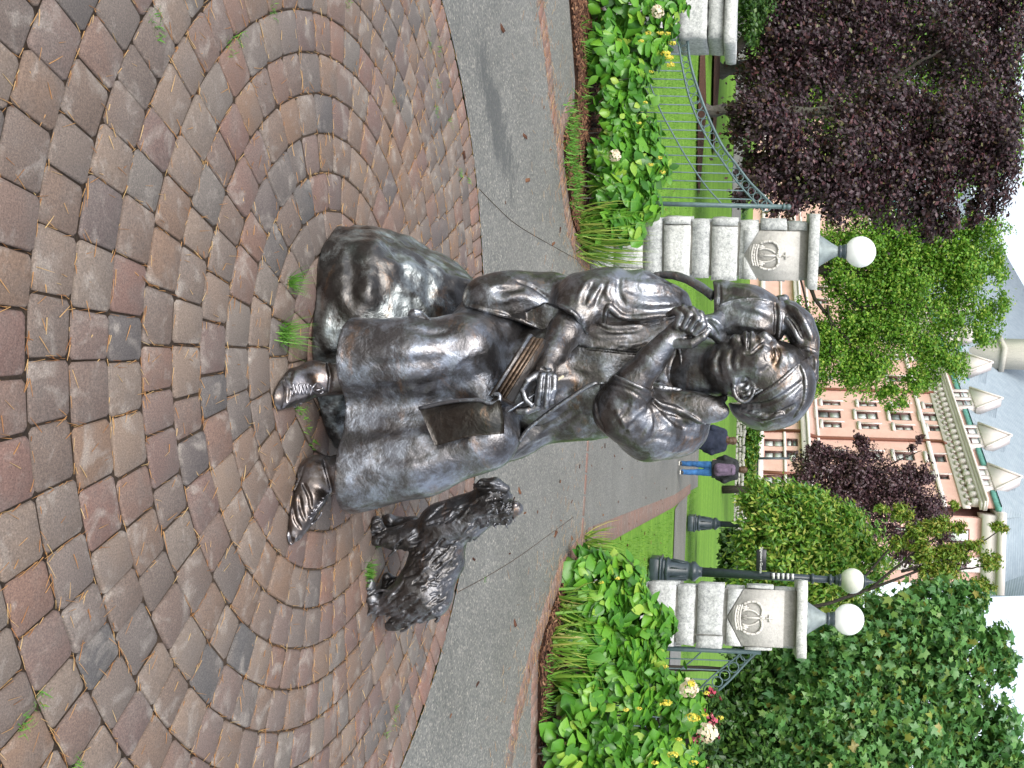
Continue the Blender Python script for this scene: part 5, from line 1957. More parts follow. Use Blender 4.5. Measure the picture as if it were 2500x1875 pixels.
# low pillar where the fence ends
lp = thing('gate_pillar', (P(1700, 20, 9.8)[0], 10.1, 0), 'low rough granite pillar at the far end of the iron fence, above the hydrangeas', 'pillar')
x0, x1 = P(1700, -75, 9.8)[0], P(1700, 92, 9.8)[0]
zt = [0, 0.35, 0.62, P(1655, 40, 9.8)[2], P(1728, 40, 9.8)[2], P(1768, 40, 9.8)[2]]
rg = np.random.default_rng(3)
for i in range(5):
    k = x0 + (x1 - x0) * rg.uniform(0.3, 0.7)
    for a, b in ((x0, k), (k, x1)):
        stone('stone_block', (a + .004, 9.8, zt[i] + .004), (b - .004, 10.35, zt[i + 1] - .004), lp, rg)
stone('cap_stone', (x0 - .06, 9.74, zt[5]), (x1 + .06, 10.42, P(1797, 40, 9.8)[2]), lp, rg)

# ------------------------------------------------------------------ wrought iron fences
def fence(label, YQ, top, second, cross, bars, n_rings, post_t, end_post, bot):
    pts = lambda L: smooth_path(np.array([P(a, b, YQ) for a, b in L]), 40)
    T, S, C_ = pts(top), pts(second), pts(cross)
    t = thing('iron_fence', (T[20][0], YQ, 0), label, 'fence')
    for nm, L, r in (('top_rail', T, 0.013), ('rail', S, 0.010), ('rail', C_, 0.008)):
        mb = MB()
        mb.tube(L, r, 8)
        mb.build(nm, MAT['iron_green'], t, True)
    for ty in bars:
        xz = P(1700, ty, YQ)[0]
        z1 = np.interp(xz, *((S[:, 0], S[:, 2]) if S[0, 0] < S[-1, 0] else (S[::-1, 0], S[::-1, 2])))
        mb = MB()
        mb.tube([(xz, YQ, bot), (xz, YQ, z1)], 0.0065, 6)
        mb.build('bar', MAT['iron_green'], t, True)
    # rings between the two rails
    Td = np.concatenate([[0], np.cumsum(np.linalg.norm(np.diff(T, axis=0), axis=1))])
    ring = None
    for i in range(n_rings):
        s_ = Td[-1] * (i + 0.5) / n_rings
        a = np.array([np.interp(s_, Td, T[:, k]) for k in range(3)])
        j = np.argmin(np.linalg.norm(S - a, axis=1))
        b = S[j]
        c_, r = (a + b) / 2, np.linalg.norm(a - b) / 2 - 0.012
        r = max(min(r, 0.05), 0.02)
        if ring is None:
            an = np.arange(16) * 2 * PI / 16
            V, F = tube_geo(np.stack([np.cos(an), 0 * an, np.sin(an)], 1), 0.15, 6, False, True)
            ring = mesh_from('ring', V, F, True)
            ring.materials.append(MAT['iron_green'])
        o = place('ring', ring, None, t, c_ - org(t))
        o.scale = (r, r, r)
    for (tt, ty, rr, ball) in post_t:
        p0, p1 = P(1500, ty, YQ), P(tt, ty, YQ)
        mb = MB()
        mb.tube([(p1[0], YQ, 0), (p1[0], YQ, p1[2])], rr, 8)
        if ball:
            mb.lathe([(rr * .8, -.01), (rr * 1.5, 0.0), (rr * 1.5, .015), (rr, .02)] + [(max(1e-3, rr * 1.35 * math.cos(math.radians(q))), .05 + rr * 1.35 * math.sin(math.radians(q))) for q in range(-50, 91, 20)], (p1[0], YQ, p1[2]), 14)
        mb.build('post', MAT['iron_green'], t, False)
    return t


fence('green iron fence with a sweep of rings between the low pillar and left gate pillar', 9.9,
      [(1678, 90), (1684, 146), (1698, 199), (1721, 265), (1744, 318), (1767, 361), (1797, 401), (1830, 444), (1863, 477), (1893, 507)],
      [(1655, 92), (1665, 159), (1681, 232), (1703, 292), (1731, 345), (1764, 394), (1797, 441), (1834, 484), (1854, 507)],
      [(1578, 120), (1582, 172), (1592, 219), (1615, 275), (1645, 331), (1678, 388), (1721, 451), (1764, 500)],
      [112.5 + 20.6 * i for i in range(20)], 24, [(1912, 505, 0.022, True), (1694, 88, 0.026, True)], None, 0.1)
fence('green iron fence with rings dropping away to the right of the right gate pillar', 9.95,
      [(1845, 1596), (1833, 1606), (1776, 1666), (1711, 1723), (1670, 1775), (1650, 1830)],
      [(1805, 1596), (1795, 1606), (1735, 1655), (1680, 1712), (1640, 1775), (1622, 1830)],
      [(1712, 1592), (1690, 1612), (1654, 1642), (1620, 1690), (1600, 1760)],
      [1610 + 24 * i for i in range(10)], 12, [(1858, 1592, 0.026, False)], None, 0.1)


# ------------------------------------------------------------------ street lamps of black iron
def post_lamp(base, top_t, YQ, label, tilt=0.0, globe_t=None):
    X = P(base[0], base[1], YQ)[0]
    t = thing('street_lamp', (X, YQ, 0), label, 'street lamp')
    H = P(top_t, base[1], YQ)[2]
    mb = MB()
    r = 0.17
    for (a, b, w) in ((0, 0.16, 0.25), (0.16, 0.20, 0.27), (0.20, 0.25, 0.22)):
        mb.box((X - w / 1.0 * .8, YQ - w * .8, a), (X + w * .8, YQ + w * .8, b), bev=0.01)
    V = []
    mb.build('plinth', MAT['lamp_iron'], t)
    mb = MB()
    mb.lathe([(0.20, 0.25), (0.215, 0.30), (0.185, 0.33), (0.15, 0.62), (0.135, 0.66), (0.165, 0.69), (0.165, 0.74), (0.12, 0.78), (0.085, 0.82), (0.082, 0.86)], (X, YQ, 0), 8)
    for k in range(8):
        a = 2 * PI * (k + .5) / 8
        mb.tube([(X + .186 * math.cos(a), YQ + .186 * math.sin(a), .35), (X + .148 * math.cos(a), YQ + .148 * math.sin(a), .61)], 0.012, 5)
    mb.build('base', MAT['lamp_iron'], t)
    zg = H - 0.42
    mb = MB()
    n = 16
    V, F = lathe_geo([(0.078, 0.84), (0.055, zg - 0.25)], 20)
    k = np.arange(len(V)) % 20
    c_ = np.where(k % 2 == 0, 1.0, 0.88)
    V[:, :2] *= c_[:, None]
    mb.add(V + np.array([X, YQ, 0]), F)
    mb.build('shaft', MAT['lamp_iron'], t)
    mb = MB()
    z = zg
    for zz_ in (z - 0.62, z - 0.33):
        mr = MB()
        mr.lathe([(0.06, zz_ - 0.03), (0.085, zz_ - 0.02), (0.085, zz_ + 0.02), (0.06, zz_ + 0.03)], (X, YQ, 0), 16)
        mr.build('ring', MAT['lamp_iron'], t)
    mb.lathe([(0.06, z - 0.26), (0.09, z - 0.23), (0.075, z - 0.21), (0.10, z - 0.19), (0.105, z - 0.16), (0.08, z - 0.15)], (X, YQ, 0), 16)
    mb.build('collar', MAT['lamp_iron'], t)
    mb = MB()
    mb.lathe(sphere_prof(0.205, z + 0.03, n=16), (X, YQ, 0), 28)
    mb.build('globe', MAT['globe_old'], t, True)
    mb = MB()
    mb.lathe([(0.10, z + 0.205), (0.115, z + 0.225), (0.08, z + 0.25), (0.05, z + 0.26), (0.06, z + 0.28), (0.03, z + 0.31), (0.035, z + 0.33), (0.012, z + 0.37), (0.002, H)], (X, YQ, 0), 14)
    mb.build('finial', MAT['lamp_iron'], t)
    t.rotation_euler = (0, math.radians(tilt), 0)
    return t


l1 = post_lamp((1590, 1389), 2140, 16.6, 'black street lamp with globe and finial rising behind the right gate pillar', 1.3)
l2 = post_lamp((1682, 1276), 2120, 26.6, 'black street lamp on the lawn edge, its shaft running into the laurel', 0.4)
X3 = P(1836, 1119, 58)
l3 = thing('street_lamp', (X3[0], 58, X3[2]), 'slim black lamp post with small globe before the hotel ground-floor windows', 'street lamp')
mb = MB()
mb.tube([P(1815, 1119, 58), P(1928, 1119, 58)], 0.07, 8)
mb.build('shaft', MAT['lamp_iron'], l3)
mb = MB()
mb.lathe(sphere_prof(0.18, 0, n=12), P(1935, 1119, 58), 18)
mb.build('globe', MAT['globe_old'], l3, True)

# the small sign and the striped banner that hang from the lamp behind the pillar
sg = thing('hanging_sign', P(1858, 1366, 16.5), 'small black hanging sign with white lettering beside the right pillar', 'sign')
a, b = P(1847, 1341, 16.5), P(1867, 1393, 16.5)
mb = MB()
mb.box((a[0], 16.48, a[2]), (b[0], 16.52, b[2] + 0.02), bev=0.008)
mb.build('board', MAT['sign_black'], sg)
fd = bpy.data.curves.new('lettering', 'FONT')
fd.body = 'Signature Guests'
fd.size = 0.062
fd.align_x = 'CENTER'
fd.align_y = 'CENTER'
fd.extrude = 0.002
fo = bpy.data.objects.new('lettering_src', fd)
COL.objects.link(fo)
dg = bpy.context.evaluated_depsgraph_get()
fm = bpy.data.meshes.new_from_object(fo.evaluated_get(dg))
bpy.data.objects.remove(fo)
fm.name = 'lettering'
fm.materials.clear()
fm.materials.append(MAT['sign_white'])
o = place('lettering', fm, None, sg)
o.rotation_euler = (PI / 2, 0, 0)
o.location = tuple(np.array([(a[0] + b[0]) / 2, 16.474, (a[2] + b[2]) / 2 + 0.01]) - org(sg))
bn = thing('striped_banner', P(1910, 1404, 16.3), 'black and white striped band peeping over the right gate pillar edge', 'banner')
a, b = P(1880, 1399, 16.3), P(1938, 1410, 16.3)
for i in range(10):
    mb = MB()
    z0, z1 = a[2] + (b[2] - a[2]) * i / 10, a[2] + (b[2] - a[2]) * (i + 1) / 10
    mb.box((a[0], 16.28, z0), (b[0] + 0.03, 16.32, z1))
    mb.build('stripe', MAT['sign_white' if i % 2 else 'sign_black'], bn)


# ------------------------------------------------------------------ two people walking away
def person(label, YQ, feet_u, head_t, kind):
    "seen from behind, mid-stride; built life-size about the point where they stand"
    g = np.array([P(1700, feet_u, YQ)[0], YQ, 0.0])
    H = P(head_t, feet_u, YQ)[2]
    t = thing('person', g, label, 'person')
    k = H / 1.72
    c = lambda lo, hi, h=0.009: Clay(g + np.array(lo) * k, g + np.array(hi) * k, h * k)

    def seg(C, pts, kk=0.03):
        q = [(g + np.array(p[:3]) * k, p[3] * k) for p in pts]
        if len(q) == 1:
            q = q * 2
        for (a, ra), (b, rb) in zip(q[:-1], q[1:]):
            C.seg(a, ra, b, rb, kk * k)
    B = c((-.4, -.35, 0), (.4, .35, 1.8))
    seg(B, [(0, 0, 0.95, .09), (0, 0.0, 1.4, .10), (0, 0, 1.5, .055), (0, .01, 1.58, .06)])
    seg(B, [(0, .01, 1.62, .088), (0, .03, 1.58, .075)])
    seg(B, [(-.17, 0, 1.40, .05), (-.24, -.03, 1.15, .04), (-.2, .08, .95, .033), (-.2, .1, .88, .035)], .01)
    seg(B, [(.17, 0, 1.40, .05), (.25, -.03, 1.15, .04), (.2, .1, 1.0, .033), (.2, .14, .97, .035)], .01)
    seg(B, [(-.08, 0, .92, .08), (-.09, 0.05, .5, .05), (-.1, 0.1, .08, .035)], .02)
    seg(B, [(.08, 0, .92, .08), (.09, -.02, .5, .05), (.09, -.16, .12, .035)], .02)
    B.skin('body', MAT['skin'], t)
    Hh = c((-.16, -.2, 1.45), (.16, .2, 1.8), .007)
    seg(Hh, [(0, -.015, 1.635, .094), (0, -.03, 1.57, .08)])
    Hh.F += 0.0
    if kind == 'coat':
        seg(Hh, [(0, -.05, 1.56, .07), (0, -.06, 1.50, .06)])
    Hh.noise(0.004, 0.02, 3)
    Hh.skin('hair', MAT['hair_brown'], t)
    J = c((-.42, -.35, .5), (.42, .35, 1.62))
    low = 0.62 if kind == 'coat' else 0.86
    seg(J, [(0, 0, low, .17 if kind != 'coat' else .2), (0, 0, 1.1, .155), (0, 0, 1.36, .16)], .06)
    seg(J, [(-.16, 0, 1.42, .085), (.16, 0, 1.42, .085)], .05)
    seg(J, [(-.1, .0, low, .12), (-.12, 0, 1.3, .12)], .05)
    seg(J, [(.1, .0, low, .12), (.12, 0, 1.3, .12)], .05)
    for s_ in (-1, 1):
        seg(J, [(s_ * .19, 0, 1.41, .078), (s_ * .28, -.03, 1.16, .066), (s_ * .23, .09, .99, .055)], .03)
    seg(J, [(0, -.02, 1.5, .075), (0, 0, 1.45, .09)], .03)
    J.F = np.maximum(J.F, -((J.ax[2] - (g[2] + (low - 0.02) * k))[None, None, :]))
    J.noise(0.007, 0.09, 7)
    J.noise(0.004, 0.04, 8)
    J.skin('coat' if kind == 'coat' else 'jacket', MAT['coat_navy' if kind == 'coat' else 'jacket_black'], t)
    T_ = c((-.3, -.3, 0), (.3, .3, 1.05))
    seg(T_, [(0, 0, .93, .15)], .03)
    seg(T_, [(-.085, 0, .9, .105), (-.095, .05, .5, .075), (-.1, .1, .10, .066)], .03)
    seg(T_, [(.085, 0, .9, .105), (.095, -.01, .5, .078), (.095, -.14, .13, .066)], .03)
    T_.noise(0.005, 0.06, 9)
    T_.skin('trousers', MAT['denim'], t)
    for s_, y, z in ((-1, .1, 0), (1, -.16, .05)):
        S_ = c((s_ * .1 - .09, y - .16, z - .01), (s_ * .1 + .09, y + .24, z + .16), .006)
        seg(S_, [(s_ * .1, y - .03, z + .055, .05), (s_ * .1, y + .14, z + .04, .042)], .02)
        S_.cut_below(g[2] + (z + 0.002) * k)
        sh = S_.skin('shoe', MAT['shoe_dark'], t)
        mb = MB()
        mb.box(g + np.array([s_ * .1 - .052, y - .085, z + .001]) * k, g + np.array([s_ * .1 + .052, y + .19, z + .03]) * k, bev=0.008)
        mb.build('sole', MAT['shoe_sole'], sh)
    if kind == 'pack':
        K = c((-.25, -.4, .85), (.25, .1, 1.5), .008)
        seg(K, [(-.06, -.2, 1.0, .105), (-.05, -.19, 1.34, .09)], .05)
        seg(K, [(.06, -.2, 1.0, .105), (.05, -.19, 1.34, .09)], .05)
        seg(K, [(0, -.28, 1.02, .08), (0, -.27, 1.16, .07)], .02)
        K.noise(0.005, 0.06, 4)
        pk = K.skin('backpack', MAT['backpack_purple'], t)
        mb = MB()
        for z in (1.2, 1.34):
            mb.tube([g + np.array([x, -.19 - .1 * math.cos(x * 9), z]) * k for x in np.linspace(-.14, .14, 9)], 0.006, 5)
        for s_ in (-1, 1):
            mb.tube([g + np.array(p) * k for p in ((s_ * .09, -.12, 1.4), (s_ * .11, -.02, 1.47), (s_ * .12, .1, 1.42))], 0.02, 6)
        mb.build('strap', MAT['jacket_black'], pk)
    else:
        S2 = c((-.12, -.15, 1.4), (.12, .15, 1.6), .007)
        seg(S2, [(-.04, -.02, 1.5, .065), (.04, -.02, 1.5, .065)], .03)
        S2.skin('scarf', MAT['scarf'], t)
    return t


person('person in black jacket and blue jeans with a purple backpack walking away on the path', 22.4, 1143, 1824, 'pack')
person('person in dark navy coat with brown hair walking away, half hidden by the statue shoulder', 18.0, 1073, 1799, 'coat')
# ------------------------------------------------------------------ the hotel
ES = np.array([-0.472, 0.882, 0.0])
ES /= np.linalg.norm(ES)
EN = np.array([-ES[1], ES[0], 0.0])                    # outward: towards the camera side
if EN @ (EYE - np.array([3.0, 97.0, 0])) < 0:
    EN = -EN
FO = np.array([(1010 - 937.5) * 97 / FPX, 97.0, 0.0])


def FS(tx, ty, off=0.0):
    "(s, z) on the facade plane (moved out by off) seen at photograph pixel"
    d = ray(tx, ty)
    o = FO + EN * off
    t = ((o - EYE) @ EN) / (d @ EN)
    p = EYE + d * t
    return (p - o) @ ES, p[2]


def W3(s, z, off=0.0):
    return FO + ES * s + EN * off + np.array([0, 0, z])


hotel = thing('hotel', FO, 'large hotel of peach brick with pale stone gables and blue slate roof', 'hotel')


def fbox(mb, s0, s1, z0, z1, o0, o1):
    s0, s1 = sorted((s0, s1))
    V = [W3(s, z, o) for s in (s0, s1) for z in (z0, z1) for o in (o0, o1)]
    F = [(0, 1, 3, 2), (4, 6, 7, 5), (0, 4, 5, 1), (2, 3, 7, 6), (0, 2, 6, 4), (1, 5, 7, 3)]
    mb.add(V, F)


# windows by photograph position: (t0, t1, y0, y1)
cv = lambda a, b, c_, d: (1900 + a * .3617, 1900 + b * .3617, 700 + c_ * .3617, 700 + d * .3617)
W_ = [cv(268, 422, 835, 885), cv(305, 428, 915, 950), cv(300, 420, 775, 800), cv(545, 665, 780, 808), cv(530, 672, 845, 893), cv(560, 682, 928, 960),
      cv(775, 885, 790, 815), cv(757, 897, 850, 902), cv(790, 910, 937, 968), cv(990, 1070, 795, 822), cv(967, 1085, 858, 905), cv(1018, 1100, 943, 975),
      cv(320, 440, 1108, 1160), cv(590, 700, 1112, 1165), cv(790, 920, 1118, 1172), cv(1010, 1132, 1133, 1183), cv(840, 950, 1265, 1300), cv(1060, 1155, 1270, 1300), cv(600, 720, 1255, 1295), cv(350, 460, 1250, 1290),
      cv(930, 1040, 603, 645), cv(745, 860, 605, 640), cv(505, 610, 595, 630), cv(270, 380, 590, 625),
      cv(910, 1010, 470, 500), cv(720, 830, 465, 495), cv(480, 600, 460, 490), cv(260, 370, 455, 485),
      cv(890, 980, 360, 390), cv(700, 800, 350, 380), cv(470, 580, 345, 375), cv(255, 350, 335, 365),
      cv(870, 960, 265, 290), cv(680, 780, 250, 280), cv(470, 570, 240, 270), cv(262, 350, 240, 270),
      cv(850, 940, 100, 130), cv(670, 760, 95, 120), cv(455, 550, 90, 120), cv(260, 340, 85, 115),
      cv(660, 750, 0, 25), cv(450, 540, 0, 25), cv(262, 335, 0, 25)]
cv6 = lambda a, b, c_, d: (1600 + a * .3164, 1600 + b * .3164, 1000 + c_ * .3164, 1000 + d * .3164)
W_ += [cv6(840, 992, 228, 284), cv6(1012, 1100, 224, 282), cv6(842, 990, 318, 375), cv6(1010, 1100, 316, 374), cv6(832, 990, 505, 570), cv6(1008, 1100, 505, 570),
       cv6(835, 990, 620, 680), cv6(1008, 1100, 620, 680), cv6(1040, 1100, 60, 100), cv6(845, 990, 50, 110), cv6(845, 990, -60, 0), cv6(1012, 1100, -60, 0), cv6(845, 990, -160, -110)]
wins = []
for t0, t1, y0, y1 in W_:
    ym = (y0 + y1) / 2
    sa, z0 = FS(t0, ym)
    _, z1 = FS(t1, ym)
    s0, s1 = FS((t0 + t1) / 2, y0)[0], FS((t0 + t1) / 2, y1)[0]
    wins.append((min(s0, s1), max(s0, s1), z0, z1))
s_far = FS(2200, -250)[0]
s_near = FS(2330, 1236)[0]
z_led0, z_led1 = FS(1953, 1020)[1], FS(1967, 1020)[1]
z_c0, z_c1 = FS(2290, 1014)[1], FS(2334, 1014)[1]
z_par = FS(2352, 1014)[1]
# brick wall with real openings: cells of a grid, left out where a window stands
cut_s = sorted({s_near, s_far} | {w[0] for w in wins if s_near < w[0] < s_far} | {w[1] for w in wins if s_near < w[1] < s_far})
cut_z = sorted({-0.5, z_par} | {w[2] for w in wins} | {w[3] for w in wins})
vi, V, F = {}, [], []


def gv(i, j):
    if (i, j) not in vi:
        vi[(i, j)] = len(V)
        V.append(W3(cut_s[i], cut_z[j]))
    return vi[(i, j)]


for i in range(len(cut_s) - 1):
    for j in range(len(cut_z) - 1):
        sm, zm = (cut_s[i] + cut_s[i + 1]) / 2, (cut_z[j] + cut_z[j + 1]) / 2
        if any(w[0] < sm < w[1] and w[2] < zm < w[3] for w in wins):
            continue
        F.append((gv(i, j), gv(i + 1, j), gv(i + 1, j + 1), gv(i, j + 1)))
wall = build('wall', V, F, MAT['facade_brick'], hotel)
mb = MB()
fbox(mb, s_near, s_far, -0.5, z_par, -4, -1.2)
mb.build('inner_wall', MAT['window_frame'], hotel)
for (s0, s1, z0, z1) in wins:
    if s1 > s_far or s0 < s_near:
        continue
    mb = MB()
    f = 0.12
    fbox(mb, s0 - .02, s0 + f, z0, z1, -0.3, -0.02)
    fbox(mb, s1 - f, s1 + .02, z0, z1, -0.3, -0.02)
    fbox(mb, s0 + f, s1 - f, z1 - f, z1 + .01, -0.3, -0.02)
    fbox(mb, s0 + f, s1 - f, z0 - .01, z0 + f * .7, -0.3, -0.02)
    zm = (z0 + z1) / 2
    fbox(mb, s0 + f, s1 - f, zm - 0.05, zm + 0.05, -0.2, -0.1)
    wi = mb.build('window', MAT['window_frame'], hotel)
    mb = MB()
    fbox(mb, s0 + f, s1 - f, z0 + .08, zm - .05, -0.26, -0.17)
    mb.build('pane', MAT['window_pane'], wi)
    mb = MB()
    fbox(mb, s0 + f, s1 - f, zm + .05, z1 - f, -0.24, -0.15)
    mb.build('pane', MAT['window_pane'], wi)
    if z0 > z_led1:
        mb = MB()
        fbox(mb, s0 - 0.25, s1 + 0.25, z0 - 0.35, z0 - 0.03, 0.005, 0.18)
        mb.build('sill', MAT['facade_stone'], wi)
        mb = MB()
        fbox(mb, s1 + 0.03, s1 + 0.22, z0 - .03, z1 + .3, 0.005, 0.06)
        mb.build('surround', MAT['facade_stone'], wi)
# stone courses
mb = MB()
for a, b, o in ((z_led0, z_led1, 0.45), (z_led1 + 0.003, z_led1 + 0.25, 0.65), (FS(1990, 1010)[1], FS(1996, 1010)[1], 0.2), (FS(2243, 1014)[1], FS(2252, 1014)[1], 0.2), (FS(1849, 1060)[1], FS(1864, 1060)[1], 0.3)):
    fbox(mb, s_near - 0.2, s_far, a, b, 0.004, o)
for y0, y1 in ((217, 224), (290, 312), (380, 392), (575, 600)):
    s0, s1 = FS(1900, 1000 + y0 * .3164)[0], FS(1900, 1000 + y1 * .3164)[0]
fbox(mb, s_near - 0.2, s_far, FS(1913.5, 1090)[1] - 0.02, FS(1919, 1090)[1], 0.006, 0.12)
mb.build('string_course', MAT['facade_stone'], hotel)
# cornice: frieze, arcade of brackets, projecting mouldings
mb = MB()
hh = z_c1 - z_c0
fbox(mb, s_near - 0.3, s_far, z_c0 - 0.2, z_c0 + 0.25 * hh, 0.005, 0.12)
fbox(mb, s_near - 0.4, s_far, z_c0 + 0.66 * hh, z_c0 + 0.80 * hh, 0.004, 0.75)
fbox(mb, s_near - 0.5, s_far, z_c0 + 0.803 * hh, z_c0 + 0.9 * hh, 0.004, 0.95)
fbox(mb, s_near - 0.5, s_far, z_c0 + 0.903 * hh, z_c1, 0.004, 1.15)
mb.build('cornice', MAT['facade_stone'], hotel)
s = s_near
nb = 0
V0 = None
while s < FS(2290, 520)[0] and nb < 120:
    if V0 is None:
        mbb = MB()
        fbox(mbb, s, s + 0.42, z_c0 + 0.30 * hh, z_c0 + 0.655 * hh, 0.004, 0.62)
        fbox(mbb, s, s + 0.42, z_c0 + 0.10 * hh, z_c0 + 0.297 * hh, 0.13, 0.34)
        o = mbb.build('bracket', MAT['facade_stone'], hotel)
        V0 = (o, s)
    else:
        o = V0[0].copy()
        COL.objects.link(o)
        o.location = tuple(ES * (s - V0[1]))
    s += 1.02
    nb += 1
# parapet, gutter, roof
mb = MB()
fbox(mb, s_near - .2, s_far, z_c1, z_par, 0.0, 0.15)
mb.build('parapet', MAT['facade_brick'], hotel)
mb = MB()
fbox(mb, s_near - 0.6, s_far, z_par + 0.003, z_par + 0.45, 0.02, 0.40)
mb.build('gutter', MAT['copper_green'], hotel)
zr = z_par + 22
rd = 13.0
mb = MB()
e0, e1 = s_near - 0.5, s_far
rf = [W3(e0, z_par + .46, 0.5), W3(e1, z_par + .46, 0.5), W3(e1, zr, -rd), W3(e0 + 7.0, zr, -rd), W3(e0, z_par + .46, -9), W3(e1, z_par + .46, -2 * rd)]
mb.add(rf, [(0, 1, 2, 3), (0, 3, 4), (3, 2, 5), (3, 5, 4)])
mb.build('roof', MAT['slate'], hotel)
# drain pipes
for pts in ([(2282, 958), (2200, 955.5), (2070, 951), (1972, 948)], [(2310, 1084), (2300, 1077), (2200, 1074), (1998, 1068), (1972, 1060), (1966, 1052), (1850, 1051)], [(1960, 1158), (1858, 1152)]):
    mb = MB()
    mb.tube([W3(*FS(a, b, 0.15), 0.15) for a, b in pts], 0.16, 6)
    mb.build('drainpipe', MAT['drainpipe'], hotel)


# stone gabled dormers
def gable(y0, y1, tb, te, tip):
    ym = (y0 + y1) / 2
    s0, s1 = sorted((FS(tb, y0, 0.5)[0], FS(tb, y1, 0.5)[0]))
    zb, ze, zt_ = FS(tb, ym, 0.5)[1], FS(te, ym, 0.5)[1], FS(tip, ym, 0.5)[1]
    sm = (s0 + s1) / 2
    w2 = sorted([(s0 + (s1 - s0) * a, s0 + (s1 - s0) * b) for a, b in ((0.14, 0.42), (0.58, 0.86))])
    zw0, zw1 = zb + 0.12 * (ze - zb), zb + 0.86 * (ze - zb)
    mb = MB()
    ss = [s0, w2[0][0], w2[0][1], w2[1][0], w2[1][1], s1]
    for i in range(5):
        a, b = ss[i], ss[i + 1]
        if i in (1, 3):
            fbox(mb, a, b, zb, zw0, -0.2, 0.5)
            fbox(mb, a, b, zw1, ze, -0.2, 0.5)
        else:
            fbox(mb, a, b, zb, ze, -0.2, 0.5)
    ov = (s1 - s0) * 0.05
    tri = [W3(s0 - ov, ze, 0.62), W3(s1 + ov, ze, 0.62), W3(sm, zt_, 0.62)]
    mb.prism(tri, EN * -0.9)
    g_ = mb.build('gable', MAT['facade_stone'], hotel)
    mb = MB()
    for s_, e_ in ((s0 - ov, 1), (s1 + ov, -1)):
        mb.tube([W3(s_, ze + .02, 0.66), W3(sm, zt_ + .1, 0.66)], 0.12, 4)
    mb.build('coping', MAT['facade_stone'], g_)
    for k, (a, b) in enumerate(w2):
        mb = MB()
        f = 0.1
        fbox(mb, a, a + f, zw0, zw1, 0.42, 0.48)
        fbox(mb, b - f, b, zw0, zw1, 0.42, 0.48)
        fbox(mb, a + f, b - f, (zw0 + zw1) / 2 - .07, (zw0 + zw1) / 2 + .07, 0.42, 0.47)
        mb.build('window_frame', MAT['window_frame'], g_)
        mb = MB()
        fbox(mb, a + f, b - f, zw0, zw1, 0.403, 0.43)
        mb.build('window_pane', MAT['window_pane'], g_)
    # dormer body running back into the roof
    mb = MB()
    bk = -7.0
    q = [W3(s0, zb, -.21), W3(s0, ze, -.21), W3(sm, zt_ - .3, -.29), W3(s1, ze, -.21), W3(s1, zb, -.21)]
    mb.prism(q, EN * bk)
    mb.build('dormer', MAT['slate'], hotel)
    mb = MB()
    mb.tube([W3(s0 - ov, ze - .1, -.3), W3(s0 - ov, ze - .1, -5)], 0.22, 5)
    mb.tube([W3(s1 + ov, ze - .1, -.3), W3(s1 + ov, ze - .1, -5)], 0.22, 5)
    mb.build('dormer_gutter', MAT['copper_green'], hotel)


gv4 = lambda a, b, c_, d, e: (700 + a * .3617, 700 + b * .3617, 1900 + c_ * .3617, 1900 + d * .3617, 1900 + e * .3617)
gable(*gv4(455, 565, 1130, 1265, 1440))
gable(*gv4(690, 815, 1170, 1310, 1505))
gable(*gv4(930, 1075, 1215, 1370, 1565))
gable(*gv4(1205, 1360, 1265, 1435, 1635))
gable(*gv4(255, 350, 1095, 1220, 1380))
gable(*gv4(90, 170, 1060, 1175, 1320))
# small upper dormers and vents on the slates
for a, b in ((2462, 935), (2490, 1055)):
    d = ray(a, b)
    o = FO + EN * -6.0
    p = EYE + d * (((o - EYE) @ EN) / (d @ EN))
    mb = MB()
    mb.prism([p - ES * 1.2 - np.array([0, 0, .8]), p + ES * 1.2 - np.array([0, 0, .8]), p + np.array([0, 0, 1.6])], EN * -3)
    ve = mb.build('roof_vent', MAT['copper_green'], hotel)
    mb = MB()
    mb.tube([p + EN * .02 - np.array([0, 0, .2]), p + EN * .1 - np.array([0, 0, .2])], 0.5, 12)
    mb.build('louvre', MAT['window_frame'], ve)
# tall stone chimney at the far end of the visible roof
p0, p1 = FS(2368, 824, -1.0), FS(2368, 850, -1.0)
mb = MB()
fbox(mb, p0[0], p1[0], z_par, z_par + 19, -3.5, -1.0)
fbox(mb, p0[0] + .3, p1[0] - .3, FS(2440, 840, -1)[1], FS(2452, 840, -1)[1], -3.7, -0.7)
mb.build('chimney', MAT['fieldstone'], hotel)
# nearer wing at the right of the roof
wing = thing('hotel_wing', P(2300, 1330, 80), 'stone and brick end wing of the hotel above the yellow-green oak', 'building')
a, b = P(2280, 1262, 84), P(2280, 1425, 84)
zz0 = -0.5
z1_, z2_ = P(2395, 1340, 84)[2], P(2432, 1340, 84)[2]
mb = MB()
mb.box((a[0], 84, zz0), (b[0], 98, z1_))
mb.build('wall', MAT['facade_brick'], wing)
mb = MB()
mb.box((a[0] - .3, 83.6, z1_), (b[0] + .3, 98.3, z2_))
mb.box((a[0] - .6, 83.2, z2_ + .003), (b[0] + .6, 98.5, z2_ + .6))
mb.box((a[0] + 3.2, 83.7, zz0), (a[0] + 4.4, 83.95, z1_ - 0.01))
mb.build('cornice', MAT['facade_stone'], wing)
mb = MB()
xm = (a[0] + b[0]) / 2
mb.add([(a[0], 83.6, z2_ + .6), (b[0] - .4, 83.6, z2_ + .6), (b[0] - 1.6, 91, z2_ + 9), (a[0] - .5, 91, z2_ + 9), (a[0], 98, z2_ + .6), (b[0] - .4, 98, z2_ + .6)], [(0, 1, 2, 3), (3, 2, 5, 4), (1, 5, 2), (0, 3, 4)])
mb.build('roof', MAT['slate'], wing)
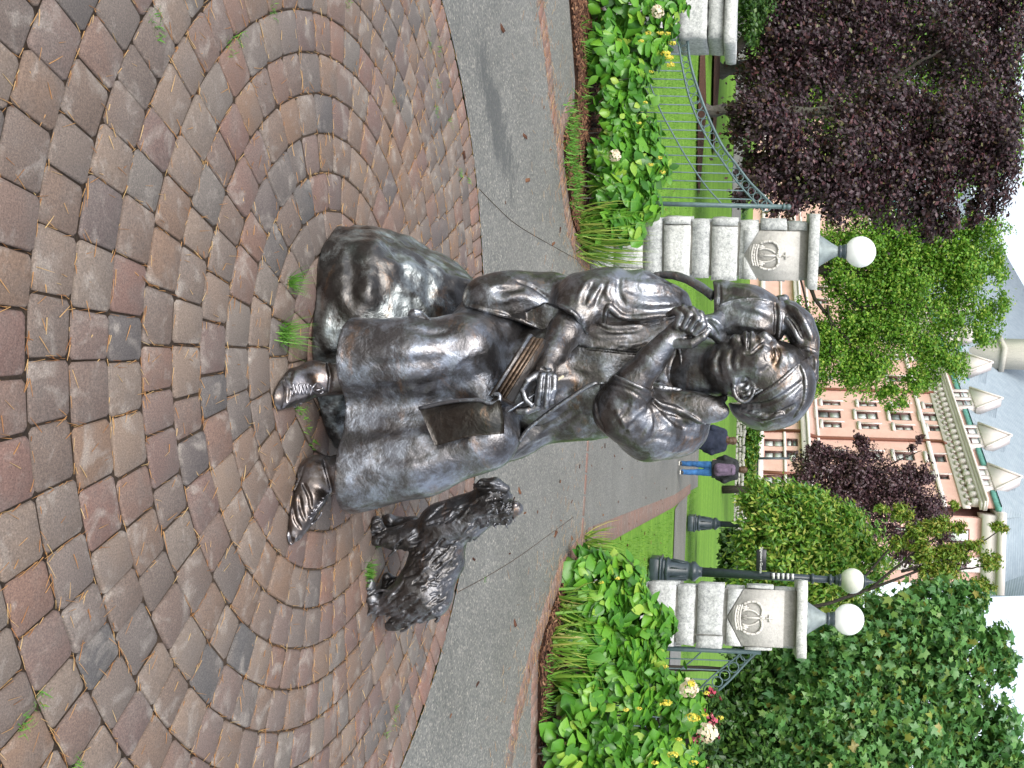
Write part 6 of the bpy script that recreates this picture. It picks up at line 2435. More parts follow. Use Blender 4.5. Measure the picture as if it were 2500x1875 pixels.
for i in range(2):
    for j in range(3):
        x = a[0] + .9 + 2.2 * i
        z = z1_ - 3 - 4.2 * j
        mb = MB()
        mb.box((x, 83.88, z), (x + 1.1, 83.99, z + 2))
        wi = mb.build('window', MAT['window_frame'], wing)
        mb = MB()
        mb.box((x + .12, 83.86, z + .12), (x + .98, 83.879, z + 1.88))
        mb.build('pane', MAT['window_pane'], wi)

# ------------------------------------------------------------------ terrace railing, dry stone wall before the hotel
rl = thing('terrace_railing', P(1845, 1120, 62), 'dark iron terrace railing in front of the hotel ground floor', 'railing')
x0, x1 = P(1840, 990, 62)[0], P(1840, 1200, 62)[0]
zb_, zt_ = P(1838, 1100, 62)[2], P(1851, 1100, 62)[2]
for z, r in ((zt_, 0.05), (zb_ + 0.04, 0.04)):
    mb = MB()
    mb.tube([(x0, 62, z), (x1, 62, z)], r, 6)
    mb.build('rail', MAT['railing_iron'], rl)
for x in np.arange(x0, x1, 0.75):
    mb = MB()
    mb.tube([(x, 62, zb_ - .5), (x, 62, zt_)], 0.03, 5)
    mb.build('bar', MAT['railing_iron'], rl)
tw = thing('terrace_wall', P(1830, 1100, 62.3), 'low pale terrace wall under the iron railing', 'wall')
mb = MB()
mb.box((x0 - 4, 62.2, 0.2), (x1 + 3, 62.9, zb_ - 0.05))
mb.build('face', MAT['facade_stone'], tw)

sw = thing('stone_wall', (7, 55, 0.7), 'low dry stone wall of pale rubble along the top of the lawn', 'wall')
rg = np.random.default_rng(11)
pz = lambda u: lawn_z(55)
n = 0
mbs = MB()
for row in range(3):
    x = P(1800, 975, 55)[0] + rg.uniform(0, .3)
    xe = P(1800, 1520, 55)[0]
    while x < xe:
        w = rg.uniform(0.22, 0.5)
        h_ = 0.2
        z = lawn_z(55) - 0.05 + row * 0.185
        V, F = bevel_box(np.array([x, 55 + rg.uniform(-.05, .05) + row * .04, z]), np.array([x + w - .03, 55.5, z + .175 + rg.uniform(-.03, .02)]), 0.045)
        V = V + rg.normal(0, 0.018, V.shape)
        if n < 190:
            build('stone', V, F, MAT['fieldstone'], sw)
        else:
            mbs.add(V, F)
        n += 1
        x += w
if mbs.n:
    tag(mbs.build('stone_rows', MAT['fieldstone'], sw), kind='stuff')
# ------------------------------------------------------------------ leaves


def leaf_tpl(segs, w, droop=0.18, fold=0.10):
    "a pointed leaf, folded along its midrib, drooping to the tip; length 1 along +y"
    V, F = [], []
    for t, ww in segs:
        z = -droop * t * t
        V += [(-ww * w, t, z - fold * ww), (0, t, z + 0.0), (ww * w, t, z - fold * ww)]
    for i in range(len(segs) - 1):
        a, b = 3 * i, 3 * i + 3
        F += [(a, a + 1, b + 1, b), (a + 1, a + 2, b + 2, b + 1)]
    return np.array(V, float), F


OVATE = leaf_tpl([(0, .06), (.12, .55), (.35, 1.0), (.62, .82), (.85, .38), (1, .02)], 0.36)
LENS = leaf_tpl([(0, .05), (.4, 1.0), (1, .03)], 0.22)
ROUND = leaf_tpl([(0, .1), (.45, 1.0), (1, .05)], 0.36)
# five-lobed maple leaf
_an = [(-165, .32), (-125, .62), (-100, .42), (-62, .86), (-40, .5), (-22, .62), (0, 1.0), (22, .62), (40, .5), (62, .86), (100, .42), (125, .62), (165, .32)]
MAPLE_V = [(0, .25, 0)] + [(r * .62 * math.sin(math.radians(a)), .25 + r * .75 * math.cos(math.radians(a)), -.14 * r * r) for a, r in _an]
MAPLE = (np.array(MAPLE_V, float), [(0, i, i + 1) for i in range(1, len(_an))] + [(0, len(_an), 1)])


def unit(v):
    return v / (np.linalg.norm(v, axis=-1, keepdims=True) + 1e-9)


def blob_points(blobs, n, shell=0.55, clump=None, rg=None):
    "n points in the outer layer of ellipsoids [(centre, radii)], gathered in clumps; returns positions, outward normals"
    rg = rg or RNG
    vol = np.array([b[1][0] * b[1][2] + b[1][1] * b[1][2] for b in blobs])
    ids = rg.choice(len(blobs), n, p=vol / vol.sum())
    C = np.array([b[0] for b in blobs])[ids]
    R = np.array([b[1] for b in blobs])[ids]
    d = unit(rg.normal(0, 1, (n, 3)))
    if clump:
        k = max(1, n // clump)
        ci = rg.integers(0, k, n)
        base_id = rg.choice(len(blobs), k, p=vol / vol.sum())
        bd = unit(rg.normal(0, 1, (k, 3)))
        br = (1 - shell * rg.random(k) ** 1.5) * rg.uniform(0.88, 1.1, k)
        C = np.array([b[0] for b in blobs])[base_id][ci]
        R = np.array([b[1] for b in blobs])[base_id][ci]
        sp = rg.normal(0, 1, (n, 3)) * (0.12 + 0.10 * rg.random((n, 1)))
        p = bd[ci] * br[ci][:, None] + sp
        return C + p * R, unit(bd[ci] * 0.7 + sp * 2.5)
    r = 1 - shell * rg.random(n) ** 1.5
    return C + d * R * r[:, None], d


def foliage(name, blobs, n, size, tpl, mat, parent=None, clump=40, shell=0.55, up=0.7, kind='stuff', keep=None, vs=0.35):
    pos, nr = blob_points(blobs, n, shell, clump)
    if keep is not None:
        k = keep(pos)
        pos, nr = pos[k], nr[k]
    m_ = len(pos)
    N = unit(nr * 0.6 + np.array([0, 0, up]) + RNG.normal(0, 0.55, (m_, 3)))
    D = unit(nr * 0.8 + RNG.normal(0, 0.7, (m_, 3)) + np.array([0, 0, -0.35]))
    M = frames(N, D, size * np.exp(RNG.normal(0, vs * 0.6, m_)))
    o = place(name, scatter_mesh(name, tpl[0] - np.array([0, .3, 0]), tpl[1], M, pos - org(parent)), mat, parent)
    if kind:
        o['kind'] = kind
    return o


def limb(parent, pts, r0, r1, mat, name='limb', n=14):
    p = smooth_path(np.array(pts, float), n)
    p[1:-1] += RNG.normal(0, r0 * 0.18, (n - 2, 3))
    mb = MB()
    mb.tube(p, np.linspace(r0, r1, n), 8)
    return mb.build(name, mat, parent, True)


def B(tx, ty, Y, ra, rb, rd=None):
    "blob from photo position: up radius ra, across rb (photo px)"
    u = pxm(Y)
    return (P(tx, ty, Y), np.array([rb * u, (rd or (ra + rb) / 2) * u, ra * u]))


# ------------------------------------------------------------------ hydrangeas in the beds
OV = []
for k in range(4):
    V, F = leaf_tpl([(0, .06), (.12, .55), (.35, 1.0), (.62, .82), (.85, .38), (1, .02)], 0.34 + .03 * k, 0.12 + .08 * k, 0.05 + .08 * k)
    me = mesh_from('leaf', V, F, True)
    me.materials.append(MAT['leaf_hydrangea'])
    OV.append(me)


def hydrangea(label, base, blobs, n_leaf, n_more, size, flowers=(), group='hydrangea bushes along the fence'):
    t = thing('hydrangea', base, label, 'shrub', group)
    o0 = org(t)
    foliage('foliage', blobs, n_more, size * 0.85, OVATE, MAT['leaf_hydrangea_many'], t, clump=9, shell=0.75, up=0.8)
    pos, nr = blob_points(blobs, n_leaf * 4, 0.22, None)
    toc = unit(EYE - pos)
    k = np.sum(nr * toc, 1) > 0.05
    # only leaves that stand clear of the other mounds
    for c, r in blobs:
        k &= np.sum(((pos - c) / (r * 0.8)) ** 2, 1) > 1
    pos, nr = pos[k][:n_leaf], nr[k][:n_leaf]
    for p, n_ in zip(pos, nr):
        N = unit(n_ * 0.75 + np.array([0, -0.1, 0.8]) + RNG.normal(0, 0.33, 3))
        D = unit(n_ * 0.7 + RNG.normal(0, 0.8, 3) + np.array([0, 0, -0.45]))
        M = frames(N[None], D[None], np.array([size * math.exp(RNG.normal(0, 0.22))]))[0]
        o = bpy.data.objects.new('leaf', random.choice(OV))
        COL.objects.link(o)
        o.parent = t
        mm = Matrix.Identity(4)
        for i in range(3):
            for j in range(3):
                mm[i][j] = M[i, j]
            mm[i][3] = (p - o0)[i] - 0.3 * M[i, 1]
        o.matrix_local = mm
    for k in range(5):                                 # bare stems under the leaves
        c, r = blobs[RNG.integers(len(blobs))]
        b = np.array([c[0] + RNG.normal(0, .08), c[1] + RNG.normal(0, .08), 0.02])
        e = c + RNG.normal(0, .35, 3) * r
        limb(t, [b, b * .5 + e * .5 + RNG.normal(0, .03, 3), e], 0.007, 0.004, MAT['bark_grey'], 'stem', 8)
    for tx, ty, Y, r, kind in flowers:
        c = P(tx, ty, Y)
        n = 60 if kind != 'flower_yellow' else 34
        d = unit(RNG.normal(0, 1, (n, 3)) + np.array([0, -.3, .5]))
        rr = r * pxm(Y)
        sq = np.array([1, .8, 1.0]) if kind != 'flower_yellow' else np.array([.55, .55, 1.2])
        M = frames(d + RNG.normal(0, .3, (n, 3)), RNG.normal(0, 1, (n, 3)), rr * 0.62 * np.ones(n))
        f = place('flower_head', scatter_mesh('flower_head', [(0, -.3, 0), (.5, .2, .1), (0, .7, .0), (-.5, .2, .1)], [(0, 1, 2, 3)], M, c + d * rr * sq - o0), MAT[kind], t)
    return t


HB = [
    ('hydrangea bush at the outer end of the bed, below the low pillar', [B(1470, -30, 9.2, 75, 90), B(1540, 20, 9.3, 80, 85), B(1600, 60, 9.35, 62, 60), B(1640, 5, 9.4, 40, 60)], 200, 520,
     [(1604, 28, 9.0, 15, 'flower_cream'), (1625, 130, 9.1, 10, 'flower_yellow'), (1633, 140, 9.1, 9, 'flower_yellow'), (1640, 105, 9.1, 8, 'flower_yellow'), (1582, 80, 9.0, 7, 'flower_yellow'), (1612, 80, 9.0, 7, 'flower_yellow'), (1630, 82, 9.0, 6, 'flower_yellow'), (1565, 100, 9.0, 6, 'flower_yellow')]),
    ('hydrangea bush with bare leggy front beneath the low end of the iron fence', [B(1490, 130, 9.1, 46, 75), B(1560, 140, 9.3, 60, 60), B(1530, 195, 9.2, 52, 55), B(1600, 110, 9.35, 40, 50)], 180, 460, [(1636, 158, 9.1, 9, 'flower_yellow'), (1590, 175, 9.1, 5, 'flower_yellow')]),
    ('hydrangea bush with small pale new leaves at the middle of the iron fence', [B(1500, 250, 9.2, 40, 60), B(1555, 265, 9.3, 42, 60), B(1520, 320, 9.2, 46, 45), B(1580, 330, 9.4, 38, 50)], 170, 430, [(1575, 250, 9.1, 5, 'flower_yellow'), (1560, 300, 9.0, 5, 'flower_yellow')]),
    ('hydrangea bush carrying one cream flower head, beside the left gate pillar', [B(1500, 385, 9.1, 52, 55), B(1560, 395, 9.25, 55, 60), B(1600, 400, 9.4, 40, 55), B(1500, 450, 9.15, 50, 45)], 190, 460, [(1500, 380, 8.78, 14, 'flower_cream'), (1588, 402, 9.0, 6, 'flower_yellow'), (1610, 385, 9.0, 6, 'flower_yellow'), (1617, 420, 9.0, 6, 'flower_yellow')]),
    ('large-leaved hydrangea bush at the foot of the left gate pillar', [B(1520, 490, 9.1, 55, 48), B(1575, 500, 9.25, 50, 48), B(1490, 545, 9.05, 45, 40), B(1545, 560, 9.15, 38, 42)], 190, 420, []),
    ('hydrangea bush climbing the front of the right gate pillar', [B(1440, 1400, 8.9, 60, 60), B(1520, 1420, 9.1, 62, 62), B(1560, 1500, 9.0, 60, 62), B(1470, 1480, 8.8, 60, 60), B(1625, 1525, 9.15, 32, 34)], 260, 600,
     [(1507, 1412, 8.6, 6, 'flower_yellow'), (1468, 1422, 8.5, 5, 'flower_yellow')]),
    ('hydrangea bush under the iron fence right of the gate pillar', [B(1455, 1570, 8.7, 60, 60), B(1530, 1590, 8.9, 62, 62), B(1590, 1600, 9.2, 40, 50), B(1500, 1640, 8.7, 60, 55)], 230, 560, [(1622, 1628, 9.0, 8, 'flower_yellow')]),
    ('hydrangea bush with cream and pink heads among yellow buds', [B(1430, 1710, 8.3, 60, 60), B(1530, 1700, 8.6, 70, 65), B(1620, 1690, 8.9, 62, 60), B(1680, 1740, 9.0, 50, 60)], 260, 600,
     [(1682, 1680, 8.55, 21, 'flower_cream'), (1728, 1788, 8.6, 22, 'flower_cream'), (1626, 1716, 8.35, 12, 'flower_yellow'), (1690, 1752, 8.6, 15, 'flower_yellow'), (1682, 1668, 8.5, 12, 'flower_yellow'), (1724, 1692, 8.8, 7, 'flower_yellow'), (1720, 1745, 8.8, 7, 'flower_yellow'), (1758, 1752, 8.9, 7, 'flower_yellow'), (1527, 1732, 8.1, 7, 'flower_yellow'), (1560, 1730, 8.1, 6, 'flower_yellow')]),
    ('hydrangea bush with big grey-green leaves at the outer end of the right bed', [B(1390, 1820, 7.9, 55, 60), B(1480, 1830, 8.2, 70, 70), B(1580, 1840, 8.6, 70, 70), B(1660, 1850, 8.9, 56, 60), B(1480, 1910, 8.0, 80, 60)], 280, 640,
     [(1643, 1842, 8.4, 11, 'flower_yellow'), (1692, 1862, 8.6, 9, 'flower_yellow'), (1598, 1862, 8.1, 7, 'flower_yellow'), (1657, 1805, 8.5, 7, 'flower_yellow')]),
]
for lab, bl, nl, nm, fl in HB:
    b0 = bl[0][0]
    sz = 0.125 if b0[0] < 0 else 0.135
    hydrangea(lab, (b0[0], b0[1], 0.02), bl, nl, nm, sz if 'small pale' not in lab else 0.10, fl)

# strap-leaved clumps at the edge of the beds
DAY = [((1424, 590), 150, 0.62, 'green daylily clump at the corner of the left bed, beside the statue sleeve'), ((1410, 555), 90, 0.5, 'daylily clump of thin green blades left of the gate pillar base'),
       ((1500, 300), 36, 0.4, 'small yellowing daylily clump among the hydrangeas under the iron fence')]
for (a, b), n, L, lab in DAY:
    blades('daylily', G(a, b), n, 0.10, L, 0.015, MAT['leaf_blade'], label=lab, cat='daylily', group='daylily clumps in the beds', lean=0.75)
for (a, b), n, L, lab in [((1360, 1478), 42, 0.42, 'yellowing daylily clump nearest the right gate pillar'), ((1345, 1570), 60, 0.38, 'bright yellow-green daylily clump on the brick edging of the right bed'),
                          ((1345, 1650), 36, 0.4, 'daylily clump of sprawling blades in the middle of the right bed'), ((1372, 1760), 30, 0.4, 'thin dark daylily clump before the outer right hydrangea'), ((1428, 1330), 50, 0.36, 'small straw-coloured grass clump where the path edging meets the right bed')]:
    blades('daylily', G(a, b), n, 0.07, L, 0.019, MAT['leaf_blade'], label=lab, cat='daylily', group='daylily clumps in the beds', lean=0.9)
for (a, b), n, lab in [((1392, 305), 120, 'low feathery weed patch on the tip of the left bed edging'), ((1388, 375), 160, 'larger low weed patch on the left bed edging'), ((1400, 450), 140, 'low weed patch near the daylilies at the left bed edging'), ((1425, 230), 50, 'tiny green weed in the bark mulch'), ((1422, 105), 40, 'tiny weed in the bark mulch near the outer end of the bed')]:
    blades('weed_patch', G(a, b, 0.02), n, 0.12, 0.10, 0.010, MAT['leaf_weed'], label=lab, cat='weeds', lean=1.2, kind='stuff')
for (a, b), n, lab in [((1335, 1640), 70, 'low weed tuft at the right bed edging'), ((1330, 1740), 60, 'low weed tuft farther out along the right bed edging')]:
    blades('weed_patch', G(a, b, 0.02), n, 0.10, 0.09, 0.010, MAT['leaf_weed'], label=lab, cat='weeds', lean=1.2, kind='stuff')
pf = thing('pink_flowers', P(1740, 1790, 9.8), 'pink and red flowering shrub in the shade behind the right hydrangeas', 'shrub')
c = [B(1742, 1710, 9.9, 26, 30), B(1728, 1790, 9.8, 34, 50), B(1715, 1850, 9.8, 30, 50)]
foliage('foliage', c, 700, 0.06, ROUND, MAT['leaf_dark'], pf, clump=12)
foliage('blossom', c, 260, 0.05, ROUND, MAT['flower_pink'], pf, clump=16, shell=0.2)

# ------------------------------------------------------------------ trees
def tree(label, base, trunk, blobs, n, size, tpl, mat, bark, r0, cat='tree', clump=40, shell=0.6, limbs=(), group=None, up=0.6, keep=None, name='tree'):
    t = thing(name, base, label, cat, group)
    if trunk is not None:
        limb(t, trunk, r0, r0 * 0.55, bark, 'trunk', 16)
    for pts, a, b in limbs:
        limb(t, pts, a, b, MAT['bark_dark'], 'limb')
    foliage('crown', blobs, n, size, tpl, mat, t, clump, shell, up, keep=keep)
    return t


# copper beeches on the left lawn
Yb = 26.8
b0 = G(1713, 270)
tree('copper beech with smooth grey-green trunk and dark purple crown, standing on the lawn', (b0[0], b0[1], 0),
     [b0, P(1760, 270, b0[1]), P(1900, 275, b0[1]), P(2120, 265, b0[1]), P(2330, 255, b0[1])],
     [B(1880, 330, 25.5, 85, 120), B(1960, 420, 25.5, 110, 90), B(2090, 380, 26, 130, 130), B(2060, 470, 25.6, 90, 80), B(2230, 460, 26.5, 110, 100), B(2330, 330, 26.8, 110, 120), B(1850, 450, 25, 60, 60), B(2180, 280, 26.8, 110, 90), B(2420, 430, 27, 60, 90), B(1840, 270, 25, 60, 60), B(2290, 540, 26.5, 55, 50), B(1925, 500, 25.2, 40, 45), B(2440, 330, 27, 70, 110), B(2400, 520, 27, 40, 50)],
     52000, 0.105, ROUND, MAT['leaf_purple'], MAT['bark_grey'], 0.17, clump=70,
     limbs=[([P(1900, 275, 26.8), P(2000, 340, 26.2), P(2080, 420, 25.8)], 0.08, 0.02), ([P(2100, 265, 26.8), P(2200, 180, 26.8), P(2300, 120, 26.8)], 0.08, 0.02), ([P(2050, 268, 26.8), P(2180, 350, 26.4), P(2280, 440, 26.3)], 0.07, 0.02)], name='copper_beech', group='copper beeches on the lawn')
b1 = G(1757, 165)
b1 = np.array([b1[0], 34.0, 0.0])
b1[0] = P(1757, 165, 34)[0]
tree('copper beech with pale fissured trunk behind the low pillar', (b1[0], 34, 0.0),
     [b1, P(1800, 165, 34), P(1900, 160, 34), P(2100, 150, 34), P(2350, 140, 34)],
     [B(1930, 90, 32, 120, 110), B(1880, 190, 32, 70, 90), B(2090, 120, 33, 130, 120), B(2250, 60, 34, 130, 130), B(2360, 160, 34, 110, 120), B(1900, -20, 32, 110, 80), B(2080, -30, 33, 140, 90), B(2400, -20, 34, 110, 100), B(1980, 210, 32, 80, 80), B(2440, 260, 34, 60, 80), B(2470, 80, 34, 60, 100)],
     54000, 0.125, ROUND, MAT['leaf_purple'], MAT['bark_grey'], 0.27, clump=70,
     limbs=[([P(1850, 163, 34), P(1950, 100, 33.5), P(2050, 30, 33)], 0.12, 0.03), ([P(1950, 158, 34), P(2060, 190, 33.5), P(2180, 220, 33.5)], 0.1, 0.03)], name='copper_beech', group='copper beeches on the lawn')
b2 = np.array([P(1740, 105, 30)[0], 30.0, 0.0])
tree('dark leaning tree trunk with low boughs beside the low pillar', (b2[0], 30, 0), [b2, P(1770, 108, 30), P(1800, 115, 30), P(1840, 60, 30)],
     [B(1830, 60, 30, 36, 60), B(1850, 0, 30, 40, 60)], 3000, 0.11, ROUND, MAT['leaf_dark'], MAT['bark_dark'], 0.2, clump=40, name='dark_tree')
# mulch discs round the trunks
for c, r in ((b0, (2.3, 1.3)), (b1, (3.0, 1.6))):
    n = 40
    V = [(c[0] + r[0] * math.cos(2 * PI * k / n), c[1] - 0.4 + r[1] * math.sin(2 * PI * k / n), lawn_z(c[1]) + 0.045 + 0.0 * k) for k in range(n)] + [(c[0], c[1], lawn_z(c[1]) + 0.16)]
    tag(build('mulch_ring', V, [(k, (k + 1) % n, n) for k in range(n)], MAT['mulch']), kind='structure')
hd = thing('far_hedge', P(1790, 300, 54), 'dark clipped hedge and border beyond the far path on the left lawn', 'hedge')
foliage('foliage', [B(1803, y, 54, 22, 70) for y in range(-60, 560, 60)], 9000, 0.28, ROUND, MAT['leaf_dark'], hd, clump=30)
fl = thing('light_tree', P(1900, 60, 60), 'light green tree glimpsed through gaps in the copper beeches', 'tree')
foliage('crown', [B(1950, 60, 60, 120, 120), B(2130, 40, 60, 150, 130), B(2130, 260, 60, 130, 120), B(1940, 230, 60, 90, 100), B(2300, 330, 60, 120, 130), B(2400, 120, 62, 120, 150), B(2050, 420, 58, 120, 80), B(2220, 150, 61, 130, 140), B(2080, 160, 61, 120, 120), B(2420, 330, 61, 90, 120)], 34000, 0.34, ROUND, MAT['leaf_green'], fl, clump=50)
limb(fl, [(P(1900, 60, 60)[0], 60, 0), P(1900, 60, 60), P(2300, 80, 60)], 0.3, 0.1, MAT['bark_dark'], 'trunk')

# the light green tree before the hotel
Yg = 46
gb = np.array([P(1900, 655, Yg)[0], Yg, 0.4])
LB = [B(2010, 860, Yg, 60, 70), B(1990, 930, Yg, 35, 40), B(2120, 900, Yg, 62, 70), B(2180, 965, Yg, 35, 40), B(2090, 800, Yg, 70, 70), B(2200, 800, Yg, 80, 80), B(2290, 860, Yg, 60, 55), B(2330, 760, Yg, 70, 80), B(2080, 690, Yg, 70, 70), B(2220, 680, Yg, 90, 80), B(2370, 660, Yg, 70, 70), B(2430, 760, Yg, 40, 50), B(2130, 590, Yg, 80, 60), B(2280, 570, Yg, 80, 70), B(2400, 560, Yg, 60, 60), B(2040, 590, Yg, 50, 50), B(1960, 790, Yg, 45, 60), B(2440, 640, Yg, 30, 50), B(2120, 500, Yg, 50, 50), B(2330, 890, Yg, 40, 40), B(2160, 740, Yg + 1, 100, 110), B(2320, 640, Yg + 1, 90, 110), B(2060, 640, Yg + 1, 70, 80), B(2400, 820, Yg, 35, 40), B(2080, 900, Yg, 55, 55), B(2010, 820, Yg, 40, 60), B(2250, 930, Yg, 45, 40), B(2180, 620, Yg + 1, 110, 100)]
tree('light green leafy tree in front of the hotel facade, dark boughs showing', gb, [gb, P(1900, 656, Yg), P(1990, 660, Yg), P(2100, 665, Yg)], LB, 100000, 0.125, ROUND, MAT['leaf_green'], MAT['bark_dark'], 0.24, clump=60, shell=0.75,
     limbs=[([P(1960, 660, Yg), P(2010, 760, Yg - .3), P(2080, 840, Yg - .4), P(2150, 900, Yg)], 0.11, 0.03), ([P(2000, 660, Yg), P(2080, 740, Yg - .3), P(2180, 800, Yg), P(2280, 850, Yg)], 0.11, 0.03), ([P(2050, 685, Yg), P(2170, 660, Yg - .2), P(2330, 650, Yg)], 0.10, 0.03),
            ([P(1985, 660, Yg), P(2080, 620, Yg - .2), P(2200, 570, Yg)], 0.10, 0.03), ([P(2020, 745, Yg - .4), P(2030, 820, Yg - .6), P(2020, 900, Yg - .3)], 0.06, 0.02), ([P(1950, 662, Yg), P(1975, 770, Yg - .4), P(1985, 850, Yg - .3)], 0.06, 0.02), ([P(2100, 750, Yg - .5), P(2180, 740, Yg - .6), P(2300, 760, Yg - .3)], 0.06, 0.02)], name='leafy_tree')
# plum-leaved tree right of the head
Yp = 44
pb = np.array([P(1900, 1200, Yp)[0], Yp, 0.4])
PB_ = [B(1980, 1150, Yp, 55, 60), B(2040, 1130, Yp, 70, 40), B(2100, 1160, Yp, 80, 60), B(2180, 1200, Yp, 80, 60), B(2060, 1230, Yp, 80, 60), B(2150, 1270, Yp, 80, 60), B(2240, 1160, Yp, 40, 40), B(2260, 1240, Yp, 60, 50), B(2210, 1330, Yp, 70, 60), B(2300, 1290, Yp, 40, 40), B(1960, 1210, Yp, 40, 60), B(2240, 1100, Yp, 22, 30), B(2110, 1085, Yp, 30, 25), B(2010, 1085, Yp, 28, 16), B(2330, 1350, Yp, 40, 50)]
tree('plum-leaved tree with ragged purple crown before the hotel', pb, [pb, P(1960, 1200, Yp), P(2080, 1190, Yp), P(2200, 1200, Yp)], PB_, 34000, 0.12, ROUND, MAT['leaf_plum'], MAT['bark_dark'], 0.18, clump=60, shell=0.7,
     limbs=[([P(2000, 1195, Yp), P(2080, 1130, Yp), P(2120, 1085, Yp)], .06, .015), ([P(2080, 1190, Yp), P(2180, 1130, Yp), P(2250, 1100, Yp)], .06, .015), ([P(2100, 1195, Yp), P(2200, 1260, Yp), P(2310, 1300, Yp)], .06, .015)], name='plum_tree')
# laurel behind the lamps
Yl = 26.4
lb = np.array([P(1760, 1330, Yl)[0], Yl, 0])
LBs = [B(1875, 1300, Yl, 75, 90), B(1900, 1240, Yl, 70, 60), B(1960, 1230, Yl, 80, 50), B(2000, 1300, Yl, 100, 80), B(1920, 1370, Yl, 110, 80), B(2060, 1330, Yl, 90, 70), B(2110, 1390, Yl, 70, 60), B(2020, 1420, Yl, 100, 70), B(1880, 1450, Yl, 90, 80), B(2060, 1270, Yl, 50, 40), B(1850, 1210, Yl, 45, 35), B(2000, 1500, Yl, 90, 60)]
tree('big rounded laurel bush with bright yellow-green leaves behind the street lamps', lb, None, LBs, 40000, 0.15, LENS, MAT['leaf_laurel'], MAT['bark_dark'], 0.1, 'bush', 45, 0.5, up=0.5, name='laurel_bush')
lw = thing('low_hedge', P(1780, 1400, 28), 'dark green low hedge at the foot of the laurel, beside the street lamp base', 'hedge')
foliage('foliage', [B(1785, y, 31, 30, 40) for y in range(1330, 1480, 40)], 4200, 0.13, ROUND, MAT['leaf_dark'], lw, clump=30)
# hedge of shrubs on top of the rubble wall
hs_ = [((1833, 1060), 'bright green rounded shrub at the terrace end nearest the bronze hair'), ((1830, 1110), 'second bright green shrub on the rubble wall, behind the walkers'), ((1825, 1170), 'yellow-flecked shrub on the rubble wall right of the walkers'), ((1818, 1230), 'yellow-green shrub on the rubble wall left of the lamp post')]
for (a, b), lab in hs_:
    t = thing('terrace_shrub', (P(a, b, 56.5)[0], 56.5, 0.8), lab, 'shrub', 'shrubs along the rubble wall')
    foliage('foliage', [B(a, b - 14, 56.5, 22, 20), B(a - 4, b + 14, 56.5, 22, 20), B(a + 4, b, 56.8, 20, 22)], 2600, 0.17, ROUND, MAT['leaf_hedge'], t, clump=30)
# oak sprays in front of the plum tree
Yo = 24
ob = np.array([P(1900, 1490, Yo)[0], Yo, 0])
OB = [B(2200, 1255, Yo, 30, 22), B(2155, 1240, Yo, 20, 14), B(2240, 1300, Yo, 30, 24), B(2290, 1285, Yo, 30, 26), B(2330, 1230, Yo, 12, 12), B(2340, 1290, Yo, 22, 18), B(2260, 1350, Yo, 40, 30), B(2330, 1350, Yo, 40, 26), B(2380, 1330, Yo, 26, 20), B(2420, 1370, Yo, 30, 24), B(2440, 1290, Yo, 24, 14), B(2300, 1400, Yo, 50, 30), B(2200, 1330, Yo, 26, 20), B(2400, 1430, Yo, 30, 20)]
tree('young oak with open sprays of yellow-green leaves against the hotel roof', ob, [ob, P(1930, 1486, Yo), P(2060, 1460, Yo), P(2250, 1390, Yo)], OB, 12000, 0.095, LENS, MAT['leaf_oak'], MAT['bark_dark'], 0.06, clump=24, shell=0.9,
     limbs=[([P(2070, 1455, Yo), P(2180, 1330, Yo), P(2240, 1270, Yo)], .035, .01), ([P(2120, 1440, Yo), P(2260, 1330, Yo), P(2340, 1280, Yo)], .04, .01), ([P(2200, 1395, Yo), P(2330, 1360, Yo), P(2450, 1290, Yo)], .04, .01), ([P(2230, 1390, Yo), P(2340, 1390, Yo), P(2420, 1380, Yo)], .04, .01)], name='young_oak')
# maple at the right
Ym = 14.0
mb0 = np.array([P(1800, 1900, Ym)[0], Ym + 2.0, 0])
MBs = [B(2000, 1640, Ym, 90, 80), B(1900, 1650, Ym + .6, 80, 70), B(2080, 1570, Ym, 100, 75), B(2160, 1660, Ym, 110, 100), B(2060, 1720, Ym - .5, 110, 90), B(1950, 1760, Ym - .3, 110, 90), B(2200, 1530, Ym, 100, 75), B(2280, 1470, Ym + .2, 70, 55), B(2300, 1600, Ym, 90, 90), B(2330, 1530, Ym + .2, 70, 60), B(2200, 1780, Ym - .5, 110, 90), B(2080, 1840, Ym - .7, 120, 90), B(1930, 1860, Ym - .4, 120, 90), B(2340, 1720, Ym, 70, 80), B(2330, 1850, Ym, 80, 80), B(2430, 1600, Ym + .3, 55, 60), B(2440, 1790, Ym, 55, 80), B(2380, 1470, Ym + .5, 36, 40), B(2470, 1860, Ym, 40, 70), B(1830, 1880, Ym + .5, 60, 60)]
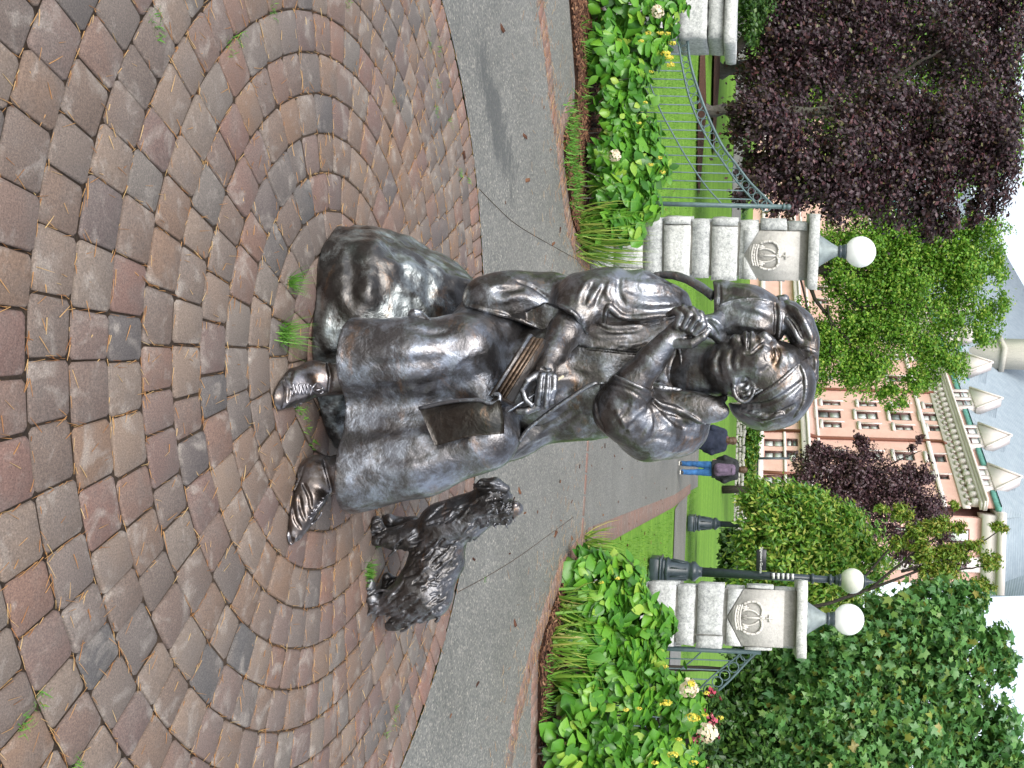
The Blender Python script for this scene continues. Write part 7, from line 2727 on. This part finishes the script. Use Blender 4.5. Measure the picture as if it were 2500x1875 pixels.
mt = tree('large maple with broad lobed dark green leaves filling the right side', mb0, [mb0, P(1900, 1880, Ym + 2), P(2100, 1850, Ym + 1.5), P(2400, 1830, Ym + 1)], MBs, 34000, 0.112, MAPLE, MAT['leaf_maple'], MAT['bark_dark'], 0.22, clump=16, shell=0.6,
          limbs=[([P(2000, 1860, Ym + 2), P(2140, 1760, Ym + 1), P(2280, 1640, Ym + .5), P(2380, 1560, Ym + .4)], .08, .02), ([P(1930, 1870, Ym + 2), P(2000, 1740, Ym + 1), P(2060, 1600, Ym + .5)], .08, .02), ([P(2100, 1850, Ym + 1.5), P(2260, 1800, Ym + .8), P(2440, 1760, Ym + .3)], .07, .02), ([P(2200, 1845, Ym + 1.2), P(2350, 1870, Ym + .6), P(2480, 1860, Ym + .3)], .06, .02)], up=0.45, name='maple')
pos, nr = blob_points(MBs, 1500, 0.2)
k = np.sum(nr * unit(EYE - pos), 1) > 0.2
for c, r in MBs:
    k &= np.sum(((pos - c) / (r * 0.85)) ** 2, 1) > 1
pos, nr = pos[k][:290], nr[k][:290]
MLE = []
for s_ in (0.8, 1.0, 1.25):
    V = MAPLE[0].copy()
    V[:, 2] *= s_ * 1.5
    me = mesh_from('leaf', V, MAPLE[1])
    me.materials.append(MAT['leaf_maple_object'])
    MLE.append(me)
for p, n_ in zip(pos, nr):
    N = unit(n_ * 0.9 + np.array([0, -0.35, 0.6]) + RNG.normal(0, 0.3, 3))
    D = unit(n_ * 0.5 + RNG.normal(0, 0.7, 3) + np.array([0, 0, -0.6]))
    M = frames(N[None], D[None], np.array([0.128 * math.exp(RNG.normal(0, 0.2))]))[0]
    o = bpy.data.objects.new('leaf', random.choice(MLE))
    COL.objects.link(o)
    o.parent = mt
    mm = Matrix.Identity(4)
    for i in range(3):
        for j in range(3):
            mm[i][j] = M[i, j]
        mm[i][3] = (p - org(mt))[i]
    o.matrix_local = mm
ds = thing('dark_shrub', (P(1800, 1650, 13)[0], 13, 0), 'dense dark green shrub in the shade under the maple, behind the iron fence', 'shrub')
foliage('foliage', [B(1840, 1620, 14, 60, 60), B(1830, 1700, 14, 70, 70), B(1790, 1790, 13.5, 80, 80), B(1900, 1700, 15, 60, 60), B(1800, 1870, 13, 90, 60), B(1900, 1590, 15.5, 50, 40)], 9000, 0.10, ROUND, MAT['leaf_dark'], ds, clump=30)
for pts in ([(P(1800, 1640, 14)), P(1860, 1680, 14)],):
    limb(ds, [np.array([pts[0][0], 14, 0]), pts[0], pts[1]], 0.05, 0.02, MAT['bark_dark'], 'stem')
